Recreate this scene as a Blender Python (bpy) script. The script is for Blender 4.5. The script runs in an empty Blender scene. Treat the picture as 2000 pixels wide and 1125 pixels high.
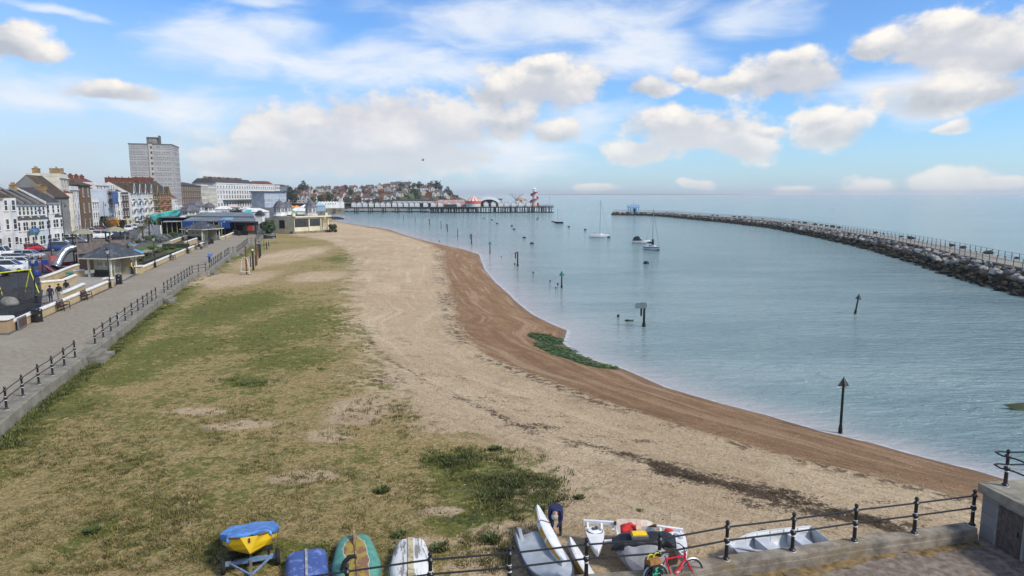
import bpy, bmesh, math, random
import numpy as np
from mathutils import Vector, Matrix, noise as mnoise
R = math.radians
random.seed(7)
scene = bpy.context.scene
COL = scene.collection
# ---------------------------------------------------------------- camera
CAMZ = 10.3; PITCH = R(7.85); FPX = 1333.0
cam = bpy.data.cameras.new('camera'); cam.sensor_width = 36.0; cam.lens = 36.0*FPX/2000.0
cam.clip_start = 0.1; cam.clip_end = 60000
camo = bpy.data.objects.new('camera', cam); COL.objects.link(camo)
camo.location = (0, 0, CAMZ); camo.rotation_euler = (R(90)-PITCH, 0, 0)
scene.camera = camo
scene.view_settings.view_transform = 'Standard'; scene.view_settings.look = 'None'
scene.view_settings.gamma = 1.0; scene.view_settings.exposure = 0.27

def W(px, py, z=0.0):
 "ground point seen at photo pixel px,py on the level z"
 x = (px-1000)/FPX; y = (py-562.5)/FPX
 fy = math.cos(PITCH)-y*math.sin(PITCH); fz = -math.sin(PITCH)-y*math.cos(PITCH)
 t = (z-CAMZ)/fz
 return Vector((x*t, fy*t, z))
def D(px, py, d):
 "point seen at photo pixel px,py at forward distance d"
 x = (px-1000)/FPX; y = (py-562.5)/FPX
 fy = math.cos(PITCH)-y*math.sin(PITCH); fz = -math.sin(PITCH)-y*math.cos(PITCH)
 t = d/fy
 return Vector((x*t, d, CAMZ+fz*t))
def AE(px, py):
 p = D(px, py, 1.0)-Vector((0, 0, CAMZ))
 return math.atan2(p.x, p.y), math.atan2(p.z, math.hypot(p.x, p.y))

# ---------------------------------------------------------------- sun
SUN_EL, SUN_AZ = R(44), R(118)      # azimuth clockwise from +Y (view direction)
sl = bpy.data.lights.new('sun', 'SUN'); sl.energy = 3.3; sl.angle = R(10); sl.color = (1, .93, .83)
so = bpy.data.objects.new('sun', sl); COL.objects.link(so)
sd = Vector((math.sin(SUN_AZ)*math.cos(SUN_EL), math.cos(SUN_AZ)*math.cos(SUN_EL), math.sin(SUN_EL)))
so.rotation_euler = sd.to_track_quat('Z', 'Y').to_euler(); so.location = (0, 0, 60)

# ---------------------------------------------------------------- node helper
class NT:
 def __init__(s, nt): s.nt = nt; s.n = nt.nodes; s.l = nt.links
 def node(s, t, **kw):
  n = s.n.new(t)
  for k, v in kw.items(): setattr(n, k, v)
  return n
 def put(s, sock, v):
  if hasattr(v, 'is_output'): s.l.new(v, sock)
  elif v is not None:
   if isinstance(v, (tuple, list)) and len(v) == 3 and sock.type == 'RGBA': v = (*v, 1)
   sock.default_value = v
 def m(s, op, a, b=None, c=None, clamp=False):
  n = s.node('ShaderNodeMath', operation=op, use_clamp=clamp)
  for i, v in enumerate((a, b, c)):
   if v is not None: s.put(n.inputs[i], v)
  return n.outputs[0]
 def vm(s, op, a, b=None, c=None):
  n = s.node('ShaderNodeVectorMath', operation=op)
  for i, v in enumerate((a, b, c)):
   if v is not None: s.put(n.inputs[i], v)
  return n.outputs['Value' if op in ('LENGTH', 'DOT_PRODUCT') else 0]
 def mix(s, f, a, b, mode='MIX'):
  n = s.node('ShaderNodeMix', data_type='RGBA', blend_type=mode)
  s.put(n.inputs[0], f); s.put(n.inputs[6], a); s.put(n.inputs[7], b)
  return n.outputs[2]
 def noise(s, vec, scale, detail=4, rough=.55, dist=0.0):
  n = s.node('ShaderNodeTexNoise'); s.put(n.inputs['Vector'], vec)
  n.inputs['Scale'].default_value = scale; n.inputs['Detail'].default_value = detail
  n.inputs['Roughness'].default_value = rough; n.inputs['Distortion'].default_value = dist
  return n.outputs['Fac']
 def cn(s, vec, scale, detail=5, rough=.6, dist=0.0, k=2.3): return s.m('MULTIPLY_ADD', s.noise(vec, scale, detail, rough, dist), k, .5-.5*k, clamp=True)
 def ss(s, x, a, b):
  n = s.node('ShaderNodeMapRange', interpolation_type='SMOOTHSTEP')
  s.put(n.inputs[0], x); s.put(n.inputs[1], a); s.put(n.inputs[2], b)
  return n.outputs[0]
 def ramp(s, x, stops):
  n = s.node('ShaderNodeValToRGB'); s.put(n.inputs[0], x)
  e = n.color_ramp.elements
  while len(e) < len(stops): e.new(.5)
  for i, (p, c) in enumerate(stops): e[i].position = p; e[i].color = (*c, 1)
  return n.outputs[0]
 def map(s, vec, scale=(1, 1, 1), rot=(0, 0, 0), loc=(0, 0, 0)):
  n = s.node('ShaderNodeMapping'); s.put(n.inputs[0], vec)
  n.inputs['Scale'].default_value = scale; n.inputs['Rotation'].default_value = rot; n.inputs['Location'].default_value = loc
  return n.outputs[0]
 def attr(s, name): return s.node('ShaderNodeAttribute', attribute_name=name).outputs['Fac']

# ---------------------------------------------------------------- world: sky with clouds
world = bpy.data.worlds.new('World'); scene.world = world; world.use_nodes = True
def build_world():
 t = NT(world.node_tree); t.n.clear()
 out = t.node('ShaderNodeOutputWorld'); bg = t.node('ShaderNodeBackground'); bg.inputs[1].default_value = 0.1
 sky = t.node('ShaderNodeTexSky', sky_type='NISHITA', sun_disc=False)
 sky.sun_elevation = SUN_EL; sky.sun_rotation = SUN_AZ
 sky.air_density = 1.0; sky.dust_density = 0.6; sky.ozone_density = 2.0
 d = t.node('ShaderNodeTexCoord').outputs['Generated']
 sx = t.node('ShaderNodeSeparateXYZ'); t.put(sx.inputs[0], d)
 az = t.m('ARCTAN2', sx.outputs[0], sx.outputs[1])
 el = t.m('ARCSINE', sx.outputs[2])
 cb = t.node('ShaderNodeCombineXYZ'); t.put(cb.inputs[0], az); t.put(cb.inputs[1], el)
 # cloud texture lives on a flattened direction sphere
 c2 = cb.outputs[0]
 warp = t.node('ShaderNodeTexNoise'); t.put(warp.inputs['Vector'], c2); warp.inputs['Scale'].default_value = 7; warp.inputs['Detail'].default_value = 3
 wv = t.vm('MULTIPLY_ADD', t.vm('SUBTRACT', warp.outputs['Color'], (.5, .5, .5)), (.10, .05, 0), c2)
 billow = t.noise(t.map(c2, (1, 1.5, 1)), 15, 7, .56)
 fine = t.noise(t.map(c2, (1, 1.4, 1)), 34, 5, .6)
 wisp = t.noise(t.map(c2, (1, 3.2, 1), (0, 0, R(-6))), 6, 7, .6, .4)
 def blobs(lst):
  dens = None; shade = None
  for (px, py, hw, hh) in lst:
   a, e = AE(px, py); a2, _ = AE(px+hw, py); _, e2 = AE(px, py-hh)
   ra, re = abs(a2-a), abs(e2-e)
   v = t.vm('MULTIPLY_ADD', wv, (1/ra, 1/re, 0), (-a/ra, -e/re, 0))
   w = t.m('SUBTRACT', 1.04, t.vm('LENGTH', v))
   s2 = t.node('ShaderNodeSeparateXYZ'); t.put(s2.inputs[0], v)
   sh = t.m('MULTIPLY', t.m('MAXIMUM', w, 0.0), s2.outputs[1])
   dens = w if dens is None else t.m('SMOOTH_MAX', dens, w, .25)
   shade = sh if shade is None else t.m('ADD', shade, sh)
  return dens, shade
 cum = [ # px,py, half w, half h  (cumulus)
  (520, 250, 105, 62), (650, 280, 250, 70), (800, 290, 180, 60), (500, 310, 150, 30), (600, 235, 75, 42), (760, 250, 200, 78), (880, 250, 90, 50), (690, 300, 190, 50), (460, 295, 120, 34), (790, 325, 70, 26), (905, 305, 42, 26),
  (1060, 165, 150, 62), (1060, 125, 60, 26), (985, 235, 90, 42), (1080, 255, 55, 28), (960, 190, 60, 40),
  (1265, 175, 52, 24), (1540, 150, 140, 52), (1545, 120, 55, 25), (1420, 160, 85, 24), (1335, 150, 40, 18),
  (1360, 258, 165, 56), (1310, 235, 90, 36), (1240, 295, 90, 30), (1450, 285, 80, 32),
  (1625, 250, 110, 42), (1600, 225, 55, 24), (1860, 250, 48, 15), (1490, 247, 50, 13),
  (1880, 80, 210, 74), (1860, 50, 90, 40), (1990, 110, 160, 70), (1720, 95, 90, 34), (1880, 190, 220, 42),
  (1690, 360, 80, 24), (1860, 355, 100, 30), (1960, 370, 80, 20), (1550, 366, 60, 14), (1370, 366, 40, 12), (1160, 368, 60, 12),
  (45, 95, 90, 30), (10, 70, 60, 40), (225, 172, 110, 26)]
 soft = [(450, 85, 170, 62), (560, 70, 100, 50), (800, 135, 260, 46), (640, 140, 120, 30), (1060, 40, 330, 70), (1250, 95, 200, 60), (1470, 50, 120, 50),
   (1800, 190, 220, 50), (930, 60, 160, 40), (530, 8, 90, 22), (60, 180, 180, 50), (330, 200, 160, 40), (100, 20, 120, 10), (1150, 240, 120, 40), (1010, 300, 120, 60)]
 dn, sh = blobs(cum); ds, _ = blobs(soft)
 bm = t.m('MULTIPLY_ADD', billow, 1.7, -.84)
 bm = t.m('ADD', bm, t.m('MULTIPLY_ADD', fine, .6, -.3))
 Dn = t.m('ADD', dn, bm)
 a1 = t.ss(Dn, -.02, .46)
 Ds = t.m('ADD', t.m('MULTIPLY', ds, .9), t.m('MULTIPLY_ADD', wisp, 2.0, -1.05))
 a2 = t.m('MULTIPLY', t.ss(Ds, -.30, .75), .85)
 # general low veil toward the horizon, heavier to the left (over the town)
 elp = t.m('MAXIMUM', el, 0.0)
 left = t.ss(az, R(22), R(-34))
 veil = t.m('MULTIPLY', t.m('POWER', t.m('SUBTRACT', 1.0, t.m('MINIMUM', t.m('DIVIDE', elp, t.m('MULTIPLY_ADD', left, R(9), R(5.5))), 1.0)), 1.2), t.m('MULTIPLY_ADD', left, .50, .48))
 veil = t.m('MULTIPLY', veil, t.m('MULTIPLY_ADD', wisp, 1.0, .52), clamp=True)
 # broken cloud for the rest of the sky (outside the view)
 far = t.noise(t.map(d, (1, 1, 2.2)), 3.0, 6, .6)
 back = t.m('MULTIPLY', t.ss(far, .42, .62), t.m('MAXIMUM', t.ss(t.m('ABSOLUTE', az), R(46), R(60)), t.ss(el, R(20), R(30))))
 # sky blue
 blue = t.mix(1.0, sky.outputs[0], (.78, 1.13, 1.55), 'MULTIPLY')
 veilc = t.mix(left, (4.9, 6.4, 7.9), (5.0, 5.75, 6.5))
 c = t.mix(veil, blue, veilc)
 c = t.mix(a2, c, t.mix(t.ss(wisp, .35, .7), (6.3, 7.1, 8.1), (7.9, 8.0, 8.3)))
 shv = t.m('ADD', t.m('MULTIPLY', sh, 1.15), t.m('MULTIPLY_ADD', billow, 2.3, -1.22))
 shv = t.m('ADD', shv, t.m('MULTIPLY_ADD', fine, .5, -.25))
 body = t.ramp(t.m('MULTIPLY_ADD', shv, .80, .47, clamp=True), [(0.0, (.50, .545, .63)), (.34, (.66, .69, .75)), (.6, (.86, .85, .86)), (.85, (1.0, .97, .93))])
 body = t.mix(1.0, body, (8.5, 8.4, 8.2), 'MULTIPLY')
 dgr, _ = blobs([(740, 245, 250, 75), (650, 310, 230, 40), (1870, 120, 190, 48), (1560, 168, 120, 26), (1350, 285, 150, 36), (1080, 190, 110, 30), (900, 300, 110, 40)])
 body = t.mix(t.m('MULTIPLY', t.ss(t.m('ADD', dgr, t.m('MULTIPLY', bm, .6)), -.05, .65), t.m('MULTIPLY_ADD', billow, -2.2, 1.75, clamp=True)), body, (5.2, 5.4, 6.1))
 low = t.ss(el, R(7), R(0.5))
 warm = t.mix(t.m('MULTIPLY', low, .6), body, t.mix(left, (8.4, 7.9, 7.3), (6.0, 6.4, 7.0)))
 c = t.mix(t.m('MULTIPLY', a1, t.m('MULTIPLY_ADD', low, -.25, 1.0)), c, warm)
 c = t.mix(back, c, (6.6, 6.8, 7.1))
 t.put(bg.inputs[0], c)
 t.l.new(bg.outputs[0], out.inputs[0])
build_world()
world.cycles.sampling_method = 'MANUAL'; world.cycles.sample_map_resolution = 256
# ---------------------------------------------------------------- mesh builder
class MB:
 def __init__(s): s.v = []; s.f = []; s.m = []; s.M = Matrix()
 def add(s, vs, fs, mi=0):
  b = len(s.v); s.v += [tuple(s.M @ Vector(p)) for p in vs]
  s.f += [tuple(b+i for i in f) for f in fs]; s.m += [mi]*len(fs)
  return s
 def box(s, c, d, rz=0.0, mi=0, top=(1, 1), rot=None):
  x, y, z = d[0]/2, d[1]/2, d[2]/2; tx, ty = top
  vs = [(-x, -y, -z), (x, -y, -z), (x, y, -z), (-x, y, -z), (-x*tx, -y*ty, z), (x*tx, -y*ty, z), (x*tx, y*ty, z), (-x*tx, y*ty, z)]
  M = rot if rot is not None else Matrix.Rotation(rz, 3, 'Z')
  c = Vector(c)
  return s.add([c+M@Vector(p) for p in vs], [(0, 3, 2, 1), (4, 5, 6, 7), (0, 1, 5, 4), (1, 2, 6, 5), (2, 3, 7, 6), (3, 0, 4, 7)], mi)
 def bar(s, a, b, w, h=None, mi=0):
  a = Vector(a); b = Vector(b); h = h or w; d = (b-a).normalized()
  u = Vector((0, 0, 1)) if abs(d.z) < .95 else Vector((0, 1, 0))
  r = d.cross(u).normalized()*w/2; u = r.normalized().cross(d).normalized()*h/2
  vs = [a-r-u, a+r-u, a+r+u, a-r+u, b-r-u, b+r-u, b+r+u, b-r+u]
  return s.add(vs, [(0, 1, 2, 3), (4, 7, 6, 5), (0, 4, 5, 1), (1, 5, 6, 2), (2, 6, 7, 3), (3, 7, 4, 0)], mi)
 def tube(s, pts, r, n=8, mi=0, cap=True, closed=False):
  pts = [Vector(p) for p in pts]; k = len(pts)
  rs = r if isinstance(r, (list, tuple)) else [r]*k
  vs = []; prev = None
  for i, p in enumerate(pts):
   if closed: d = (pts[(i+1) % k]-pts[i-1])
   else: d = (pts[min(i+1, k-1)]-pts[max(i-1, 0)])
   d = d.normalized() if d.length > 1e-9 else Vector((0, 0, 1))
   if prev is None:
    u = Vector((0, 0, 1)) if abs(d.z) < .9 else Vector((1, 0, 0))
    a = d.cross(u).normalized()
   else:
    a = prev-d*prev.dot(d); a = a.normalized() if a.length > 1e-6 else d.orthogonal().normalized()
   prev = a; b = d.cross(a)
   for j in range(n):
    th = 2*math.pi*j/n
    vs.append(p+(a*math.cos(th)+b*math.sin(th))*rs[i])
  fs = []
  for i in range(k if closed else k-1):
   i2 = (i+1) % k
   for j in range(n):
    j2 = (j+1) % n
    fs.append((i*n+j, i*n+j2, i2*n+j2, i2*n+j))
  if cap and not closed: fs += [tuple(range(n-1, -1, -1)), tuple(range((k-1)*n, k*n))]
  return s.add(vs, fs, mi)
 def lathe(s, c, prof, n=12, mi=0, a0=0.0):
  c = Vector(c); vs = []; fs = []
  for (r, z) in prof:
   for j in range(n):
    th = a0+2*math.pi*j/n; vs.append(c+Vector((r*math.cos(th), r*math.sin(th), z)))
  k = len(prof)
  for i in range(k-1):
   for j in range(n):
    j2 = (j+1) % n; fs.append((i*n+j, i*n+j2, (i+1)*n+j2, (i+1)*n+j))
  fs += [tuple(range(n-1, -1, -1)), tuple(range((k-1)*n, k*n))]
  return s.add(vs, fs, mi)
 def prism(s, poly, z0, z1, mi=0):
  n = len(poly); ar = sum(poly[i][0]*poly[(i+1) % n][1]-poly[(i+1) % n][0]*poly[i][1] for i in range(n))
  if ar < 0: poly = poly[::-1]
  vs = [(p[0], p[1], z0) for p in poly]+[(p[0], p[1], z1) for p in poly]
  fs = [tuple(range(n-1, -1, -1)), tuple(range(n, 2*n))]+[(i, (i+1) % n, n+(i+1) % n, n+i) for i in range(n)]
  return s.add(vs, fs, mi)
 def extr(s, poly, a, b, frame, mi=0):
  "poly of (p,q) in the plane spanned by frame=(P,Q), swept from point a to point b"
  P, Q = Vector(frame[0]), Vector(frame[1]); a = Vector(a); b = Vector(b); n = len(poly)
  vs = [a+P*p+Q*q for p, q in poly]+[b+P*p+Q*q for p, q in poly]
  fs = [tuple(range(n-1, -1, -1)), tuple(range(n, 2*n))]+[(i, (i+1) % n, n+(i+1) % n, n+i) for i in range(n)]
  return s.add(vs, fs, mi)
 def loft(s, secs, mi=0, closed=True, cap=True):
  n = len(secs[0]); vs = [p for sec in secs for p in sec]; fs = []
  for i in range(len(secs)-1):
   for j in range(n if closed else n-1):
    j2 = (j+1) % n; fs.append((i*n+j, i*n+j2, (i+1)*n+j2, (i+1)*n+j))
  if cap and closed: fs += [tuple(range(n-1, -1, -1)), tuple(range((len(secs)-1)*n, len(secs)*n))]
  return s.add(vs, fs, mi)
 def ball(s, c, r, n=8, k=6, mi=0):
  r = r if isinstance(r, (tuple, list)) else (r, r, r); c = Vector(c); vs = [c+Vector((0, 0, -r[2]))]; fs = []
  for i in range(1, k):
   ph = -math.pi/2+math.pi*i/k
   for j in range(n):
    th = 2*math.pi*j/n; vs.append(c+Vector((r[0]*math.cos(ph)*math.cos(th), r[1]*math.cos(ph)*math.sin(th), r[2]*math.sin(ph))))
  vs.append(c+Vector((0, 0, r[2])))
  for j in range(n): fs.append((0, 1+(j+1) % n, 1+j))
  for i in range(k-2):
   for j in range(n):
    j2 = (j+1) % n; fs.append((1+i*n+j, 1+i*n+j2, 1+(i+1)*n+j2, 1+(i+1)*n+j))
  L = len(vs)-1
  for j in range(n): fs.append((L, 1+(k-2)*n+j, 1+(k-2)*n+(j+1) % n))
  return s.add(vs, fs, mi)
 def quad(s, a, b, c, d, mi=0): return s.add([a, b, c, d], [(0, 1, 2, 3)], mi)
 def mesh(s, name, mats, smooth=False, fix=True):
  me = bpy.data.meshes.new(name); me.from_pydata(s.v, [], s.f)
  for m in (mats if isinstance(mats, (list, tuple)) else [mats]): me.materials.append(m)
  me.polygons.foreach_set('material_index', s.m)
  if smooth:
   me.polygons.foreach_set('use_smooth', [True]*len(s.f))
  if fix:
   bm = bmesh.new(); bm.from_mesh(me); bmesh.ops.recalc_face_normals(bm, faces=bm.faces); bm.to_mesh(me); bm.free()
  if smooth and hasattr(me, 'set_sharp_from_angle'): me.set_sharp_from_angle(angle=R(40))
  me.update(); return me
 def build(s, name, mats, parent=None, loc=None, rz=0.0, smooth=False, label=None, fix=True, bevel=0):
  o = bpy.data.objects.new(name, s.mesh(name, mats, smooth, fix)); COL.objects.link(o)
  if parent: o.parent = parent
  if loc is not None: o.location = loc
  o.rotation_euler = (0, 0, rz)
  if label: o['label'] = label
  if bevel:
   b = o.modifiers.new('bevel', 'BEVEL'); b.width = bevel; b.segments = 2; b.limit_method = 'ANGLE'
  return o
def thing(name, label, cat, loc=(0, 0, 0), rz=0.0, group=None):
 o = bpy.data.objects.new(name, None); COL.objects.link(o); o.location = loc; o.rotation_euler = (0, 0, rz)
 o.empty_display_size = .2
 return tag(o, label, cat, group)
def tag(o, label, cat, group=None):
 o['label'] = label; o['category'] = cat
 if group: o['group'] = group
 return o
def struct(o): o['kind'] = 'structure'; return o
def stuff(o, label=None, cat=None):
 o['kind'] = 'stuff'
 if label: o['label'] = label; o['category'] = cat
 return o
def clone(root, loc=None, rz=None, label=None, group=None, scale=None):
 def rec(o, par):
  c = o.copy(); COL.objects.link(c)
  if par: c.parent = par
  for ch in o.children: rec(ch, c)
  return c
 r = rec(root, None)
 if loc is not None: r.location = loc
 if rz is not None: r.rotation_euler = (0, 0, rz)
 if label: r['label'] = label
 if group: r['group'] = group
 if scale is not None: r.scale = (scale,)*3 if not isinstance(scale, tuple) else scale
 return r

# ---------------------------------------------------------------- materials
MATS = {}
def mat(name, col, rough=.7, var=.12, scale=6.0, metal=0.0, col2=None, mixs=None, bump=0.0, bscale=None, spec=.3, trans=0.0, coat=0.0):
 if name in MATS: return MATS[name]
 m = bpy.data.materials.new(name); m.use_nodes = True; t = NT(m.node_tree)
 b = t.n['Principled BSDF']; b.inputs['Roughness'].default_value = rough; b.inputs['Metallic'].default_value = metal
 b.inputs['Specular IOR Level'].default_value = spec
 if coat: b.inputs['Coat Weight'].default_value = coat; b.inputs['Coat Roughness'].default_value = .05
 co = t.node('ShaderNodeTexCoord').outputs['Object']
 n1 = t.noise(co, scale, 5, .6)
 lo = tuple(c*(1-var*1.6) for c in col); hi = tuple(min(1, c*(1+var)) for c in col)
 c = t.mix(t.ss(n1, .3, .7), lo, hi)
 if col2:
  n2 = t.noise(co, mixs or scale*.4, 6, .65, .3)
  c = t.mix(t.ss(n2, .5, .66), c, col2)
 t.put(b.inputs['Base Color'], c)
 if bump:
  bp = t.node('ShaderNodeBump'); bp.inputs['Strength'].default_value = bump; bp.inputs['Distance'].default_value = .02
  t.put(bp.inputs['Height'], t.noise(co, bscale or scale*4, 4, .6)); t.l.new(bp.outputs[0], b.inputs['Normal'])
 MATS[name] = m; return m
def brick_mat(name, c1, c2, mortar, scale=1.0, bw=.5, rh=.18, axis='xz'):
 m = bpy.data.materials.new(name); m.use_nodes = True; t = NT(m.node_tree); b = t.n['Principled BSDF']
 b.inputs['Roughness'].default_value = .85
 co = t.node('ShaderNodeTexCoord').outputs['Object']
 s = t.node('ShaderNodeSeparateXYZ'); t.put(s.inputs[0], co)
 k = t.node('ShaderNodeCombineXYZ'); t.put(k.inputs[0], t.m('ADD', s.outputs[0], s.outputs[1])); t.put(k.inputs[1], s.outputs[2])
 br = t.node('ShaderNodeTexBrick'); t.put(br.inputs['Vector'], k.outputs[0])
 br.inputs['Color1'].default_value = (*c1, 1); br.inputs['Color2'].default_value = (*c2, 1); br.inputs['Mortar'].default_value = (*mortar, 1)
 br.inputs['Scale'].default_value = scale; br.inputs['Brick Width'].default_value = bw; br.inputs['Row Height'].default_value = rh; br.inputs['Mortar Size'].default_value = .012
 c = t.mix(t.m('MULTIPLY', t.noise(co, 1.3, 5, .6), .5), br.outputs[0], tuple(x*.6 for x in c1))
 t.put(b.inputs['Base Color'], c); return m
def glass_mat(name, col=(.05, .06, .07)):
 m = mat(name, col, .08, .25, .6, spec=.6); return m

BLACK = mat('black_iron_paint', (.012, .012, .014), .4, .2, 9, spec=.5)
WHITEB = mat('white_paint_band', (.75, .74, .7), .5, .1)
CONC = mat('sea_wall_concrete', (.27, .25, .21), .9, .22, 1.2, col2=(.16, .155, .12), mixs=.55, bump=.5, bscale=14)
# ---------------------------------------------------------------- ground, beach, sea, hill
ZW = -2.8; ZB = -.58
def curve(px, z):
 p = sorted([tuple(W(a, b, z))[:2] for a, b in px], key=lambda q: q[1]); return np.array([q[1] for q in p]), np.array([q[0] for q in p])
SH = curve([(650, 433), (672, 437), (720, 443), (760, 448), (800, 462), (850, 475), (905, 487), (935, 497), (945, 525), (965, 550), (990, 572), (1010, 592), (1040, 615), (1075, 632), (1107, 645), (1103, 658), (1098, 670), (1125, 690), (1155, 703), (1215, 720), (1300, 757), (1400, 786), (1500, 812), (1600, 842), (1700, 865), (1800, 893), (1900, 918), (1960, 936)], ZW)
SH = (np.concatenate([[5, 20], SH[0], [420]]), np.concatenate([[48, 34], SH[1], [-110]]))
WT = curve([(655, 433), (700, 441), (750, 449), (800, 464), (840, 476), (862, 490), (868, 530), (880, 580), (893, 630), (910, 660), (940, 690), (1000, 715), (1080, 745), (1170, 780), (1300, 820), (1400, 850), (1500, 880), (1600, 905), (1700, 925), (1800, 950), (1900, 975)], -1.2)
WT = (np.concatenate([[5, 15], WT[0], [420]]), np.concatenate([[38, 25.5], WT[1], [-116]]))
GR = curve([(560, 456), (640, 470), (680, 490), (690, 510), (680, 560), (690, 620), (720, 690), (735, 740), (760, 780), (830, 835), (930, 850), (1010, 885), (1080, 930), (1110, 970), (1080, 1005), (1010, 1035), (960, 1060), (930, 1125)], ZB)
GR = (np.concatenate([[5], GR[0], [420]]), np.concatenate([[-2], GR[1], [-90]]))
WR = curve([(700, 640), (735, 680), (790, 720), (830, 745), (890, 775), (950, 803), (1010, 830), (1040, 850), (1120, 865), (1200, 885), (1270, 905), (1340, 935), (1420, 945), (1500, 960), (1600, 990), (1700, 1010), (1850, 1040)], -.75)
def ip(c, y): return np.interp(y, c[0], c[1])

# railing line on the sea wall (photo pixels of the post feet, level 0.05)
SEG = [[(-48, 850), (-16, 824), (13, 800), (45, 774), (76, 751), (103, 733), (126, 715), (147, 699)],
  [(186, 672), (202, 660), (217, 648), (231, 638), (245, 627), (258, 617), (270, 608), (280, 601), (288.5, 595), (297, 589), (305, 583.5)],
  [(321, 572), (328, 567), (335, 562), (342, 557.5), (348.5, 553), (355, 548.7), (360.5, 545), (366, 541.3), (371, 538), (376, 534.5), (388, 532), (402, 530)],
  [(410, 523.5), (414, 520.5), (418, 517.5), (421.5, 514.8), (425, 512.3), (428, 510), (431, 507.8), (433.5, 506)],
  [(439, 502), (442, 499.8), (445, 497.6), (447.5, 495.7), (455.5, 494.3), (463.5, 493)],
  [(466, 490.5), (468.7, 488.3), (471.3, 486.2), (473.8, 484.2), (476, 482.3), (478.2, 480.4), (480.3, 478.6), (482.3, 476.8), (484.2, 475), (491, 474.4), (498.5, 473.6)],
  [(500.5, 471.6), (502.5, 469.4), (504.4, 467.3), (506.2, 465.2), (508, 463.1), (509.7, 461), (511.3, 459), (512.8, 457)]]
RZ = .06
SEGW = [[W(a, b, RZ) for a, b in s] for s in SEG]
LINE = [p for s in SEGW for p in s]
LINE = [Vector((-16.5, 5, RZ)), Vector((-19.8, 17, RZ))]+LINE+[Vector((-58.4, 168, RZ))]
def offset(line, d):
 out = []
 for i, p in enumerate(line):
  a = line[max(i-1, 0)]; b = line[min(i+1, len(line)-1)]; t = (b-a); t.z = 0; t.normalize()
  out.append(Vector((p.x+t.y*d, p.y-t.x*d, p.z)))
 return out
KO = offset(LINE, .42); KI = offset(LINE, -.34)

def grid_obj(name, xs, ys, zs, mats, attrs=None, smooth=True):
 nr, nc = xs.shape; v = np.stack([xs, ys, zs], -1).reshape(-1, 3)
 idx = np.arange(nr*nc).reshape(nr, nc)
 f = np.stack([idx[:-1, :-1], idx[:-1, 1:], idx[1:, 1:], idx[1:, :-1]], -1).reshape(-1, 4)
 me = bpy.data.meshes.new(name); me.vertices.add(len(v)); me.vertices.foreach_set('co', v.ravel().astype(np.float32))
 me.loops.add(f.size); me.loops.foreach_set('vertex_index', f.ravel().astype(np.int32))
 me.polygons.add(len(f)); me.polygons.foreach_set('loop_start', (np.arange(len(f))*4).astype(np.int32))
 me.polygons.foreach_set('use_smooth', np.ones(len(f), bool))
 me.update(calc_edges=True); me.validate()
 for k, a in (attrs or {}).items():
  at = me.attributes.new(k, 'FLOAT', 'POINT'); at.data.foreach_set('value', a.ravel().astype(np.float32))
 for m in mats: me.materials.append(m)
 o = bpy.data.objects.new(name, me); COL.objects.link(o); return o

def sst(x, a, b):
 t = np.clip((x-a)/(b-a), 0, 1); return t*t*(3-2*t)
_rng = np.random.RandomState(3)
def vnoise(x, y, s, seed=0):
 "cheap value noise"
 x = x*s+seed*17.3; y = y*s+seed*7.7; xi = np.floor(x).astype(int); yi = np.floor(y).astype(int); fx = x-xi; fy = y-yi
 def h(i, j):
  n = (i*374761393+j*668265263+seed*974711) & 0x7fffffff; n = (n ^ (n >> 13))*1274126177 & 0x7fffffff; return ((n ^ (n >> 16)) & 0xffff)/65535.0
 fx = fx*fx*(3-2*fx); fy = fy*fy*(3-2*fy)
 return (h(xi, yi)*(1-fx)+h(xi+1, yi)*fx)*(1-fy)+(h(xi, yi+1)*(1-fx)+h(xi+1, yi+1)*fx)*fy
def fbm(x, y, s, seed=0): return (vnoise(x, y, s, seed)+.5*vnoise(x, y, s*2.1, seed+1)+.25*vnoise(x, y, s*4.3, seed+2))/1.75
def beach_z(x, y):
 xs = ip(SH, y); xw = ip(WT, y); t = (xs-x)/np.maximum(xs-xw, .5)
 z = np.where(t < 0, ZW-.05*np.minimum(x-xs, 60), ZW+(1.6)*sst(t, -.6, 1.15)/.92)
 # continuous at t=0
 z0 = ZW+1.6*sst(np.zeros(1), -.6, 1.15)[0]/.92
 z = np.where(t < 0, ZW-.07*np.minimum(x-xs, 60), ZW+(z-z0)*1.6/(1.6*(1/.92)-(z0-ZW)))
 up = sst(xw-x, 0, 13)*(ZB+1.2); z = np.where(t > 1, -1.2+up, np.minimum(z, -1.2))
 return z
rows = np.concatenate([np.linspace(12, 40, 150)[:-1], np.geomspace(40, 330, 170)])
ky = np.array([p.y for p in KO]); kx = np.array([p.x for p in KO])
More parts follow.
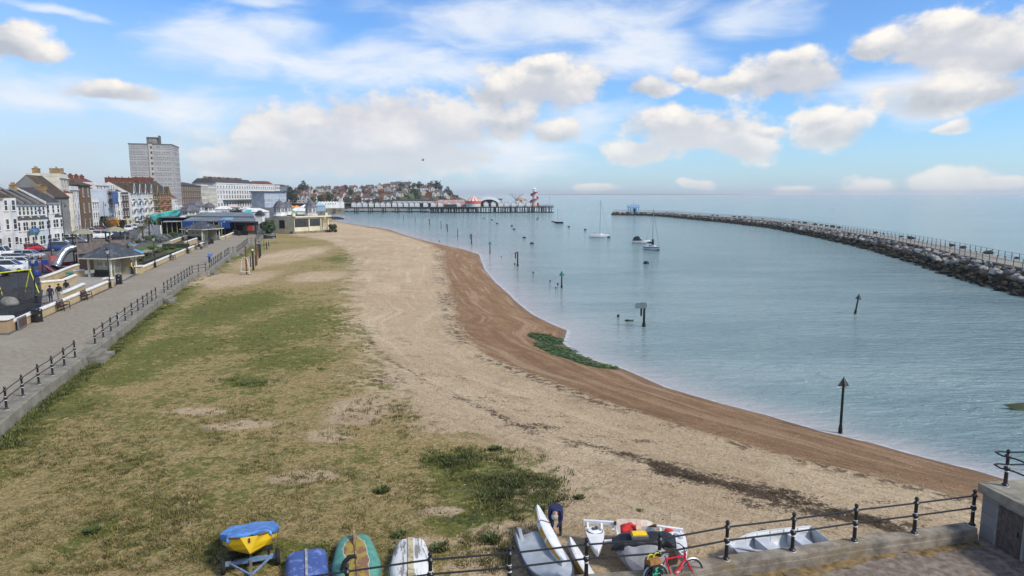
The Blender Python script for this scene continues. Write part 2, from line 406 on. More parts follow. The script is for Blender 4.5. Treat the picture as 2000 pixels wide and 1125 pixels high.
# railing jogs run back a little: keep y increasing for interpolation
o_ = np.argsort(ky); ky, kx = ky[o_], kx[o_]
left = np.interp(rows, ky, kx)-1.6
left = np.where(rows > 168, -58-(rows-168)*.35, left)
u = np.linspace(0, 1, 230)
right = ip(SH, rows)+22
XX = left[:, None]+(right-left)[:, None]*u[None, :]; YY = np.repeat(rows[:, None], len(u), 1)
ZZ = beach_z(XX, YY)
dry = XX < ip(SH, YY)
ZZ = ZZ+np.where(dry, (fbm(XX, YY, .35, 4)-.5)*.14+(fbm(XX, YY, 1.6, 9)-.5)*.05, 0)*sst(ip(SH, YY)-XX, 0, 4)
wet = sst(XX, ip(WT, YY)-.9-.014*YY, ip(WT, YY)+.9+.014*YY)
wdist = ip(SH, YY)-XX
gd = ip(GR, YY)-XX
grass = sst(gd, -4, 4.5)
def patch(px, py, rx, ry, z=ZB):
 c = W(px, py, z); ax = (W(px+rx, py, z)-c).length; ay = (W(px, py-ry, z)-W(px, py+ry, z)).length/2
 q = np.hypot((XX-c.x)/ax, (YY-c.y)/ay)
 return 1-sst(q, .35, 1.15)
green = np.zeros_like(XX)
for a in [(960, 935, 150, 50), (1010, 975, 100, 45), (880, 900, 60, 25), (930, 1010, 110, 40), (480, 745, 60, 14), (520, 1080, 150, 30), (340, 680, 110, 40), (180, 1040, 40, 40), (560, 640, 120, 50), (250, 730, 70, 30), (120, 800, 70, 30), (700, 500, 60, 14), (450, 600, 120, 40), (560, 700, 120, 30)]:
 green = np.maximum(green, patch(*a)*(.95 if a[0] > 800 else .62))
rim = 1-sst(XX-np.interp(YY, ky, kx), .2, 3.2)
green = np.maximum(green, rim*.75*(YY < 150))
bare = np.zeros_like(XX)
for a in [(380, 803, 80, 9), (470, 830, 90, 12), (560, 500, 80, 26), (620, 540, 70, 15), (420, 545, 70, 16), (700, 800, 90, 40), (640, 850, 80, 18), (480, 545, 60, 22), (840, 1060, 70, 14), (1000, 1020, 30, 8), (860, 1000, 60, 10), (590, 930, 90, 18)]:
 bare = np.maximum(bare, patch(*a))
xr = ip(WR, YY); wr_w = np.interp(YY, [18, 24, 26, 30, 36, 50, 70], [1.9, 2.3, 1.6, .7, .45, .35, .1])
xr = xr+(fbm(XX, YY, .25, 31)-.5)*1.6
wrack = (1-sst(np.abs(XX-xr), wr_w*.25, wr_w))*(YY < 66)*np.interp(XX, [4, 5.5, 12, 15, 17, 19], [.5, .9, .9, .7, .5, .3])*(.35+.9*sst(fbm(XX, YY, .55, 44), .3, .62))
for a_, b_, c_, d_ in ((1390, 938, 120, 22), (1500, 955, 90, 14), (1520, 985, 120, 24), (1650, 1010, 120, 18), (1290, 905, 90, 9), (1040, 835, 70, 9)): wrack = np.maximum(wrack, patch(a_, b_, c_, d_, -.8)*.62)
for k in range(26):
 a = random.uniform(700, 1850); b = np.interp(a, [700, 900, 1100, 1350, 1600, 1850], [720, 745, 835, 895, 960, 1000])+random.uniform(-22, 30)
 wrack = np.maximum(wrack, patch(a, b, random.uniform(20, 60), random.uniform(3, 7), -.8)*random.uniform(.3, .55))
algae = np.zeros_like(XX)
for a in [(1070, 660, 45, 12), (1085, 680, 50, 12), (1120, 698, 55, 11), (1165, 712, 55, 9), (1100, 690, 45, 12), (1045, 658, 20, 9)]:
 algae = np.maximum(algae, patch(*a, z=-2.4))
strand = np.exp(-((XX-ip(WT, YY)+.6)/(.35+.008*YY))**2)*(fbm(XX, YY, .4, 21) > .45)*(YY < 140)

def beach_material():
 m = bpy.data.materials.new('beach_sand_grass_shingle'); m.use_nodes = True; t = NT(m.node_tree); b = t.n['Principled BSDF']
 co = t.node('ShaderNodeTexCoord').outputs['Object']; A = t.attr
 big = t.cn(co, .10, 5, .6); mid = t.cn(co, .55, 6, .65, .3); tuft = t.cn(co, 2.3, 7, .72, .5); fin = t.cn(co, 8, 5, .75); grit = t.cn(co, 26, 4, .75)
 vor = t.node('ShaderNodeTexVoronoi'); t.put(vor.inputs['Vector'], co); vor.inputs['Scale'].default_value = 15
 pv = t.node('ShaderNodeRGBToBW'); t.put(pv.inputs[0], vor.outputs['Color'])
 sand = t.mix(t.ss(big, .2, .8), (.51, .38, .23), (.60, .465, .295))
 sand = t.mix(t.m('MULTIPLY', t.ss(mid, .5, .9), .5), sand, (.33, .235, .135))
 sand = t.mix(t.m('MULTIPLY', t.ss(pv.outputs[0], .25, .8), .6), sand, (.27, .19, .115))
 sand = t.mix(t.m('MULTIPLY', t.ss(grit, .55, .9), .5), sand, (.68, .57, .42))
 sand = t.mix(t.m('MULTIPLY', t.ss(tuft, .62, .9), .35), sand, (.24, .165, .095))
 shing = t.mix(t.ss(mid, .2, .8), (.225, .128, .062), (.315, .192, .100))
 shing = t.mix(t.m('MULTIPLY', t.ss(pv.outputs[0], .3, .75), .55), shing, (.15, .082, .038))
 shing = t.mix(t.m('MULTIPLY', t.ss(grit, .55, .9), .5), shing, (.46, .32, .19))
 shing = t.mix(t.m('MULTIPLY', t.ss(t.m('MULTIPLY', tuft, big), .42, .7), .4), shing, (.44, .31, .19))
 shing = t.mix(t.m('MULTIPLY', A('wetedge'), .6), shing, (.145, .092, .052))
 sx_ = t.node('ShaderNodeSeparateXYZ'); t.put(sx_.inputs[0], co); cx_ = t.node('ShaderNodeCombineXYZ'); t.put(cx_.inputs[0], t.m('MULTIPLY', A('sd'), .9)); t.put(cx_.inputs[1], t.m('MULTIPLY', sx_.outputs[1], .07)); tide = t.cn(cx_.outputs[0], 1.0, 6, .65, .3, 2.6)
 shing = t.mix(t.m('MULTIPLY', t.ss(tide, .5, .85), .6), shing, (.40, .285, .18)); shing = t.mix(t.m('MULTIPLY', t.ss(tide, .42, .1), .5), shing, (.16, .088, .042))
 sand = t.mix(t.m('MULTIPLY', t.ss(tide, .55, .9), .4), sand, (.66, .54, .37)); sand = t.mix(t.m('MULTIPLY', t.ss(tide, .4, .1), .22), sand, (.35, .245, .14))
 wm = t.ss(t.m('ADD', A('wet'), t.m('MULTIPLY_ADD', tuft, .8, -.4)), .2, .8)
 c = t.mix(wm, sand, shing)
 # dry turf: straw, sand and moss green in patches of every size
 straw = t.mix(t.ss(fin, .2, .8), (.20, .145, .045), (.42, .325, .145))
 olive = t.mix(t.ss(fin, .2, .8), (.070, .082, .012), (.195, .195, .040))
 deep = t.mix(t.ss(fin, .2, .8), (.032, .044, .008), (.10, .11, .022))
 mask = t.m('ADD', t.m('MULTIPLY_ADD', tuft, 1.1, -.55), t.m('MULTIPLY_ADD', big, .55, -.275))
 mask = t.m('ADD', mask, t.m('MULTIPLY_ADD', mid, .6, -.3))
 g = t.mix(t.m('MULTIPLY', t.ss(fin, .45, .85), .5), straw, (.42, .32, .18))
 g = t.mix(t.ss(t.m('ADD', mask, t.m('MULTIPLY_ADD', A('green'), .8, -.15)), -.16, .20), g, olive)
 g = t.mix(t.ss(t.m('ADD', mask, t.m('MULTIPLY_ADD', A('green'), 1.0, -.74)), -.10, .36), g, deep)
 g = t.mix(t.ss(t.m('ADD', t.m('MULTIPLY', A('bare'), .8), t.m('ADD', t.m('MULTIPLY_ADD', tuft, .9, -.45), t.m('MULTIPLY_ADD', mid, .8, -.4))), .20, .72), g, sand)
 gm = t.ss(t.m('ADD', A('grass'), t.m('ADD', t.m('MULTIPLY_ADD', tuft, .8, -.4), t.m('MULTIPLY_ADD', mid, .7, -.35))), .28, .72)
 c = t.mix(t.m('MULTIPLY', gm, t.m('SUBTRACT', 1.0, wm)), c, g)
 wr = t.mix(t.ss(fin, .35, .7), (.028, .018, .010), (.12, .082, .045))
 c = t.mix(t.ss(t.m('ADD', A('wrack'), t.m('ADD', t.m('MULTIPLY_ADD', tuft, 1.1, -.55), t.m('MULTIPLY_ADD', fin, 1.5, -.75))), .36, .80), c, wr)
 al = t.mix(t.ss(fin, .35, .7), (.010, .028, .006), (.04, .075, .014))
 c = t.mix(t.ss(t.m('ADD', A('algae'), t.m('ADD', t.m('MULTIPLY_ADD', tuft, .9, -.45), t.m('MULTIPLY_ADD', mid, .5, -.25))), .40, .60), c, al)
 c = t.mix(t.m('MULTIPLY', t.m('MULTIPLY', A('strand'), t.ss(tuft, .46, .58)), .8), c, (.055, .035, .016))
 t.put(b.inputs['Base Color'], c)
 t.put(b.inputs['Roughness'], t.m('MULTIPLY_ADD', A('wetedge'), -.45, .95)); b.inputs['Specular IOR Level'].default_value = .25
 h = t.m('ADD', t.m('MULTIPLY', tuft, 1.0), t.m('ADD', t.m('MULTIPLY', fin, .5), t.m('MULTIPLY', pv.outputs[0], .25)))
 bp = t.node('ShaderNodeBump'); bp.inputs['Strength'].default_value = .9; bp.inputs['Distance'].default_value = .10
 t.put(bp.inputs['Height'], h); t.l.new(bp.outputs[0], b.inputs['Normal'])
 return m
beach = grid_obj('beach', XX, YY, ZZ, [beach_material()], dict(wet=wet, grass=grass, green=green, bare=bare, wrack=wrack, algae=algae, strand=strand, wetedge=1-sst(wdist, 0, 1.2), sd=wdist))
struct(beach)

def bz(x, y):
 "height of the beach at one point"
 return float(beach_z(np.array([float(x)]), np.array([float(y)]))[0])

# sea: one sheet to the horizon
def sea_material():
 m = bpy.data.materials.new('sea_water'); m.use_nodes = True; t = NT(m.node_tree); b = t.n['Principled BSDF']
 co = t.node('ShaderNodeTexCoord').outputs['Object']
 big = t.noise(t.map(co, (.5, 1, 1)), .02, 4, .6); mid = t.noise(t.map(co, (.35, 1, 1)), .11, 5, .6)
 deep = t.mix(t.ss(big, .3, .7), (.197, .304, .312), (.237, .345, .345))
 deep = t.mix(t.m('MULTIPLY', t.ss(mid, .45, .7), .5), deep, (.12, .215, .225))
 near = t.attr('near')      # greyer, darker blue close to the camera than far out
 deep = t.mix(near, deep, t.mix(t.ss(mid, .35, .65), (.15, .226, .236), (.215, .300, .302)))
 sh = t.attr('shallow')
 c = t.mix(t.ss(t.m('ADD', sh, t.m('MULTIPLY_ADD', mid, .6, -.3)), .0, .9), deep, (.34, .335, .33))
 c = t.mix(t.m('MULTIPLY', t.ss(t.m('ADD', t.attr('foam'), t.m('MULTIPLY_ADD', t.noise(co, 1.2, 4, .6), .9, -.45)), .55, .85), .55), c, (.54, .51, .50))
 t.put(b.inputs['Base Color'], c)
 b.inputs['Roughness'].default_value = .12; b.inputs['IOR'].default_value = 1.33; b.inputs['Specular IOR Level'].default_value = .38
 w1 = t.noise(t.map(co, (.34, 1, 1), (0, 0, R(8))), 1.5, 4, .66, .4); w2 = t.noise(t.map(co, (.3, 1, 1), (0, 0, R(-5))), .42, 3, .55); w3 = t.noise(t.map(co, (.3, 1, 1), (0, 0, R(3))), .09, 3, .5)
 calm = t.m('MULTIPLY_ADD', t.m('MINIMUM', sh, 1.0), -.7, 1.0)
 h = t.m('ADD', t.m('MULTIPLY', w1, .85), t.m('ADD', t.m('MULTIPLY', w2, .75), t.m('MULTIPLY', w3, 1.2)))
 bp = t.node('ShaderNodeBump'); bp.inputs['Distance'].default_value = .85
 t.put(bp.inputs['Strength'], t.m('MULTIPLY', calm, .8)); t.put(bp.inputs['Height'], h); t.l.new(bp.outputs[0], b.inputs['Normal'])
 return m
rr = np.concatenate([np.geomspace(8, 400, 420), np.geomspace(420, 12000, 60)]); th = np.radians(np.concatenate([np.linspace(-75, -42, 12)[:-1], np.linspace(-42, 45, 260), np.linspace(45, 80, 12)[1:]]))
SX = rr[:, None]*np.sin(th)[None, :]; SY = rr[:, None]*np.cos(th)[None, :]
sdist = SX-ip(SH, SY)
shallow = np.where(SY < 420, np.exp(-np.maximum(sdist, 0)/(2.2+SY*.030)), 0)
foam = np.where(SY < 300, np.exp(-(np.maximum(sdist, 0)/(.22+.006*SY))**2), 0)
near = 1-sst(SY+np.abs(SX)*.3, 60, 330)
sea = grid_obj('sea', SX, SY, np.full_like(SX, ZW), [sea_material()], dict(shallow=shallow, foam=foam, near=near)); struct(sea)

# wide land behind the sea wall
ASPH = mat('road_asphalt', (.085, .085, .088), .9, .2, .8, col2=(.12, .118, .115), mixs=.3)
land = MB()
edge = [tuple(p)[:2] for p in KI]+[(-62, 176), (-67, 190), (-86, 240), (-107, 310), (-125, 452), (-150, 520), (-165, 600), (-150, 640)]
land.add([(x, y, 0) for x, y in edge]+[(-900, 640, 0), (-900, 5, 0)], [tuple(range(len(edge)+2))])
struct(land.build('ground', mat('town_ground_asphalt', (.10, .098, .095), .9, .2, .5)))
# edge skirts of the far shore
sk = MB()
for a, b in zip(edge[len(KI):], edge[len(KI)+1:]): sk.quad((*a, 0), (*b, 0), (*b, -4), (*a, -4))
tag(sk.build('sea_wall', CONC), 'far grey concrete sea wall behind the pier', 'sea wall')

# promenade
PROM = mat('promenade_resin_gravel', (.250, .218, .165), .9, .14, 3.0, col2=(.275, .248, .198), mixs=.22, bump=.3, bscale=60)
pl = [W(a, b, 0) for a, b in [(0, 655), (18, 655), (50, 637), (215, 565), (240, 550), (272, 535), (300, 525), (370, 490), (395, 479), (420, 470), (440, 465), (462, 456)]]
pl = [Vector((-30, 10, 0)), Vector((-36, 38, 0)), Vector((-41, 47, 0))]+pl
pm = MB(); ring = [(p.x, p.y) for p in KI[:-1]]+[(p.x, p.y) for p in reversed(pl)]
pm.add([(x, y, .012) for x, y in ring], [tuple(range(len(ring)))])
struct(pm.build('promenade', PROM))
# inset areas left of the low wall
def sheet(name, pts, z, m, raw=False):
 s = MB(); q = [p if raw else tuple(W(*p, 0))[:2] for p in pts]
 s.add([(x, y, z) for x, y in q], [tuple(range(len(q)))]); return struct(s.build(name, m))
RUB = mat('dark_rubber_playground_surface', (.035, .036, .038), .9, .25, 1.2)
sheet('playground_surface', [(-200, 640), (20, 640), (60, 625), (215, 558), (262, 532), (150, 510), (20, 530), (-200, 560)], .008, RUB)
sheet('paving', [(80, 600), (215, 562), (262, 535), (180, 520), (85, 560)], .014, mat('pale_stone_paving', (.30, .28, .25), .9, .15, 2))
sheet('road', [(-200, 535), (130, 490), (200, 470), (250, 458), (296, 436), (280, 434), (215, 452), (165, 466), (110, 480), (0, 505), (-200, 545)], .009, mat('dark_road_asphalt', (.12, .122, .128), .9, .15, .7))
sheet('road', [(250, 478), (296, 436), (310, 434), (318, 436), (292, 462), (262, 482)], .013, mat('pale_worn_road_asphalt', (.25, .25, .255), .9, .15, .6))
LAWN = mat('lawn_grass', (.075, .115, .022), .95, .3, 2.0, col2=(.10, .13, .035), mixs=.5)
sheet('lawn', [(258, 488), (300, 474), (310, 478), (268, 494)], .016, LAWN)
sheet('flower_bed', [(265, 522), (270, 500), (330, 486), (350, 470), (380, 465), (378, 484), (310, 514)], .010, mat('dark_bed_soil', (.05, .05, .025), .95, .4, 1.5, col2=(.08, .10, .03), mixs=1.0))
sheet('path', [(258, 497), (330, 471), (352, 462), (360, 464), (334, 478), (268, 503)], .018, mat('garden_path_gravel', (.26, .235, .20), .9, .15, 2))
sheet('lawn', [(320, 486), (372, 478), (376, 484), (330, 496)], .016, LAWN)

# sea wall kerb of the promenade
def kerb():
 m = MB(); ko = KO[:]; ki = KI[:]
 nz = [random.uniform(-.02, .02) for _ in ko]
 top = .05; secs = []
 for a, b in zip(ko, ki):
  d = (a-b); d.z = 0; d.normalize()
  secs.append([(b.x, b.y, -.3), (b.x, b.y, top), (a.x-d.x*.04, a.y-d.y*.04, top), (a.x, a.y, top-.05), (a.x+d.x*.06, a.y+d.y*.06, -1.2)])
 m.loft(secs, closed=False)
 # landing blocks where the railing opens on to the sand
 for i, (s0, s1) in enumerate(zip(SEGW[:-1], SEGW[1:])):
  a, b = s0[-1], s1[0]
  if (b-a).length < 2.6 and i > 1: continue
  c = (a+b)/2; dr = (b-a).normalized(); n = Vector((dr.y, -dr.x, 0)); L = (b-a).length*.62
  ang = math.atan2(dr.y, dr.x)
  for k, (w, z) in enumerate(((.45, -.16), (.9, -.38))):
   m.box(c+n*(.42+w/2+.05)+Vector((0, 0, z-.5)), (L, w, 1.0), ang)
 return m
KERB = mat('promenade_sea_wall_concrete', (.205, .19, .152), .92, .2, 1.1, col2=(.155, .15, .118), mixs=.6, bump=.6, bscale=9)
tag(kerb().build('sea_wall', KERB), 'low concrete sea wall kerb edging the promenade, with sunken steps to the sand', 'sea wall')

# hill with the far seaside town
HP = [(540, 13), (600, 13), (700, 14.5), (780, 17), (830, 16.5), (860, 14), (880, 11), (900, 5), (915, 1), (930, -3.5), (960, -6)]
def hill_z(x, y):
 px = 1000+FPX*x/(y*math.cos(PITCH)); h = np.interp(px, [p[0] for p in HP], [p[1] for p in HP])
 t = sst(y, 640, 860); base = np.interp(px, [850, 915, 935], [1.5, .5, -4])
 z = base+(h-base)*t
 z = z+2.6*np.exp(-(((px-808)/32)**2))*np.exp(-((y-700)/40)**2)
 return z-np.maximum(y-900, 0)*.02
hx, hy = np.meshgrid(np.linspace(0, 1, 90), np.linspace(610, 1150, 70)); HX = (np.interp(hx, [0, 1], [-.42, -.045]))*hy; HZ = hill_z(HX, hy)+(fbm(HX, hy, .03, 2)-.5)*1.5
struct(grid_obj('hill', HX, hy, HZ, [mat('hillside_scrub', (.075, .085, .032), .95, .3, .05, col2=(.12, .11, .06), mixs=.02)], None))

# yard in the bottom right corner
YZ = -.05; RB = .33
RAILB = [W(1898, 1026, RB), W(1785, 1042, RB), W(1668, 1057, RB), W(1547, 1076, RB), W(1418, 1093, RB)]
top5 = [W(*p, RB+1.1) for p in [(1289, 1043), (1146, 1053), (995, 1070), (840, 1082), (677, 1105)]]
RAILB += [Vector((p.x, p.y, RB)) for p in top5]
d_ = (RAILB[-1]-RAILB[-2]); RAILB += [RAILB[-1]+d_*k for k in range(1, 7)]
ymat = mat('yard_gravel_tarmac', (.20, .165, .135), .95, .3, 5, col2=(.155, .12, .09), mixs=1.6, bump=.7, bscale=30)
ki2 = offset(RAILB, -.22)
ym = MB(); ring = [(p.x, p.y) for p in ki2]+[(-20, 4), (22, 4), (20, 16.5), (14.6, 19.6)]
ym.add([(x, y, YZ) for x, y in ring], [tuple(range(len(ring)))])
struct(ym.build('yard', ymat))
mv = MB(); rg_ = random.Random(2); ins = [(a_.lerp(b_, f_/8), rg_.uniform(.05, .5)+max(0, 9.5-a_.lerp(b_, f_/8).x)*rg_.uniform(.1, .3)) for a_, b_ in zip(ki2[:-1], ki2[1:]) for f_ in range(8)]; mv.loft([[(p.x, p.y, YZ+.005), (p.x-.1+rg_.uniform(-.2, .2), p.y-w_, YZ+.005)] for p, w_ in ins], closed=False)
struct(mv.build('moss', mat('orange_brown_moss', (.20, .135, .06), .95, .4, 4, col2=(.145, .115, .08), mixs=3, bump=.8, bscale=18)))
# ---------------------------------------------------------------- railings
POST = MB(); POST.lathe((0, 0, 0), [(.10, 0), (.10, .05), (.062, .09), (.055, .12), (.05, .48), (.058, .50), (.085, .53), (.085, .59), (.058, .62), (.05, .64), (.048, .88), (.06, .9), (.09, .95), (.06, 1.0), (.03, 1.02), (.05, 1.05), (.062, 1.09), (.04, 1.135), (.0, 1.15)], 10)
for z_, r_, h_ in ((0, .108, .016), (.455, .062, .025), (.635, .058, .02)): POST.lathe((0, 0, z_), [(r_, 0), (r_, h_)], 10, 1)   # painted bands
pm_ = POST.mesh('post', [BLACK, WHITEB], True)
def railing(pts, label, group=None, inst=True, name='railing'):
 t = thing(name, label, 'railing', pts[0], 0, group)
 for p in pts:
  o = bpy.data.objects.new('post', pm_); COL.objects.link(o); o.parent = t; o.location = p-pts[0]
 for z in (.56, .95):
  m = MB(); m.tube([p-pts[0]+Vector((0, 0, z)) for p in pts], .026, 8)
  m.build('rail', BLACK, t, smooth=True)
 return t
lab = ['black post railing on the promenade kerb nearest the viewer, running out of the left edge',
  'long black post railing on the promenade kerb between the first two step openings',
  'black post railing past the second step opening, turning toward the sand at its end',
  'short straight black railing beside the blue lectern board on the promenade',
  'short black railing with two straight cross rails, beyond the blue lectern board',
  'black railing on the kerb behind the outdoor gym posts',
  'farthest black railing leading to the dark opening of the bandstand']
for s, l in zip(SEGW, lab): railing(s, l, 'black railings along the promenade edge')
railing(RAILB[:], 'big black ball-topped railing above the beached boats, across the foreground', None)
# kerb beneath the near railing
k = MB(); A = offset(RAILB, .24); Bq = offset(RAILB, -.20)
secs = [[(b.x*1.04-a.x*.04, b.y*1.04-a.y*.04-.03, -.6), (b.x, b.y-.05, RB-.17), (b.x, b.y, RB-.165), (b.x, b.y, RB-.04), (b.x*.97+a.x*.03, b.y*.97+a.y*.03, RB-.004), (a.x*.95+b.x*.05, a.y*.95+b.y*.05, RB-.004), (a.x, a.y, RB-.05), (a.x, a.y, -1.6)] for a, b in zip(A, Bq)]
k.loft(secs, closed=False)
tag(k.build('kerb_wall', mat('mossy_kerb_concrete', (.23, .20, .16), .95, .3, 2.2, col2=(.19, .15, .09), mixs=1.4, bump=.6, bscale=12)), 'low mossy concrete kerb carrying the near black railing', 'kerb wall')
# raised block-built platform at the right edge
w0 = W(1912, 1046, YZ); w1 = W(2010, 1104, YZ); wd = (w1-w0).normalized(); wn = Vector((-wd.y, wd.x, 0));
if wn.x < 0: wn = -wn
PT = 1.62
plat = thing('block_wall', 'grey concrete block platform with a wooden door, right edge of the yard', 'wall', w0, 0)
def PW(a, b, z): return tuple(wd*a+wn*b+Vector((0, 0, z-YZ)))
BLK = brick_mat('grey_concrete_blocks', (.26, .255, .25), (.21, .205, .20), (.15, .145, .14), 1, .95, .40)
b = MB(); b.add([PW(0, 0, -2), PW(6, 0, -2), PW(6, 6, -2), PW(0, 6, -2), PW(0, 0, PT-.28), PW(6, 0, PT-.28), PW(6, 6, PT-.28), PW(0, 6, PT-.28)], [(0, 1, 5, 4), (1, 2, 6, 5), (2, 3, 7, 6), (3, 0, 4, 7), (4, 5, 6, 7)])
b.build('wall', BLK, plat)
b = MB(); b.add([PW(-.1, -.12, PT-.278), PW(6.1, -.12, PT-.278), PW(6.1, 6.1, PT-.278), PW(-.1, 6.1, PT-.278), PW(-.1, -.12, PT), PW(6.1, -.12, PT), PW(6.1, 6.1, PT), PW(-.1, 6.1, PT)], [(0, 1, 5, 4), (1, 2, 6, 5), (2, 3, 7, 6), (3, 0, 4, 7), (4, 5, 6, 7), (0, 3, 2, 1)])
b.build('coping_slab', mat('coping_slab_concrete', (.27, .25, .20), .95, .2, 2.2, col2=(.20, .185, .14), mixs=1.3, bump=.5, bscale=12), plat, bevel=.015)
WOODG = mat('weathered_grey_wood', (.105, .085, .075), .9, .25, 6)
b = MB()
for i in range(7): b.add([PW(.62+i*.115+.005, -.055, YZ+.03), PW(.62+(i+1)*.115, -.055, YZ+.03), PW(.62+(i+1)*.115, -.02, YZ+.03), PW(.62+i*.115+.005, -.02, YZ+.03), PW(.62+i*.115+.005, -.055, 1.24), PW(.62+(i+1)*.115, -.055, 1.24), PW(.62+(i+1)*.115, -.02, 1.24), PW(.62+i*.115+.005, -.02, 1.24)], [(0, 1, 2, 3), (4, 5, 6, 7), (0, 1, 5, 4), (1, 2, 6, 5), (2, 3, 7, 6), (3, 0, 4, 7)])
dr = b.build('door', WOODG, plat)
b = MB(); b.bar(PW(1.34, -.085, .6), PW(1.34, -.085, .74), .03); b.build('handle', BLACK, dr)
b = MB();
for a0, a1, z0, z1 in ((.52, .618, YZ, 1.34), (1.432, 1.53, YZ, 1.34), (.618, 1.432, 1.243, 1.34)):
 b.add([PW(a0, -.04, z0), PW(a1, -.04, z0), PW(a1, .1, z0), PW(a0, .1, z0), PW(a0, -.04, z1), PW(a1, -.04, z1), PW(a1, .1, z1), PW(a0, .1, z1)], [(0, 1, 2, 3), (4, 5, 6, 7), (0, 1, 5, 4), (1, 2, 6, 5), (2, 3, 7, 6), (3, 0, 4, 7)])
b.build('door_frame', mat('concrete_door_frame', (.25, .24, .22), .9, .15, 4), plat)
# railing on the platform, bent round its corner
t = thing('railing', 'black railing with rounded corner on top of the concrete block platform', 'railing', W(1963, 949, PT))
o = bpy.data.objects.new('post', pm_); COL.objects.link(o); o.parent = t
p1 = wd*1.6+wn*.1; q1 = wn*2.4-wd*.0
o = bpy.data.objects.new('post', pm_); COL.objects.link(o); o.parent = t; o.location = p1
o = bpy.data.objects.new('post', pm_); COL.objects.link(o); o.parent = t; o.location = q1
for z in (.56, .95):
 m = MB(); c = -wd*.30-wn*.14
 m.tube([p1+Vector((0, 0, z)), wd*.25+wn*-.02+Vector((0, 0, z)), c+wd*.28-wn*.05+Vector((0, 0, z)), c+wd*.1-wn*.02+Vector((0, 0, z)), c+Vector((0, 0, z+.0)), c+wn*.18-wd*.03+Vector((0, 0, z)), c+wn*.40+wd*.08+Vector((0, 0, z)), q1+Vector((0, 0, z))], .026, 8)
 m.build('rail', BLACK, t, smooth=True)
# ---------------------------------------------------------------- boats and gear in the foreground
def axis(p, q):
 p, q = Vector(p), Vector(q); return math.atan2(q.y-p.y, q.x-p.x)
def hull_sections(L, B, H, stern=.82, bow=2.2, sheer=.12, e1=.75, e2=1.1, n=18, k=7, rise=.75, chine=None, bowmin=.02, inset=0.0, zoff=0.0, grow=0.0):
 "sections from stern x=0 to bow x=L; each runs gunwale - keel - gunwale"
 out = []
 for i in range(n+1):
  s = i/n
  b = B/2*(stern+(1-stern)*min(1, s/.42)**.8)
  if s > .42: b = B/2*max(bowmin, 1-((s-.42)/.58)**bow)
  b = max(b-inset, .012)+grow
  zk = H*(.0+(rise*((s-.5)/.5)**2.4 if s > .5 else 0))+inset*.6+zoff-grow; zg = H*(1+sheer*s*s)+zoff
  x = s*L-(inset*.0)
  sec = []
  if chine:
   for (a, c) in chine: sec.append((x, b*a, zk+(zg-zk)*c))
   for (a, c) in reversed(chine[:-1]): sec.append((x, -b*a, zk+(zg-zk)*c))
  else:
   for j in range(-k, k+1):
    th = abs(j)/k*math.pi/2; y = b*math.sin(th)**e1*(1 if j < 0 else -1); z = zg-(zg-zk)*math.cos(th)**e2
    sec.append((x, y, z))
  out.append(sec)
 return out
def open_loft(m, secs, mi=0, transom=True):
 m.loft(secs, mi, closed=False)
 if transom: m.add(secs[0], [tuple(range(len(secs[0])))], mi)
 return m
def flip(m, H):
 m.v = [(x, -y, H-z) for x, y, z in m.v]; return m
def paint(name, col, wear, wscale=3.0, amt=.55, rough=.5, stretch=(1, 1, 1)):
 m = bpy.data.materials.new(name); m.use_nodes = True; t = NT(m.node_tree); b = t.n['Principled BSDF']
 co = t.node('ShaderNodeTexCoord').outputs['Object']; v = t.map(co, stretch)
 n1 = t.noise(v, wscale, 7, .7, .4); n2 = t.noise(co, 1.4, 4, .6)
 c = t.mix(t.ss(n2, .3, .7), tuple(x*.75 for x in col), col); c = t.mix(t.ss(n1, amt, amt+.06), c, wear)
 t.put(b.inputs['Base Color'], c); b.inputs['Roughness'].default_value = rough; return m
YEL = paint('yellow_dinghy_paint', (.72, .47, .01), (.50, .30, .02), 3, .62, .35)
BLUET = mat('blue_tarpaulin', (.10, .26, .62), .45, .25, 3, bump=.5, bscale=6)
RUBBER = mat('black_tyre_rubber', (.018, .018, .02), .85, .2)
PALEB = mat('pale_blue_trailer_steel', (.17, .28, .46), .5, .2, 4, col2=(.18, .12, .08), mixs=4)
STEEL = mat('galvanised_steel', (.40, .41, .42), .4, .15, 5, metal=.7)
ROPE = mat('pale_rope', (.55, .52, .44), .9, .2)
WHITEP = paint('white_gelcoat', (.74, .745, .75), (.55, .54, .50), 2.2, .63, .3)

def gz(p): return bz(p.x, p.y)+.0
# --- yellow dinghy on its trailer
axl = W(438, 1117, ZB); axr = W(543, 1107, ZB); axc = (axl+axr)/2; rzt = math.atan2(-axc.y, -axc.x)-R(1)      # local +x toward the viewer
tr = thing('boat_trailer', 'pale blue two-wheeled launching trailer under the yellow dinghy', 'trailer', axc, rzt)
gw = (axr-axl).length
for s in (-1, 1):
 m = MB(); prof = []
 m.M = Matrix.Translation((0, s*gw/2, .25))@Matrix.Rotation(R(90), 4, 'X')
 m.lathe((0, 0, -.06), [(.16, .0), (.22, .0), (.245, .03), (.245, .09), (.22, .12), (.16, .12)], 20); w = m.build('wheel', RUBBER, tr, smooth=True)
 m = MB(); m.M = Matrix.Translation((0, s*gw/2, .25))@Matrix.Rotation(R(90), 4, 'X'); m.lathe((0, 0, -.05), [(.03, -.02), (.17, 0), (.165, .1), (.03, .12)], 16); m.build('rim', PALEB, w, smooth=True)
m = MB(); m.bar((0, -gw/2+.06, .30), (0, gw/2-.06, .30), .09, .12); m.build('axle', PALEB, tr)
m = MB(); m.bar((-.5, 0, .36), (1.75, 0, .12), .075, .075); m.build('drawbar', STEEL, tr)
for s in (-1, 1): m = MB(); m.bar((.04, s*.55, .30), (.72, s*.03, .24), .045, .045); m.build('strut', PALEB, tr)
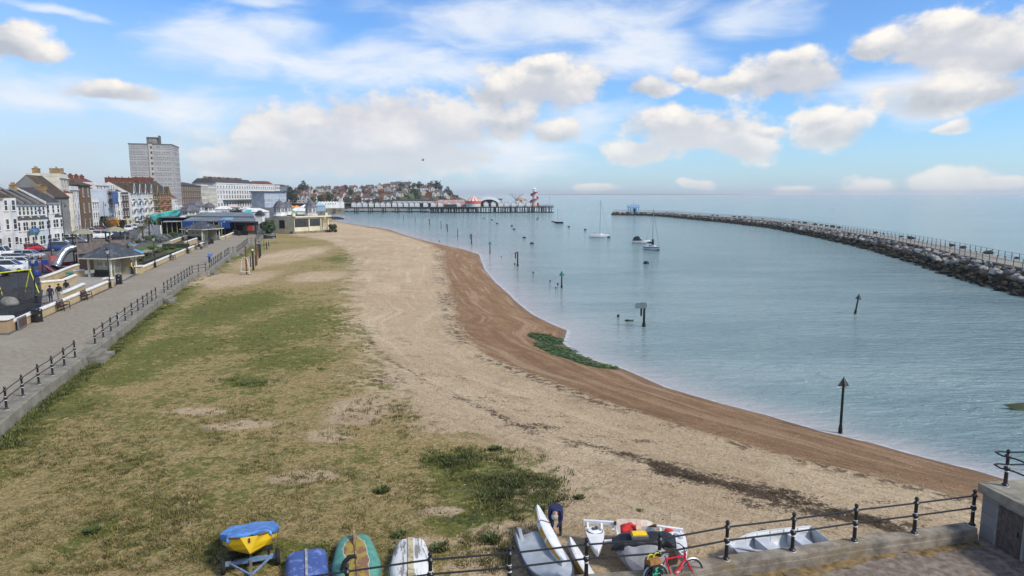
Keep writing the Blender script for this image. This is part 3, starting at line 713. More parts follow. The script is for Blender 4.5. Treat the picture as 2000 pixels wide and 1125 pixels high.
for s in (-1, 1): m = MB(); m.bar((-.02, s*.5, .33), (-.02, s*.5, .56), .07, .05); m.box((-.02, s*.47, .57), (.22, .3, .06)); m.build('cradle', RUBBER, tr)
CH = [(1, 1), (.93, .42), (.0, .0)]
tilt = R(-19); HB = .62
yl = thing('dinghy', 'yellow dinghy under a blue cover on a trailer, bow toward the viewer', 'boat', axc+Vector((0, 0, .30)), rzt)
Mh = Matrix.Rotation(tilt, 4, 'Y')@Matrix.Translation((-2.35, 0, .06))
def ych(s_in=0., z0=0.): return hull_sections(2.75, 1.62, HB, .8, 2.6, .10, n=20, rise=.30, chine=[(1, 1), (.97, .60), (.74, .30), (.0, .0)], bowmin=.70, inset=s_in, zoff=z0)
_y = ych
def ych():
 S = _y(); x, b, zg = S[-1][0]; zk = S[-1][3][2]; d = [(1, 1), (.6, .6), (.3, .3), (0, 0)]; q = [(x+.34, b*.42*a, zk+.03+(zg-zk-.03)*c) for a, c in d]
 return S+[q+[(X, -Y, Z) for X, Y, Z in q[2::-1]]]
m = MB(); m.M = Mh; open_loft(m, ych()); m.add(ych()[-1], [tuple(range(7))]); hb = m.build('hull', YEL, yl)
m = MB(); m.M = Mh
for s in (-1, 1): m.tube([(sec[0][0], s*abs(sec[0][1]), sec[0][2]) for sec in ych()], .028, 6)
m.build('gunwale', mat('varnished_brown_wood', (.16, .08, .03), .5), yl, smooth=True)
m = MB(); m.M = Mh; m.box((3.10, 0, .58), (.05, .05, .12)); m.build('bow_fitting', mat('dark_red_brown_fitting', (.10, .03, .02), .5), yl)
for s in (-1, 1): m = MB(); m.M = Mh; m.bar((1.9, s*.80, .62), (1.95, s*.74, .02), .025, .012); m.build('strap', BLACK, yl)
tp = MB(); tp.M = Mh; random.seed(5); secs = []
S0 = _y()
for i, sec in enumerate(S0):
 b = abs(sec[0][1])+.02; zg = sec[0][2]; x = sec[0][0]; row = []
 for j in range(-8, 9):
  a = j/8; lump = .07*(1-a*a)+.05*mnoise.noise((x*1.7, a*2.2, 3))+.03*mnoise.noise((x*5, a*6, 1))
  if abs(a) > .88: row.append((x, b*(1.03 if a > 0 else -1.03), zg-.13-.05*mnoise.noise((x*4, a, 0))))
  else: row.append((x, b*a/.86, zg+.03+lump))
 secs.append(row)
xl = S0[-1][0][0]
secs.append([(xl+.04, y*1.01, z-.02) for x, y, z in secs[-1]]); secs.append([(xl+.06, y*1.02, z-.09-.03*math.sin(k*1.3)) for k, (x, y, z) in enumerate(secs[-1])])
tp.loft(secs, closed=False); o = tp.build('tarpaulin', BLUET, None, smooth=True); o.location = yl.location; o.rotation_euler = yl.rotation_euler
sm = o.modifiers.new('thick', 'SOLIDIFY'); sm.thickness = .012
tag(o, 'creased blue tarpaulin tied over the yellow dinghy', 'tarpaulin')

# --- three boats lying upside down
def upturned(name, label, far, near, B, H, L, mats_, stern=.85, bow=2.4, e1=.6, e2=.8, keel=.04, keelmat=None, skeg=False, reverse=False):
 far = Vector(far); near = Vector(near); rz = axis(far, near)
 t = thing(name, label, 'boat', (far.x, far.y, gz(far)-.02), rz)
 S = hull_sections(L, B, H, stern, bow, .10, e1, e2, n=24, rise=.55, bowmin=.12)
 m = MB(); open_loft(m, S); m.add(S[-1], [tuple(range(len(S[-1])))]); flip(m, H); m.build('hull', mats_, t, smooth=True)
 kz = [(sec[7][0], 0, H-sec[7][2]) for sec in S]
 m = MB()
 for a, b in zip(kz[:-1], kz[1:]): m.bar((a[0], 0, a[2]+.012), (b[0], 0, b[2]+.012), keel, .05)
 m.build('keel', keelmat or mats_, t)
 m = MB()
 for s in (-1, 1): m.tube([(sec[0][0], s*abs(sec[0][1]), H-sec[0][2]+.03) for sec in S], .03, 6)
 m.build('gunwale', keelmat or mats_, t, smooth=True)
 if skeg:
  m = MB(); m.extr([(-.02, H-.05), (-.04, H+.34), (.14, H+.27), (.62, H+.04), (.62, H-.05)], (0, -.035, 0), (0, .035, 0), ((1, 0, 0), (0, 0, 1))); m.build('skeg', keelmat, t)
 return t
BLUEB = paint('faded_blue_boat_paint', (.055, .10, .30), (.14, .19, .40), 3.5, .52, .5)
up1 = upturned('upturned_boat', 'small faded blue boat lying upside down next to the yellow dinghy', W(598, 1080, -.2), W(600, 1150, -.2), 1.20, .50, 2.5, BLUEB, 1.0, 2.6, .42, .62, .07, mat('worn_grey_keel_strip', (.33, .32, .31), .7, .3, 9), )
GRN = bpy.data.materials.new('worn_green_hull_paint'); GRN.use_nodes = True; _t = NT(GRN.node_tree); _b = _t.n['Principled BSDF']
_co = _t.node('ShaderNodeTexCoord').outputs['Object']; _s = _t.node('ShaderNodeSeparateXYZ'); _t.put(_s.inputs[0], _co)
_n = _t.noise(_co, 2.2, 7, .68); _n2 = _t.noise(_co, 5, 6, .65)
_core = _t.m('ADD', _t.m('MULTIPLY_ADD', _t.m('ABSOLUTE', _s.outputs[1]), -3.2, 1.22), _t.m('ADD', _t.m('MULTIPLY_ADD', _n, 1.2, -.6), _t.m('MULTIPLY', _t.m('MAXIMUM', _t.m('SUBTRACT', .45, _s.outputs[0]), 0.0), -2.2)))
_c = _t.mix(_t.ss(_n2, .35, .7), (.055, .21, .165), (.11, .29, .22))
_c = _t.mix(_t.ss(_core, .13, .2), _c, (.50, .48, .42)); _c = _t.mix(_t.ss(_core, .2, .26), _c, _t.mix(_t.ss(_n, .46, .56), (.30, .23, .03), (.20, .10, .05)))
_t.put(_b.inputs['Base Color'], _c); _b.inputs['Roughness'].default_value = .6
up2 = upturned('upturned_boat', 'green boat lying upside down, its bottom worn to yellow and rust around a tall skeg', W(692, 1060, -.35), W(700, 1150, -.35), 1.42, .50, 2.9, GRN, .72, 2.4, .5, .6, .045, mat('rusty_wood_keel', (.24, .15, .08), .8, .3, 8, col2=(.33, .27, .14), mixs=3), skeg=True)
WPEEL = paint('peeling_white_boat_paint', (.66, .66, .65), (.20, .20, .18), 2.6, .5, .7, (.35, 2.4, 1))
up3 = upturned('upturned_boat', 'peeling white boat lying upside down with a yellowed keel board', W(802, 1064, -.35), W(803, 1150, -.35), 1.26, .46, 2.8, WPEEL, .72, 2.4, .45, .6, .16, paint('yellowed_peeling_board', (.50, .44, .27), (.26, .23, .13), 4, .5, .8))
m = MB(); m.tube([(0, 0, 0), (.08, .02, .22), (.2, .03, .34), (.36, 0, .36), (.40, 0, .28)], [.07, .075, .07, .06, .02], 8)
p = W(668, 1105, -.02); o = m.build('black_plastic_pipe', RUBBER, None, (p.x, p.y, -.16), R(20), smooth=True); tag(o, 'bent black pipe lying on the worn green hull', 'pipe')

# --- grey dinghy under a fitted cover
GCOV = mat('pale_grey_boat_cover', (.30, .335, .37), .6, .15, 1.5, bump=.3, bscale=5); DGREY = mat('dark_grey_rubber', (.05, .055, .065), .6, .2)
a0 = W(1042, 1047, -.05); a1 = W(1088, 1132, -.05); rz = axis(a0, a1)
gd_ = thing('dinghy', 'grey covered dinghy with dark rubbing strip, under the white and yellow canoe', 'boat', (a0.x, a0.y, -.60), rz)
S = hull_sections(2.9, 1.22, .55, .92, 3.0, .25, .7, .9, n=18, bowmin=.15)
m = MB(); open_loft(m, S); m.build('hull', DGREY, gd_, smooth=True)
m = MB(); secs = []
for sec in S:
 x, b, zg = sec[0][0], abs(sec[0][1]), sec[0][2]; pk = .22*math.exp(-((x-.0)/.5)**2)
 secs.append([(x, b*1.04, zg-.14), (x, b*1.03, zg+.02), (x, b*.6, zg+.07+.02*math.sin(x*4)), (x, 0, zg+.12+.03*math.sin(x*3+1)), (x, -b*.6, zg+.07), (x, -b*1.03, zg+.02+pk), (x, -b*1.04, zg-.14+pk*.5)])
m.loft(secs, closed=False); m.add(secs[0], [tuple(range(7))]); m.add(secs[-1], [tuple(range(7))]); m.build('boat_cover', GCOV, gd_, smooth=True)
m = MB(); m.extr([(.0, .40), (-.06, .86), (.1, .90), (.42, .62), (.42, .45)], (0, -.52, 0), (0, -.40, 0), ((1, 0, 0), (0, 0, 1))); m.build('bow_peak', GCOV, gd_, bevel=.03)
m = MB()
for s in (-1, 1): m.tube([(sec[0][0], s*(abs(sec[0][1])+.03), sec[0][2]-.1) for sec in S], .05, 8)
m.build('rubbing_strip', DGREY, gd_, smooth=True)

# --- slender white floats with yellow sides
YSIDE = paint('ochre_yellow_side_paint', (.56, .32, .02), (.62, .58, .5), 3, .6, .4)
def canoe(name, label, p, q, B, H, blocks):
 p, q = Vector(p), Vector(q); L = (q-p).length; rz = axis(p, q)
 t = thing(name, label, 'canoe', p, rz)
 secs = []; N = 22
 for i in range(N+1):
  s = i/N; b = B/2*max(.03, (math.sin(math.pi*min(1, (s*.92+.02)))**.62)); zt = H*(.78+.3*(1-s)**3+.03*math.sin(math.pi*s)); zb = H*(.30*(1-s)**4+.25*s**6)
  x = s*L
  secs.append([(x, b*.75, zt), (x, b, zt-.04), (x, b*.92, zb+.11), (x, b*.35, zb), (x, -b*.35, zb), (x, -b*.92, zb+.11), (x, -b, zt-.04), (x, -b*.75, zt)])
 m = MB(); m.loft(secs); m.build('hull', WHITEP, t, smooth=True)
 for s0, s1 in blocks:
  m = MB(); ss_ = [sec for i, sec in enumerate(secs) if s0*N <= i <= s1*N]
  m.loft([[(x[6][0], x[6][1]-.006, x[6][2]-.01), (x[5][0], x[5][1]-.008, x[5][2]+.005), (x[5][0], x[5][1]+.03, x[5][2]+.01), (x[6][0], x[6][1]+.03, x[6][2]-.02)] for x in ss_]); m.build('side_panel', YSIDE, t)
 return t, secs, L
c1, cs, cl = canoe('canoe', 'slender white canoe with ochre side panels that the bending man works on', W(1040, 1004, .10), W(1096, 1108, .10), .42, .40, [(.04, .24), (.40, .62), (.62, .96)])
c1.location.z = .0; c1.rotation_euler[0] = R(-24)
m = MB(); m.tube([Vector(cs[7][0])+Vector((0, .02, .01)), Vector(cs[7][7])+Vector((0, -.02, .01)), Vector(cs[7][6])+Vector((0, -.03, -.05))], .014, 6); m.build('strap', BLACK, c1, smooth=True)
c2, cs2, _ = canoe('canoe', 'slender white float with ochre side lying on the sand between grey dinghy and trimaran', W(1105, 1054, -.3), W(1166, 1150, -.3), .40, .34, [(.45, .96)])
c2.location.z = -.57; c2.rotation_euler[0] = R(-24)

# --- trimaran: centre hull, two floats, cross beams
ctr = W(1238, 1028, -.1); bowp = W(1262, 1110, -.1); rz = axis(ctr, bowp)
tri = thing('trimaran', 'white folding trimaran with round deck hatch, its middle hull under grey and black sheets', 'boat', (ctr.x, ctr.y, -.60), rz)
def loc(px, py, z):
 p = W(px, py, z)-Vector((ctr.x, ctr.y, 0)); c, s = math.cos(-rz), math.sin(-rz); return Vector((p.x*c-p.y*s, p.x*s+p.y*c, z+.60))
S = hull_sections(2.75, 1.30, .72, .85, 2.3, .05, .7, .9, n=18, bowmin=.06); m = MB(); open_loft(m, S); m.v = [(x-.05, y, z*.8) for x, y, z in m.v]; m.build('hull', WHITEP, tri, smooth=True)
for (pa, pb, wd_, lab_) in (((1161, 1026), (1168, 1086), .56, 'l'), ((1318, 1034), (1340, 1098), .50, 'r')):
 A0 = loc(*pa, -.05); B0 = loc(*pb, -.15); d = (B0-A0); L = d.length; ang = math.atan2(d.y, d.x)
 m = MB(); m.M = Matrix.Translation((A0.x, A0.y, 0))@Matrix.Rotation(ang, 4, 'Z'); secs = []
 for i in range(15):
  s = i/14; b = wd_/2*(1-max(0, (s-.12)/.88)**1.8)+.006; zt = .50+.04*s; zb = .06+.38*max(0, (s-.35)/.65)**2
  secs.append([(s*L, b, zt), (s*L, b*.85, (zt+zb)*.5), (s*L, b*.2, zb), (s*L, -b*.2, zb), (s*L, -b*.85, (zt+zb)*.5), (s*L, -b, zt), (s*L, 0, zt+.03)])
 m.loft(secs); fl = m.build('float_hull', WHITEP, tri, smooth=True)
 if lab_ == 'l':
  m = MB(); m.M = Matrix.Translation((A0.x, A0.y, 0))@Matrix.Rotation(ang, 4, 'Z'); m.lathe((.28, 0, .52), [(.235, -.02), (.235, .035), (.19, .05)], 24); h = m.build('hatch', mat('white_hatch_plastic', (.72, .73, .73), .4), fl, smooth=True)
  m = MB(); m.M = Matrix.Translation((A0.x, A0.y, 0))@Matrix.Rotation(ang, 4, 'Z'); m.lathe((.28, 0, .53), [(.25, -.02), (.25, .008)], 24); m.build('hatch_seal', DGREY, fl, smooth=True)
  m = MB(); m.M = Matrix.Translation((A0.x, A0.y, 0))@Matrix.Rotation(ang, 4, 'Z'); m.box((.25, .04, .60), (.16, .07, .05)); m.box((.30, -.06, .59), (.12, .05, .04), .4); m.build('cleat', DGREY, h)
b0, b1 = loc(1140, 1018, .1), loc(1203, 1022, .14); b2, b3 = loc(1283, 1029, .14), loc(1334, 1036, .1)
for (a, b, lg) in ((b0, b1, (.05, .5)), (b2, b3, (.5, .95))):
 m = MB(); m.bar(a, b, .10, .10)
 for f in (.12, .55, .9): q = a.lerp(b, f); m.bar(q, q+Vector((.26, 0, -.12)), .06, .06)
 m.build('cross_beam', WHITEP, tri)
m = MB(); a, b = loc(1180, 1057, -.05), loc(1205, 1056, -.05); m.bar(a, b, .07, .06); m.build('strut', WHITEP, tri)
BWOOD = mat('brown_varnished_plank', (.13, .075, .04), .6, .25, 5)
m = MB(); m.bar(loc(1199, 1021, .2), loc(1282, 1027, .2), .09, .07); m.build('plank', BWOOD, tri)
REDC = mat('red_cloth', (.55, .03, .025), .7, .25, 5)
def drape(name, corners, mi, lump, label, cat, nx=14, ny=10, seed=1, hang=0.0, th=.015):
 "sheet over four corner points with folds"
 a, b, c, d = [Vector(p) for p in corners]; m = MB(); rows_ = []
 for j in range(ny+1):
  v = j/ny; r = []
  for i in range(nx+1):
   u_ = i/nx; p = (a.lerp(b, u_)).lerp(d.lerp(c, u_), v); e = min(u_, 1-u_, v, 1-v)
   p = p+Vector((0, 0, lump*(math.sin(math.pi*u_)*math.sin(math.pi*v)) + .055*mnoise.noise((p.x*3.2, p.y*3.2, seed))+.03*mnoise.noise((p.x*9, p.y*9, seed+4)) - hang*max(0, 1-e*7)))
   r.append(p)
  rows_.append(r)
 m.loft([[tuple(p) for p in r] for r in rows_], closed=False)
 o = m.build(name, mi, None, smooth=True); s = o.modifiers.new('thick', 'SOLIDIFY'); s.thickness = th; tag(o, label, cat); return o
GTARP = mat('silver_grey_tarpaulin', (.28, .285, .30), .45, .15, 2.5, bump=.4, bscale=5); BTARP = mat('black_sheet', (.02, .021, .026), .45, .3, 3, bump=.5, bscale=8)
drape('tarpaulin', [W(1200, 1060, .22), W(1306, 1064, .22), W(1300, 1108, -.30), W(1236, 1112, -.30)], GTARP, .16, 'silver grey tarpaulin hanging over the front of the trimaran', 'tarpaulin', seed=3, hang=.22)
drape('tarpaulin', [W(1196, 1040, .30), W(1318, 1036, .30), W(1322, 1060, .22), W(1194, 1066, .22)], BTARP, .10, 'crumpled black sheet across the middle of the trimaran', 'tarpaulin', 18, 8, seed=7, hang=.16)
m = MB(); m.box((0, 0, .06), (.50, .28, .12), mi=0); m.box((0, 0, .128), (.42, .21, .03), mi=1)
p = W(1248, 1046, .40); o = m.build('tool_case', [mat('grey_case_rim', (.16, .15, .12), .5), mat('yellow_case_lid', (.78, .50, .01), .4)], None, (p.x, p.y, .36), R(4), bevel=.02); o.rotation_euler = (R(12), 0, R(4)); tag(o, 'yellow tool case on the black sheet of the trimaran', 'case')
drape('red_cloth', [W(1211, 1022, .25), W(1246, 1023, .25), W(1243, 1038, .25), W(1212, 1038, .25)], REDC, .12, 'crumpled red sailcloth in the trimaran well', 'cloth', 8, 6, seed=11, hang=.05)
drape('red_cloth', [W(1298, 1032, .12), W(1314, 1032, .12), W(1316, 1038, .1), W(1298, 1039, .1)], REDC, .04, 'small red cloth on the right float beam', 'cloth', 5, 4, seed=15, hang=.02)
m = MB(); m.M = Matrix.Rotation(R(55), 4, 'X'); m.loft([[(x, w_*.5, .0), (x, -w_*.5, .0), (x, -w_*.5, .03), (x, w_*.5, .03)] for x, w_ in ((-.5, .16), (-.3, .22), (.1, .24), (.45, .18), (.6, .06))])
p = W(1236, 1019, .3); o = m.build('sailboard', mat('cream_board_with_red_edge', (.62, .55, .45), .5, .2, 3, col2=(.45, .05, .04), mixs=1.6), None, (p.x, p.y, .26), R(-4)); tag(o, 'cream and red board leaning behind the trimaran', 'board')
m = MB(); p = W(1247, 1033, .3); m.box((0, 0, .0), (.17, .02, .22)); o = m.build('card_panel', mat('pale_pink_card', (.55, .36, .28), .8), None, (p.x, p.y, .40), .3); o.rotation_euler = (R(-30), R(12), .3); tag(o, 'pale pink panel propped on the red sailcloth', 'panel')

# --- open aluminium rowing boat behind the kerb
p, q = W(1612, 1048, -.08), W(1430, 1073, -.08); p = Vector((p.x, p.y, 0)); q = Vector((q.x, q.y, 0)); L = (q-p).length
ALU = mat('painted_pale_grey_metal', (.50, .53, .56), .45, .12, 2, metal=.0)
rb = thing('rowing_boat', 'open pale grey metal rowing boat on the shingle just behind the kerb', 'boat', (p.x, p.y+.15, bz(p.x, p.y)-.02), axis(p, q))
S = hull_sections(L, 1.25, .50, .9, 2.6, .10, .55, .8, n=20, bowmin=.22); m = MB(); open_loft(m, S); m.add(S[-1], [tuple(range(len(S[-1])))])
o = m.build('hull', ALU, rb, smooth=True); s = o.modifiers.new('thick', 'SOLIDIFY'); s.thickness = .02
m = MB()
for s_ in (-1, 1): m.tube([(sec[0][0], s_*abs(sec[0][1]), sec[0][2]+.01) for sec in S], .028, 6)
m.build('gunwale', ALU, rb, smooth=True)
for x in (.75, 1.9): m = MB(); m.box((x, 0, .43), (.40, 1.12, .03)); m.box((x, 0, .22), (.34, .9, .40)); m.build('thwart', ALU, rb, bevel=.01)
m = MB(); m.extr([(L*.80, .47), (L-.04, .53), (L-.04, .50), (L*.80, .44)], (0, -.33, 0), (0, .33, 0), ((1, 0, 0), (0, 0, 1))); m.build('foredeck', ALU, rb)
for i in range(3, 20, 3):
 m = MB(); sec = hull_sections(L, 1.25, .50, .9, 2.6, .10, .55, .8, n=20, bowmin=.22, inset=.02)[i]; m.tube([(x, y, z+.005) for x, y, z in sec], .018, 5); m.build('rib', ALU, rb, smooth=True)
for s_ in (-1, 1):
 for zf in (.45, .7):
  m = MB(); m.tube([(sec[0][0], s_*(abs(sec[0][1])-.035), sec[0][2]*zf) for sec in S[:17]], .015, 5); m.build('stringer', ALU, rb, smooth=True)

# --- red bicycle leaning on the railing
fw = W(1354, 1144, YZ); rail_d = (RAILB[4]-RAILB[5]).normalized(); rzb = math.atan2(rail_d.y, rail_d.x)-R(3)
bk = thing('bicycle', 'red bicycle with laden panniers leaning on the near railing', 'bicycle', (fw.x-.52, fw.y-.06, YZ), rzb); bk.rotation_euler = (R(-7), 0, rzb)
REDP = mat('red_bicycle_paint', (.55, .012, .03), .25, .1, 4, coat=.5)
for x in (-.53, .53):
 m = MB(); m.tube([(x+.32*math.cos(a), 0, .335+.32*math.sin(a)) for a in [2*math.pi*i/32 for i in range(32)]], .022, 8, closed=True); w = m.build('wheel', RUBBER, bk, smooth=True)
 m = MB(); m.tube([(x+.295*math.cos(a), 0, .335+.295*math.sin(a)) for a in [2*math.pi*i/32 for i in range(32)]], .012, 6, closed=True); m.build('rim', STEEL, w, smooth=True)
 m = MB()
 for i in range(14): a = 2*math.pi*i/14; m.tube([(x, 0, .335), (x+.29*math.cos(a), 0, .335+.29*math.sin(a))], .0025, 4)
 m.build('spokes', STEEL, w)
 m = MB(); m.tube([(x+.36*math.cos(a), 0, .335+.36*math.sin(a)) for a in np.linspace(R(20 if x < 0 else 55), R(175), 14)], .03, 6); m.build('mudguard', STEEL, bk, smooth=True)
fr = MB(); BB = (-.08, 0, .28); HD = (.36, 0, .80); HT = (.33, 0, .92); ST = (-.22, 0, .78)
fr.tube([BB, (.345, 0, .70)], .032, 8); fr.tube([ST, HD], .026, 8); fr.tube([BB, ST], .024, 8); fr.tube([HD, HT], .03, 8); fr.tube([(.345, 0, .70), HT], .03, 8)
for s in (-1, 1): fr.tube([BB, (-.53, s*.06, .335)], .014, 6); fr.tube([ST, (-.53, s*.06, .335)], .012, 6); fr.tube([(.36, s*.05, .70), (.53, s*.05, .335)], .017, 6)
fr.build('frame', REDP, bk, smooth=True)
m = MB(); m.bar((.02, -.05, .37), (.22, -.05, .56), .07, .07); m.build('bottle', mat('red_and_white_bottle', (.6, .06, .06), .3, col2=(.7, .7, .7), mixs=8), bk)
hb_ = MB(); hb_.tube([HT, (.30, 0, 1.02)], .016, 6); hb_.tube([(.22, -.30, 1.05), (.28, -.18, 1.06), (.31, 0, 1.03), (.28, .18, 1.06), (.22, .30, 1.05)], .013, 6); hb_.tube([(.20, -.31, 1.05), (.08, -.31, 1.04)], .018, 6); hb_.tube([(.20, .31, 1.05), (.08, .31, 1.04)], .018, 6); hb_.build('handlebar', BLACK, bk, smooth=True)
m = MB(); m.loft([[(-.40, .07, .90), (-.40, -.07, .90), (-.40, -.05, .95), (-.40, .05, .95)], [(-.28, .065, .91), (-.28, -.065, .91), (-.28, -.04, .95), (-.28, .04, .95)], [(-.12, .02, .91), (-.12, -.02, .91), (-.12, -.015, .94), (-.12, .015, .94)]]); m.tube([ST, (-.27, 0, .92)], .014, 6); m.build('saddle', BLACK, bk)
m = MB(); m.box((-.60, 0, .70), (.42, .12, .015))
for s in (-1, 1): m.bar((-.55, s*.06, .34), (-.62, s*.06, .70), .012)
m.build('luggage_rack', BLACK, bk)
m = MB(); m.lathe((-.08, -.06, .28), [(.09, -.006), (.09, .006)], 20); m.M = Matrix.Identity(4); m.bar((-.08, -.08, .28), (.02, -.08, .14), .02); m.build('crank', STEEL, bk)
def bag(name, label, p, size, m_, rz=0.0, parts=None):
 o = MB(); o.box((0, 0, size[2]/2), size, top=(.86, .8)); o = o.build(name, m_, None, p, rz, bevel=min(size)*.18); tag(o, label, 'bag'); return o
bx = bk.matrix_basis
for s, lb in ((-1, 'black pannier spilling green net rope, near side of the red bicycle'), (1, 'black pannier on the railing side of the red bicycle')):
 p = bx@Vector((-.60, s*.17, .34)); o = bag('pannier', lb, p, (.36, .17, .40), mat('black_bag_canvas', (.02, .02, .022), .8), rzb)
 if s < 0:
  m = MB(); random.seed(4)
  for kx in range(9):
   c0 = Vector((random.uniform(-.13, .13), -.08, random.uniform(.16, .40))); m.tube([c0+Vector((random.uniform(-.05, .05), random.uniform(-.03, .02), random.uniform(-.05, .06))) for _ in range(6)], .010, 5)
  m.build('net_rope', mat('sea_green_rope', (.08, .52, .33), .7), o, smooth=True)
p = bx@Vector((-.60, 0, .73)); o = bag('basket_bag', 'tan bag with lime green straps on top of the bicycle rack', p, (.40, .30, .16), mat('tan_canvas', (.30, .15, .05), .85, .25), rzb+.15)
m = MB()
for s in (-.1, .1): m.tube([(s-.1, -.02, .15), (s-.07, -.02, .25), (s, -.02, .28), (s+.07, -.02, .25), (s+.1, -.02, .15)], .016, 6)
m.build('strap', mat('lime_strap', (.50, .55, .05), .7), o, smooth=True)
# bags at the very bottom edge
bag('bag', 'maroon bag at the bottom edge in front of the grey dinghy', W(1098, 1128, -.3)+Vector((0, 0, -.25)), (.40, .28, .34), mat('maroon_canvas', (.045, .014, .016), .8))
bag('bag', 'dusty pink bag at the bottom edge in front of the white float', W(1126, 1131, -.4)+Vector((0, 0, -.2)), (.36, .26, .28), mat('dusty_pink_canvas', (.30, .10, .10), .8), .2)
bag('bag', 'black and blue bag at the bottom edge left of the bicycle', W(1196, 1127, -.1)+Vector((0, 0, -.2)), (.34, .24, .30), mat('black_and_blue_nylon', (.02, .025, .03), .5, col2=(.03, .25, .6), mixs=3), .3)
bag('bag', 'round tan bag beside the black and blue one at the bottom edge', W(1219, 1129, -.1)+Vector((0, 0, -.2)), (.24, .24, .28), mat('ochre_canvas', (.33, .20, .06), .85), .1)
# ---------------------------------------------------------------- people
SKIN = mat('skin', (.42, .24, .17), .55, .08);
def person(label, loc, rz, J, cols, hair, group=None, hair_long=False, cap=None):
 """J: joint name -> point in the figure's own frame (x forward, y left, z up); cols: top, legs, shoes materials"""
 J = {k: Vector(v) for k, v in J.items()}
 names = list(J); verts = [J[n] for n in names]; ix = {n: i for i, n in enumerate(names)}
 Rr = dict(pelvis=.155, spine=.15, chest=.165, neck=.062, head=.092, crown=.085, shl=.075, shr=.075, ell=.048, elr=.048, wrl=.033, wrr=.033, hil=.10, hir=.10, knl=.066, knr=.066, anl=.045, anr=.045, tol=.042, tor=.042)
 E = [('pelvis', 'spine'), ('spine', 'chest'), ('chest', 'neck'), ('neck', 'head'), ('head', 'crown'), ('chest', 'shl'), ('chest', 'shr'), ('shl', 'ell'), ('ell', 'wrl'), ('shr', 'elr'), ('elr', 'wrr'), ('pelvis', 'hil'), ('pelvis', 'hir'), ('hil', 'knl'), ('knl', 'anl'), ('anl', 'tol'), ('hir', 'knr'), ('knr', 'anr'), ('anr', 'tor')]
 me = bpy.data.meshes.new('person'); me.from_pydata([tuple(v) for v in verts], [(ix[a], ix[b]) for a, b in E], []); me.update()
 o = bpy.data.objects.new('person', me); COL.objects.link(o)
 sk = o.modifiers.new('skin', 'SKIN'); sk.use_smooth_shade = True
 sv = me.skin_vertices[0].data
 for i, n in enumerate(names): r = Rr[n]; sv[i].radius = (r, r*(.72 if n in ('pelvis', 'spine', 'chest') else 1)); sv[i].use_root = n == 'pelvis'
 su = o.modifiers.new('sub', 'SUBSURF'); su.levels = 2; su.render_levels = 2
 dg = bpy.context.evaluated_depsgraph_get(); dg.update(); ev = o.evaluated_get(dg)
 nm = bpy.data.meshes.new_from_object(ev); o.modifiers.clear(); o.data = nm; bpy.data.meshes.remove(me); nm.name = 'person'
 nm.materials.clear()
 for c in (SKIN, cols[0], cols[1], cols[2]): nm.materials.append(c)
 segs = [(J[a], J[b], a, b) for a, b in E]
 for f in nm.polygons:
  c = f.center; best = 9; kind = 1
  for a, b, na, nb in segs:
   d = b-a; t_ = max(0, min(1, (c-a).dot(d)/max(d.length_squared, 1e-6))); dist = (c-(a+d*t_)).length
   if dist < best:
    best = dist
    if nb == 'crown': kind = 0
    elif nb == 'head': kind = 0 if t_ > .45 else 1
    elif nb == 'neck': kind = 1
    elif nb in ('wrl', 'wrr'): kind = 0 if t_ > .93 else 1
    elif nb in ('tol', 'tor'): kind = 3
    elif nb in ('knl', 'knr', 'anl', 'anr'): kind = 2
    elif nb in ('hil', 'hir'): kind = 2
    else: kind = 1
  f.material_index = kind; f.use_smooth = True
 # hands, face: joined into the same body mesh
 x = MB()
 for sd_, w_, e_ in ((1, 'wrl', 'ell'), (-1, 'wrr', 'elr')):
  d = (J[w_]-J[e_]).normalized(); sdv = d.orthogonal().normalized() if abs(d.z) > .95 else d.cross(Vector((0, 0, 1))).normalized(); up = sdv.cross(d)
  p = J[w_]; x.tube([p-d*.02, p+d*.045, p+d*.09], [.028, .036, .034], 8)
  for k in range(4):
   f0 = p+d*.085+sdv*(k-1.5)*.017; ln = (.062, .074, .07, .054)[k]
   x.tube([f0, f0+d*ln*.5+up*.006, f0+d*ln*.85-up*.018, f0+d*ln*.95-up*.04], [.0095, .009, .008, .006], 6)
  t0 = p+d*.03+sdv*.032; x.tube([t0, t0+sdv*.025+d*.03, t0+sdv*.03+d*.065-up*.012], [.012, .0105, .007], 6)
 hd, cr = J['head'], J['crown']; upv = (cr-hd).normalized(); fw = Vector(J.get('face', (1, 0, 0)))-upv*Vector((1, 0, 0)).dot(upv)
 fw = Vector((1, 0, 0))-upv*upv.x
 if fw.length < .3: fw = Vector((0, 0, -1))-upv*(-upv.z)
 fw.normalize(); sdv = upv.cross(fw); mid = hd.lerp(cr, .45)
 x.tube([mid+fw*.085+upv*.02, mid+fw*.115-upv*.02, mid+fw*.09-upv*.03], [.008, .016, .01], 6)
 for s in (-1, 1): x.ball(mid+sdv*s*.093-fw*.005, (.018, .018, .03), 6, 5)
 hm = x.mesh('hands', [SKIN], True)
 bm = bmesh.new(); bm.from_mesh(nm); bm.from_mesh(hm); bm.to_mesh(nm); bm.free(); bpy.data.meshes.remove(hm)
 o.location = loc; o.rotation_euler = (0, 0, rz); tag(o, label, 'person', group)
 h = MB(); h.M = Matrix.Translation(mid+upv*.035-fw*.018)@(Matrix((sdv, fw, upv)).transposed().to_4x4())
 h.ball((0, 0, 0), (.106, .11, .105), 12, 8)
 h.v = [v for v in h.v]; hh = h.build('hair' if cap is None else 'cap', hair, o, smooth=True)
 FM = Matrix.Translation(mid)@(Matrix((sdv, fw, upv)).transposed().to_4x4()); dk = mat('dark_eye_and_lip', (.06, .03, .03), .5)
 for s in (-1, 1): e = MB(); e.M = FM; e.ball((s*.034, .088, .012), .011, 6, 5); e.build('eye', dk, o)
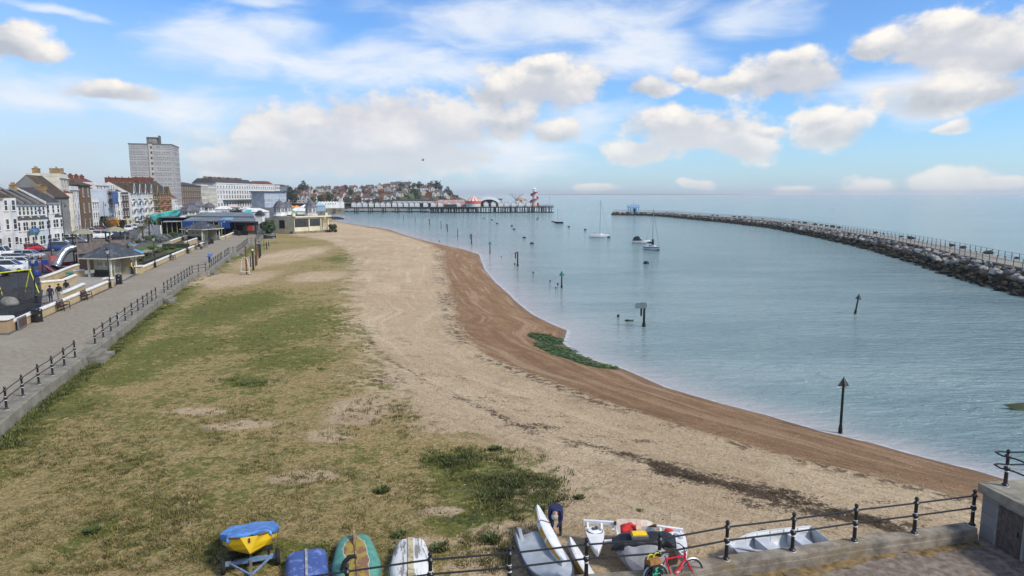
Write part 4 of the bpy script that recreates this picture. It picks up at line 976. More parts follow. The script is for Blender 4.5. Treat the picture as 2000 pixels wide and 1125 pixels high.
 e = MB(); e.M = FM; e.box((0, .09, -.055), (.045, .01, .008)); e.build('mouth', dk, o)
 return o
def standing(lean=0, stride=.0, arm=.05):
 return dict(pelvis=(0, 0, .96), spine=(.01, 0, 1.14), chest=(.02+lean, 0, 1.36), neck=(.03+lean, 0, 1.52), head=(.05+lean, 0, 1.62), crown=(.05+lean, 0, 1.72), shl=(.01+lean, .17, 1.43), shr=(.01+lean, -.17, 1.43),
  ell=(-.04, .25, 1.16), elr=(-.04+arm, -.25, 1.16), wrl=(.06, .25, .93), wrr=(.06+arm*2, -.24, .94), hil=(0, .095, .90), hir=(0, -.095, .90), knl=(.03+stride, .10, .50), knr=(.03-stride*.4, -.10, .50), anl=(stride*1.2-.02, .10, .09), anr=(-stride*1.4-.02, -.10, .09), tol=(stride*1.2+.14, .11, .045), tor=(-stride*1.4+.13, -.11, .045))
NAVY = mat('navy_cloth', (.022, .022, .045), .8, .2); BLK = mat('black_cloth', (.014, .014, .018), .85, .2); DKPANT = mat('dark_grey_trousers', (.03, .03, .035), .85); PALEPANT = mat('pale_grey_trousers', (.30, .29, .28), .85); SHOE = mat('dark_shoes', (.02, .018, .016), .6)
HAIRD = mat('dark_brown_hair', (.02, .014, .01), .7); HAIRG = mat('grey_hair', (.33, .31, .29), .7, .25, 30); HAIRB = mat('brown_hair', (.09, .05, .025), .7)
# man bending over the white canoe
bend = dict(pelvis=(-.10, 0, .92), spine=(.10, 0, 1.06), chest=(.32, 0, 1.10), neck=(.47, 0, 1.04), head=(.56, 0, .98), crown=(.65, 0, .92), shl=(.36, .18, 1.04), shr=(.36, -.18, 1.04), ell=(.44, .20, .74), elr=(.46, -.17, .76), wrl=(.58, .06, .54), wrr=(.60, -.03, .56),
 hil=(-.10, .10, .88), hir=(-.10, -.10, .88), knl=(.02, .13, .48), knr=(.0, -.12, .48), anl=(-.06, .14, .08), anr=(-.10, -.13, .08), tol=(.10, .15, .04), tor=(.06, -.14, .04))
fp = W(1086, 1046, -.6)
person('man in navy body warmer over a blue jumper bending over the white canoe', (fp.x, fp.y, bz(fp.x, fp.y)), R(-98), bend, (mat('deep_blue_jumper', (.018, .022, .075), .85, .25, 5, col2=(.03, .033, .05), mixs=2.0), DKPANT, SHOE), HAIRG)
# three men walking through the playground
pos = [(100, 594, 'man in dark purple jacket walking behind the low wall, leftmost of three', NAVY, DKPANT, .12), (117, 590, 'man in black jacket and pale trousers walking behind the low wall, middle of three', BLK, PALEPANT, .15), (131, 581, 'man in black top and pale trousers walking ahead of two others', BLK, PALEPANT, -.12)]
for px, py, lb, a, b, st in pos:
 p = W(px, py, 0); person(lb, p, R(118), standing(.02, st), (a, b, SHOE), HAIRD, 'three men walking in the playground')
p = W(258, 536, 0); person('person in a yellow top and dark trousers beside the near shelter', p, R(20), standing(0, .05), (mat('yellow_top', (.62, .42, .02), .8), BLK, SHOE), HAIRB)
sit = dict(pelvis=(0, 0, .52), spine=(-.02, 0, .70), chest=(0, 0, .92), neck=(.03, 0, 1.08), head=(.06, 0, 1.18), crown=(.07, 0, 1.28), shl=(0, .17, .99), shr=(0, -.17, .99), ell=(.06, .23, .74), elr=(.06, -.23, .74), wrl=(.28, .16, .64), wrr=(.28, -.16, .64), hil=(.04, .10, .50), hir=(.04, -.10, .50), knl=(.44, .11, .50), knr=(.44, -.11, .50), anl=(.44, .11, .09), anr=(.48, -.11, .09), tol=(.60, .12, .04), tor=(.63, -.12, .04))
SITSPOT = W(389, 487, 0)
person('person in black sitting on the dark bench along the low wall', (SITSPOT.x, SITSPOT.y, 0), R(-17), sit, (BLK, BLK, SHOE), HAIRD)
p = W(192, 556, 0)
# ---------------------------------------------------------------- promenade furniture, shelters, playground
CREAM = mat('cream_render', (.47, .36, .20), .8, .12, 1.5, col2=(.40, .30, .16), mixs=1.0); COPE = mat('white_coping', (.66, .65, .60), .75, .12, 1.5, col2=(.48, .46, .40), mixs=1.5)
CREAMP = mat('cream_painted_timber', (.56, .53, .40), .6, .1, 3); SLATE = mat('blue_grey_lead_roof', (.062, .070, .086), .55, .2, 2.5, col2=(.12, .135, .15), mixs=1.2)
YBRICK = brick_mat('yellow_stock_brick', (.42, .27, .12), (.36, .22, .10), (.36, .32, .26), 1, .23, .075)
def low_wall(pts, label, h=.62, piers=(), w=.34, wallm=None, group='low cream walls with white coping'):
 t = thing('low_wall', label, 'wall', pts[0], 0, group); p = [q-pts[0] for q in pts]
 A = offset(p, w/2); B = offset(p, -w/2); m = MB(); m.loft([[(b.x, b.y, 0), (b.x, b.y, h), (a.x, a.y, h), (a.x, a.y, 0)] for a, b in zip(A, B)]); m.build('wall', wallm or CREAM, t)
 A = offset(p, w/2+.09); B = offset(p, -w/2-.09); m = MB(); m.loft([[(b.x, b.y, h+.002), (b.x, b.y, h+.10), ((a.x+b.x)/2, (a.y+b.y)/2, h+.19), (a.x, a.y, h+.10), (a.x, a.y, h+.002)] for a, b in zip(A, B)]); m.build('coping', COPE, t)
 for i in piers:
  q = p[i]; a = axis(p[max(i-1, 0)], p[min(i+1, len(p)-1)]); m = MB(); m.box((q.x, q.y, .46), (.8, .78, .92), a); m.build('pier', wallm or CREAM, t)
  m = MB(); m.box((q.x, q.y, .998), (1.0, .98, .15), a, top=(.9, .9)); m.build('pier_cap', COPE, t)
 return t
wl = lambda L: [W(a, b, 0) for a, b in L]
wA = wl([(26, 645), (60, 628), (110, 606), (160, 584), (213, 560.5)]); low_wall(wA, 'cream low wall with white coping from the brick pier to the near shelter', piers=(4,))
bp = W(7, 648, 0); t = thing('gate_pier', 'yellow brick gate pier with white cap at the left edge of the promenade', 'pier', bp, R(14))
m = MB(); m.box((0, 0, .48), (1.0, 1.0, .96)); m.build('brick_shaft', YBRICK, t); m = MB(); m.box((0, 0, 1.06), (1.22, 1.22, .19), top=(.88, .88)); m.build('cap', COPE, t)
wB = wl([(272, 534), (290, 526), (330, 508), (370, 491), (397, 480)]); low_wall(wB, 'long cream low wall with white coping between the two shelters', piers=(0,))
wC = wl([(432, 469), (445, 464), (459, 457.5)]); low_wall(wC, 'short cream low wall with white coping from the far shelter toward the bandstand', piers=(2,))
low_wall(wl([(80, 566), (122, 562), (147, 551)]), 'short cream wall curving beside the three walking men', h=.78, w=.4)
low_wall(wl([(83, 556), (110, 546), (140, 533), (168, 524), (180, 523)]), 'long cream wall running back from the playground toward the near shelter', h=.8, w=.4)
low_wall(wl([(120, 590), (143, 580), (163, 570)]), 'cream wall stub between the walking men and the near shelter', h=.8, w=.4)
low_wall(wl([(145, 541), (166, 540)]), 'small detached cream wall with white top left of the near shelter', h=.75, w=.5)
low_wall(wl([(334, 476), (362, 466), (378, 466)]), 'cream planter wall with white coping left of the far shelter', h=.55)
low_wall(wl([(362, 482), (384, 474)]), 'short cream wall in front of the clipped hedge by the far shelter', h=.9)
# display cabinet
q = W(36, 642, 0); t = thing('display_cabinet', 'grey framed two-panel display board on the low wall beside the brick pier', 'display board', q, axis(wA[0], wA[1]))
m = MB(); m.box((0, -.28, .50), (1.75, .10, .86)); m.build('frame', mat('grey_metal_frame', (.15, .16, .19), .5), t, bevel=.01)
for s in (-1, 1): m = MB(); m.box((s*.41, -.345, .52), (.72, .03, .64)); m.build('panel', mat('brown_notice_panel', (.09, .05, .035), .5), t)
# benches
BWD = mat('dark_brown_bench_wood', (.05, .025, .018), .6, .25, 5); GWD = mat('grey_bench_slats', (.075, .075, .085), .6, .25, 5)
def make_bench(label, wood, iron, loc, rz, group='benches along the low wall'):
 t = thing('park_bench', label, 'bench', loc, rz, group)
 m = MB()
 for k in range(4): m.box((-.02+.11*k-.12, 0, .44), (.085, 1.55, .035))
 m.build('seat', wood, t)
 m = MB(); Mx = Matrix.Translation((-.21, 0, .46))@Matrix.Rotation(R(-12), 4, 'Y'); m.M = Mx
 for k in range(4): m.box((0, 0, .08+.12*k), (.035, 1.55, .09))
 m.build('backrest', wood, t)
 for s in (-1, 1):
  m = MB(); y = s*.70
  m.bar((-.24, y, 0), (-.22, y, .46), .055); m.bar((-.22, y, .46), (-.32, y, .95), .05); m.bar((.27, y, 0), (.25, y, .44), .055); m.bar((-.24, y, .42), (.27, y, .42), .05); m.bar((-.26, y, .66), (.26, y, .66), .055); m.bar((.25, y, .44), (.25, y, .66), .05)
  m.build('bench_end', iron, t)
 return t
hw = lambda a, b: axis(a, b)-R(90)
b1 = make_bench('dark brown wooden bench against the low wall, nearest of the benches', BWD, BWD, W(125, 606, 0), hw(wA[2], wA[3]))
clone(b1, W(170, 585, 0), hw(wA[3], wA[4]), 'grey slatted iron bench against the low wall, second from the brick pier')
make_bench('grey slatted bench below the lamp post past the near shelter', GWD, BLACK, W(338, 508, 0), hw(wB[1], wB[2]))
make_bench('brown bench set across a lamp post on the long low wall', mat('red_brown_bench_wood', (.11, .05, .035), .6), BLACK, W(369, 494, 0), hw(wB[2], wB[3]))
make_bench('dark bench with a sitting person on the long low wall', GWD, BLACK, Vector((SITSPOT.x-.12, SITSPOT.y, 0)), R(-17))
make_bench('grey bench beyond the sitting person, by the far shelter', GWD, BLACK, W(401, 483, 0), hw(wB[3], wB[4]))
make_bench('dark bench near the bandstand at the end of the far low wall', GWD, BLACK, W(454, 460.5, 0), hw(wC[0], wC[2]))
for c in b1.children: pass
# litter bins
def make_bin(label, loc, rz, s=1.0):
 t = thing('litter_bin', label, 'bin', loc, rz, 'black litter bins along the promenade')
 m = MB(); m.box((0, 0, .04), (.66, .60, .08)); m.box((0, 0, .50), (.60, .54, .84)); m.build('body', BLACK, t, bevel=.03)
 m = MB(); m.box((0, 0, .99), (.62, .56, .13)); m.lathe((0, 0, 1.05), [(.30, 0), (.27, .06), (.12, .10), (0.0, .11)], 16); m.build('hood', BLACK, t, bevel=.02, smooth=False)
 m = MB(); m.box((.08, -.288, .99), (.10, .012, .07)); m.build('label_plate', WHITEP, t)
 m = MB(); m.lathe((0, 0, 0), [(.09, 0), (.09, .01)], 12); o = m.build('emblem', mat('faded_gold_emblem', (.20, .15, .05), .5), t, (-.02, -.274, .58)); o.rotation_euler = (R(90), 0, 0)
 return t
n1 = make_bin('black litter bin in front of the low wall near the brick pier', W(73, 629, 0), hw(wA[0], wA[2])+R(60))
clone(n1, W(233, 555, 0), R(20), 'black litter bin at the wall end by the near shelter')
clone(n1, W(413.5, 476, 0), R(-15), 'black litter bin by the far shelter')
clone(n1, W(455, 461, 0)+Vector((.9, 1.5, 0)), R(-15), 'small far black litter bin near the bandstand entrance')
# promenade lamp posts
def make_lamp(label, loc, h=3.6, group='black lamp posts along the promenade', lantern=True):
 t = thing('lamp_post', label, 'lamp post', loc, 0, group)
 m = MB(); m.lathe((0, 0, 0), [(.20, 0), (.20, .10), (.15, .14), (.14, .62), (.17, .66), (.10, .74), (.075, .95), (.09, .98), (.06, 1.04), (.05, h*.62), (.08, h*.63), (.045, h*.66), (.042, h-.02), (.07, h)], 12); m.build('column', BLACK, t, smooth=True)
 m = MB(); m.bar((-.30, 0, h*.93), (.30, 0, h*.93), .03); m.build('ladder_bar', BLACK, t)
 if lantern:
  m = MB(); m.lathe((0, 0, h+.02), [(.10, 0), (.19, .36), (.19, .38)], 4, a0=R(45)); l = m.build('lantern', mat('frosted_lamp_glass', (.42, .45, .44), .3), t)
  m = MB(); m.lathe((0, 0, h+.40), [(.23, 0), (.22, .03), (.06, .20), (.05, .26), (.0, .32)], 4, a0=R(45)); m.build('lantern_roof', BLACK, l)
 return t
l1 = make_lamp('black lamp post with lantern at the pier of the near shelter wall', W(215, 562, 0), 3.75)
clone(l1, W(303.5, 522.5, 0), 0, 'black lamp post on the long low wall just past its first pier')
clone(l1, W(367.5, 495.5, 0), 0, 'black lamp post standing over the brown bench on the long wall')
clone(l1, W(408.5, 478, 0), 0, 'black lamp post in front of the far shelter')
clone(l1, W(439.5, 466.5, 0), 0, 'black lamp post between far shelter and bandstand')
clone(l1, W(459.5, 458.5, 0), 0, 'farthest black lamp post, by the bandstand entrance')
clone(l1, W(71.5, 591, 0), 0, 'black lamp post inside the playground behind the low wall')
# tall street lamps of the road
def street_lamp(label, loc, h, arm=1.2, side=1):
 t = thing('street_lamp', label, 'street lamp', loc, 0, 'tall black street lamps on the seafront road')
 m = MB(); m.lathe((0, 0, 0), [(.13, 0), (.12, 1.2), (.07, 1.25), (.055, h), (.03, h+.3)], 10); m.build('column', BLACK, t, smooth=True)
 if arm:
  m = MB(); m.tube([(0, 0, h-.6), (side*arm*.5, 0, h-.35), (side*arm, 0, h-.55)], .03, 6); m.build('arm', BLACK, t, smooth=True)
  m = MB(); m.lathe((side*arm, 0, h-1.15), [(.30, 0), (.28, .06), (.12, .32), (.05, .42), (.03, .62)], 12); m.build('lamp_shade', BLACK, t, smooth=True)
 return t
def st(px, py, top):
 p = W(px, py, 0); return p, CAMZ+(378.7-top)*p.y/FPX*1.01
for px, py, top, arm, sd_, lb in [(10, 478, 388, .95, 1, 'tall black street lamp in front of the leftmost white house'), (102, 512, 397, 1.2, -1, 'tall black street lamp between red and white parked cars'), (128, 487, 392, .7, 1, 'tall black street lamp at the corner of the terrace'), (206, 449, 394, .6, 1, 'tall black street lamp beside the red hire sign'), (278, 439, 390, 0, 1, 'tall thin lamp column where the road bends'), (289, 431, 412, 0, 1, 'thin grey pole at the bushes by the road bend'), (157, 467, 413, 0, 1, 'pale flag pole in front of the cream corner house')]:
 p, h = st(px, py, top); street_lamp(lb, p, h, arm, sd_)
# shelters
def shelter(label, loc, rz, L=5.4, Wd=3.0, h=2.45):
 t = thing('seafront_shelter', label, 'shelter', loc, rz, 'grey-roofed seafront shelters'); ov = .75; rh = 1.55; rl = .9
 m = MB(); x, y = L/2+ov, Wd/2+ov
 m.add([(-x, -y, h), (x, -y, h), (x, y, h), (-x, y, h), (-rl, 0, h+rh), (rl, 0, h+rh)], [(0, 1, 5, 4), (1, 2, 5), (2, 3, 4, 5), (3, 0, 4)]); rf = m.build('roof', SLATE, t)
 m = MB()
 for i in range(-9, 10):
  px = i*.38
  if abs(px) > x-.1: continue
  f = 1-min(1, max(0, (abs(px)-rl)/(x-rl)));
  for s in (-1, 1): m.bar((px, s*y, h+.02), (px, s*y*(1-f), h+rh*f+.02), .03, .03)
 for s in (-1, 1):
  for q in (-1, 1): m.bar((s*x, q*y, h+.02), (s*rl, 0, h+rh+.02), .06, .05)
  for i in range(-4, 5):
   py = i*.45; f = 1-abs(py)/y
   m.bar((s*x, py, h+.02), (s*(x+(rl-x)*f), py, h+rh*f+.02), .03, .03)
 m.bar((-rl, 0, h+rh+.02), (rl, 0, h+rh+.02), .10, .07); m.build('standing_seams', mat('dark_lead_seam', (.055, .06, .07), .5), rf)
 m = MB(); m.add([(-x, -y, h-.002), (x, -y, h-.002), (x, y, h-.002), (-x, y, h-.002)], [(3, 2, 1, 0)])
 for a, b in (((-x, -y), (x, -y)), ((x, -y), (x, y)), ((x, y), (-x, y)), ((-x, y), (-x, -y))): m.bar((*a, h-.06), (*b, h-.06), .05, .13)
 m.build('eaves', CREAMP, t)
 for sx in (-1, 1):
  for sy in (-1, 1): m = MB(); m.box((sx*L/2, sy*Wd/2, h/2), (.20, .20, h)); m.build('post', CREAMP, t)
 for s in (-1, 1):
  m = MB(); m.box((s*(L/2-.75), 0, h*.5), (.09, Wd-.2, h))
  wl_ = m.build('wall', mat('cream_boarded_wall', (.40, .37, .27), .7, .12, 4), t)
  for yy in (-.6, .6):
   m = MB(); m.box((s*(L/2-.69), yy, 1.62), (.03, .80, .62)); fr_ = m.build('window', CREAMP, wl_)
   for a in (-.2, .2):
    m = MB(); m.box((s*(L/2-.67), yy+a, 1.62), (.02, .32, .50)); m.build('pane', mat('dim_shelter_glass', (.20, .22, .20), .2), fr_)
  m = MB(); m.box((s*(L/2-.35), 0, .42), (.5, Wd-.5, .06)); m.box((s*(L/2-.58), 0, .66), (.06, Wd-.5, .45)); m.box((s*(L/2-.35), 0, .21), (.06, Wd-.6, .40)); m.build('bench', BLACK, t)
 m = MB(); m.box((0, 0, h*.5), (L-1.4, .09, h)); m.build('wall', CREAMP, t)
 for s in (-1, 1): m = MB(); m.box((s*.8, -.058, 1.5), (.8, .02, .9)); m.build('notice_board', mat('pale_notice', (.40, .37, .33), .6, col2=(.42, .25, .18), mixs=2), t)
 return t
# corners of the near shelter: near-left post (184,551), near-right (231,541), far-right (255,538)
sA, sB, sC = W(184, 551, 0), W(228, 546, 0), W(255, 540, 0)
sc_ = (W(192, 546, 0)+W(250, 534, 0))/2
shelter('hexagonal-looking grey lead roofed seafront shelter in cream timber, the nearer and larger in view', sc_+Vector((-.6, 1.0, 0)), axis(W(184, 552, 0), W(255, 540.5, 0)), 4.3, 3.1, 2.45)
sc_ = W(400, 468, 0)
shelter('grey lead roofed seafront shelter in cream timber, the farther one near the bandstand', sc_+Vector((-.5, 0, 0)), R(-16)+R(90), 5.6, 4.6, 2.5)
# lectern board, life ring, notice on the rail
q = W(420, 513, 0); t = thing('information_board', 'blue lectern information board at the promenade railing', 'information board', q+Vector((-1.0, .4, 0)), R(-20)); m = MB(); m.box((0, 0, .5), (.34, .10, 1.0)); m.build('stand', mat('dark_blue_stand', (.03, .06, .14), .5), t); m = MB(); m.M = Matrix.Translation((0, 0, 1.08))@Matrix.Rotation(R(35), 4, 'X'); m.box((0, 0, 0), (.95, .65, .05)); m.build('panel', mat('blue_board_panel', (.05, .13, .38), .3, col2=(.3, .36, .45), mixs=3), t)
q = W(229, 640, 0); t = thing('notice', 'small black and white notice fixed to a promenade railing post', 'sign', (q.x+.05, q.y, .62), R(-20)); m = MB(); m.box((0, 0, .2), (.34, .03, .42)); m.build('panel', WHITEP, t, bevel=.01); m = MB(); m.box((.05, -.02, .22), (.20, .012, .32)); m.build('black_symbol', BLACK, t)
# outdoor gym and posts on the sand
BRN = mat('brown_weathered_post', (.12, .055, .022), .8, .25, 3); SILV = mat('white_metal_tube', (.60, .60, .60), .35, .1)
def post_thing(name, label, px, py, toppx, w, m_, cat='post', kind=None):
 p = W(px, py, ZB); h = (CAMZ-ZB) - (toppx-378.7)*p.y/FPX; t = MB(); t.lathe((0, 0, -.2), [(w, 0), (w*.95, h+.1), (w*.6, h+.22), (0.0, h+.24)], 10)
 o = t.build(name, m_, None, p, smooth=True); return tag(o, label, cat, 'posts and gym frames on the sand'), p, h
o, p, h = post_thing('gym_post', 'brown gym post with the white frame, nearest of the sand posts', 482, 536, 480, .10, BRN)
t = thing('step_machine', 'white metal step frame around the nearest brown gym post', 'gym equipment', p+Vector((-.1, -.25, 0)), R(-10), None)
m = MB()
for s in (-1, 1): m.tube([(s*.62, 0, 0), (s*.60, 0, .9), (s*.42, 0, 2.0), (s*.2, 0, 2.35), (0, 0, 2.4)], .04, 8)
m.build('frame', SILV, t, smooth=True)
m = MB(); m.box((0, -.1, .42), (1.2, .35, .05)); m.build('step', SILV, t)
for s in (-1, 1): m = MB(); m.box((s*.62, -.1, .03), (.1, .5, .06)); m.build('foot', BLACK, t)
o, p, h = post_thing('gym_post', 'black gym post with a white ball top on the sand', 495, 528, 489, .15, BLACK); m = MB(); m.ball((0, 0, h+.1), .16, 10, 8); m.build('ball_top', SILV, o, smooth=True)
for a in [(490, 522, 500, .08, BLACK, 'short black gym post left of the white-topped post'), (501.5, 518, 466, .13, BRN, 'tall brown gym post behind the white-topped post'), (499, 520, 498, .06, BLACK, 'thin black gym post beside the tall brown post'), (507, 504, 470, .16, BLACK, 'thick black gym post in the middle of the sand row'), (509.5, 500, 476, .09, BLACK, 'slim black gym post behind the thick black one'), (521, 487, 472, .10, BLACK, 'black gym post farthest along the sand row'), (525, 481, 470, .08, BLACK, 'small black post at the far end of the gym row'), (516, 488, 455, .05, mat('green_thin_pole', (.04, .07, .05), .5), 'tall thin green pole on the sand by the railing'), (513.5, 462, 428, .07, mat('green_thin_pole', (.04, .07, .05), .5), 'tall dark pole at the corner of the white building')]:
 post_thing('gym_post', a[5], a[0], a[1], a[2], a[3], a[4])
for a in [(504, 508, 474, 'white capped board on a gym post, near the thick black post'), (525, 480, 472, 'small white capped board at the far end of the gym row')]:
 p = W(a[0], a[1], ZB); h = (CAMZ-ZB)-(a[2]-378.7)*p.y/FPX; t = thing('gym_board', a[3], 'gym equipment', p); m = MB(); m.bar((0, 0, 0), (0, 0, h), .07); m.build('stem', BLACK, t); m = MB(); m.box((0, 0, h), (.7, .4, .06)); m.build('top_panel', SILV, t)

# ---- playground
TIM = mat('grey_timber', (.15, .125, .11), .85, .25, 4); YELP = mat('lime_yellow_tube', (.55, .58, .03), .4, .1); REDS = mat('red_play_panel', (.30, .03, .045), .5, .12); BLUP = mat('blue_play_panel', (.02, .045, .20), .5, .12)
tt = thing('play_tower', 'grey timber play tower with two canopies, arched bridge and steel tube slide', 'playground tower', W(166, 527, 0), R(48))
for bx_, fl_, tp_ in ((0, 2.5, 5.0), (4.1, 2.7, 5.2)):
 for sx in (-1, 1):
  for sy in (-1, 1): m = MB(); m.bar((bx_+sx*.95, sy*.85, 0), (bx_+sx*.95, sy*.85, tp_), .16); m.build('post', TIM, tt)
 m = MB(); m.box((bx_, 0, fl_), (2.0, 1.8, .12)); m.build('platform', TIM, tt)
 for a in (((bx_-.9, -.9), (bx_+.9, -.9)), ((bx_-.9, .9), (bx_+.9, .9))): m = MB(); m.add([(*a[0], fl_+.06), (*a[1], fl_+.06), (*a[1], fl_+1.25), (*a[0], fl_+1.25)], [(0, 1, 2, 3)]); o = m.build('side_panel', TIM, tt); s_ = o.modifiers.new('t', 'SOLIDIFY'); s_.thickness = .05
 m = MB(); m.lathe((bx_, 0, tp_-.05), [(1.95, 0), (1.9, .06), (1.0, .40), (.2, .62), (0.0, .66)], 4, a0=R(45)); m.build('canopy', mat('tan_canopy', (.24, .23, .16), .8, .2), tt)
m = MB(); n_ = 10
for s in (-1, 1):
 m.loft([[(1+2.1*i/n_, s*.75, 2.5+.3*math.sin(math.pi*i/n_)), (1+2.1*i/n_, s*.75, 3.6+.35*math.sin(math.pi*i/n_)), (1+2.1*i/n_, s*.70, 3.6+.35*math.sin(math.pi*i/n_)), (1+2.1*i/n_, s*.70, 2.5+.3*math.sin(math.pi*i/n_))] for i in range(n_+1)])
m.loft([[(1+2.1*i/n_, -.7, 2.55+.3*math.sin(math.pi*i/n_)), (1+2.1*i/n_, .7, 2.55+.3*math.sin(math.pi*i/n_)), (1+2.1*i/n_, .7, 2.48+.3*math.sin(math.pi*i/n_)), (1+2.1*i/n_, -.7, 2.48+.3*math.sin(math.pi*i/n_))] for i in range(n_+1)]); m.build('bridge', TIM, tt)
m = MB(); m.box((0, -.2, 1.1), (1.7, 1.4, 2.1)); m.build('dark_den', mat('dark_brown_boards', (.03, .018, .015), .8), tt)
m = MB(); pth = [(-.8, .1, 3.1), (-1.5, .15, 3.05), (-2.1, .1, 2.75), (-2.8, -.15, 1.95), (-3.3, -.5, 1.1), (-3.7, -.9, .62)]
pts = []
for i in range(len(pth)-1):
 for k in range(5): pts.append(Vector(pth[i]).lerp(Vector(pth[i+1]), k/5))
pts.append(Vector(pth[-1])); m.tube(pts, [.52 if i % 5 else .56 for i in range(len(pts))], 14, cap=False); o = m.build('tube_slide', mat('polished_steel_tube', (.36, .38, .39), .3, .12, 2, metal=.85), tt, smooth=True); s_ = o.modifiers.new('t', 'SOLIDIFY'); s_.thickness = .04
# swing
a, b = W(-10, 575, 0), W(66, 573, 0)
t = thing('swing', 'lime yellow A-frame swing at the left edge of the playground', 'swing', Vector((-51.0, 69.7, 0)), R(77))
m = MB(); m.tube([(-2.6, 0, 2.45), (1.75, 0, 2.45)], .06, 8); m.build('top_bar', YELP, t, smooth=True)
for x in (-2.3, 1.6):
 for s in (-1, 1): m = MB(); m.tube([(x, 0, 2.45), (x+.1*s, s*1.0, 0)], .05, 8); m.build('leg', YELP, t, smooth=True)
for x in (-1.0, .4): m = MB(); m.bar((x-.18, 0, 2.4), (x-.18, 0, .5), .015); m.bar((x+.18, 0, 2.4), (x+.18, 0, .5), .015); m.box((x, 0, .48), (.45, .2, .04)); m.build('swing_seat', BLACK, t)
# red and blue climbing unit with slides
t = thing('climbing_frame', 'red and blue panelled climbing frame with a steel-bedded red slide', 'climbing frame', W(84, 532, 0), R(15)); t.scale = (.82,)*3
for x in (-1.7, -.2, 1.2):
 for y in (-.5, .5): m = MB(); m.bar((x, y, 0), (x, y, 2.9), .10); m.build('post', REDS if x > -1 else TIM, t)
for x0, x1, mm in ((-1.6, -.3, BLUP), (.0, 1.1, BLUP)): m = MB(); m.box(((x0+x1)/2, -.55, 1.55), (x1-x0, .05, .95)); m.build('side_panel', mm, t)
m = MB(); m.box((-.2, 0, 1.15), (2.9, 1.0, .1)); m.build('platform', TIM, t)
m = MB(); m.loft([[(.3+2.1*s, -.62-2.6*s, 1.25-1.1*s+.25*s*s), (.78+2.1*s, -.42-2.6*s, 1.25-1.1*s+.25*s*s), (.78+2.1*s, -.42-2.6*s, 1.19-1.1*s+.25*s*s), (.3+2.1*s, -.62-2.6*s, 1.19-1.1*s+.25*s*s)] for s in [i/8 for i in range(9)]]); sl_ = m.build('slide_bed', STEEL, t)
for o_s in (0, 1): m = MB(); m.loft([[(.3+.48*o_s+2.1*s+dx, -.62+.2*o_s-2.6*s, 1.15-1.1*s+.25*s*s+dz) for dx, dz in ((-.05, 0), (.05, 0), (.05, .28), (-.05, .28))] for s in [i/8 for i in range(9)]]); m.build('slide_side', REDS, sl_)
m = MB(); m.add([(1.5, -.5, 1.6), (2.6, -.4, 2.4), (1.5, -.5, 2.7)], [(0, 1, 2)]); o = m.build('pennant_panel', mat('coral_panel', (.50, .12, .10), .6), t); s_ = o.modifiers.new('t', 'SOLIDIFY'); s_.thickness = .05
# red boat rocker
t = thing('rocking_boat', 'red and white boat shaped spring rocker in front of the tube slide', 'rocker', W(132, 526, 0)+Vector((0, 0, .15)), R(10)); S = hull_sections(2.4, .9, .7, .75, 2.2, .3, chine=[(1, 1), (.7, .3), (0, 0)], n=10, bowmin=.3)
m = MB(); open_loft(m, S); m.v = [(x-1.2, y, z+.1) for x, y, z in m.v]; m.build('hull', REDS, t); m = MB(); m.box((0, 0, .62), (1.6, .6, .06)); m.build('seat', WHITEP, t); m = MB(); m.box((0, -.46, .30), (1.5, .03, .16)); m.build('white_stripe', WHITEP, t); m = MB(); m.lathe((0, 0, -.15), [(.14, 0), (.14, .3)], 10); m.build('spring', BLACK, t)
m = MB(); m.loft([[(x, y, z) for x, y, z in ((0, -.25, 1.0-.9*s), (0, .25, 1.0-.9*s))] for s in (0, 1)], closed=False); m.v = [(x+1.5*(1-z), y, z) for x, y, z in m.v]; o = m.build('small_slide', REDS, None, W(112, 529, 0), R(-50)); s_ = o.modifiers.new('t', 'SOLIDIFY'); s_.thickness = .12; tag(o, 'small red slide chute beside the red boat rocker', 'slide')
# playground fence (dark palings) and railings
def paling_fence(pts, label, h=1.2, step=.14, w=.09, m_=None, thin=False):
 t = thing('fence', label, 'fence', pts[0]); p = [q-pts[0] for q in pts]; mm = m_ or TIM
 for z in (h*.3, h*.85): m = MB(); [m.bar(a+Vector((0, 0, z)), b+Vector((0, 0, z)), .04, .05) for a, b in zip(p[:-1], p[1:])]; m.build('rail', mm, t)
 m = MB()
 for a, b in zip(p[:-1], p[1:]):
  n = max(1, int((b-a).length/step)); r = axis(a, b)
  for i in range(n): q = a.lerp(b, i/n); m.box((q.x, q.y, h/2), (w, .025 if not thin else w, h), r)
 stuff(m.build('palings', mm, t)); return t
paling_fence(wl([(-30, 598), (0, 592), (40, 588), (66, 585)]), 'dark grey paling fence under the swing', 1.3, m_=mat('dark_stained_palings', (.045, .042, .045), .85, .3, 3))
paling_fence(wl([(-20, 632), (18, 624), (48, 614), (75, 604), (96, 597)]), 'thin black railing fence behind the low wall by the brick pier', 1.15, .13, .018, BLACK, True)
paling_fence(wl([(262, 530), (290, 520), (325, 506), (355, 494)]), 'black garden railing behind the long low wall', .8, .15, .02, BLACK, True)
q = W(20, 595, 0); m = MB(); m.ball((0, 0, .15), (.85, .6, .62), 12, 8); m.v = [tuple(Vector(v)*(1+.14*mnoise.noise(Vector(v)*1.6))) for v in m.v]; o = m.build('boulder', mat('grey_boulder', (.20, .19, .175), .9, .2, 2), None, q, smooth=True); tag(o, 'rounded grey boulder in the dark playground corner', 'boulder')
q = W(46, 590, 0)
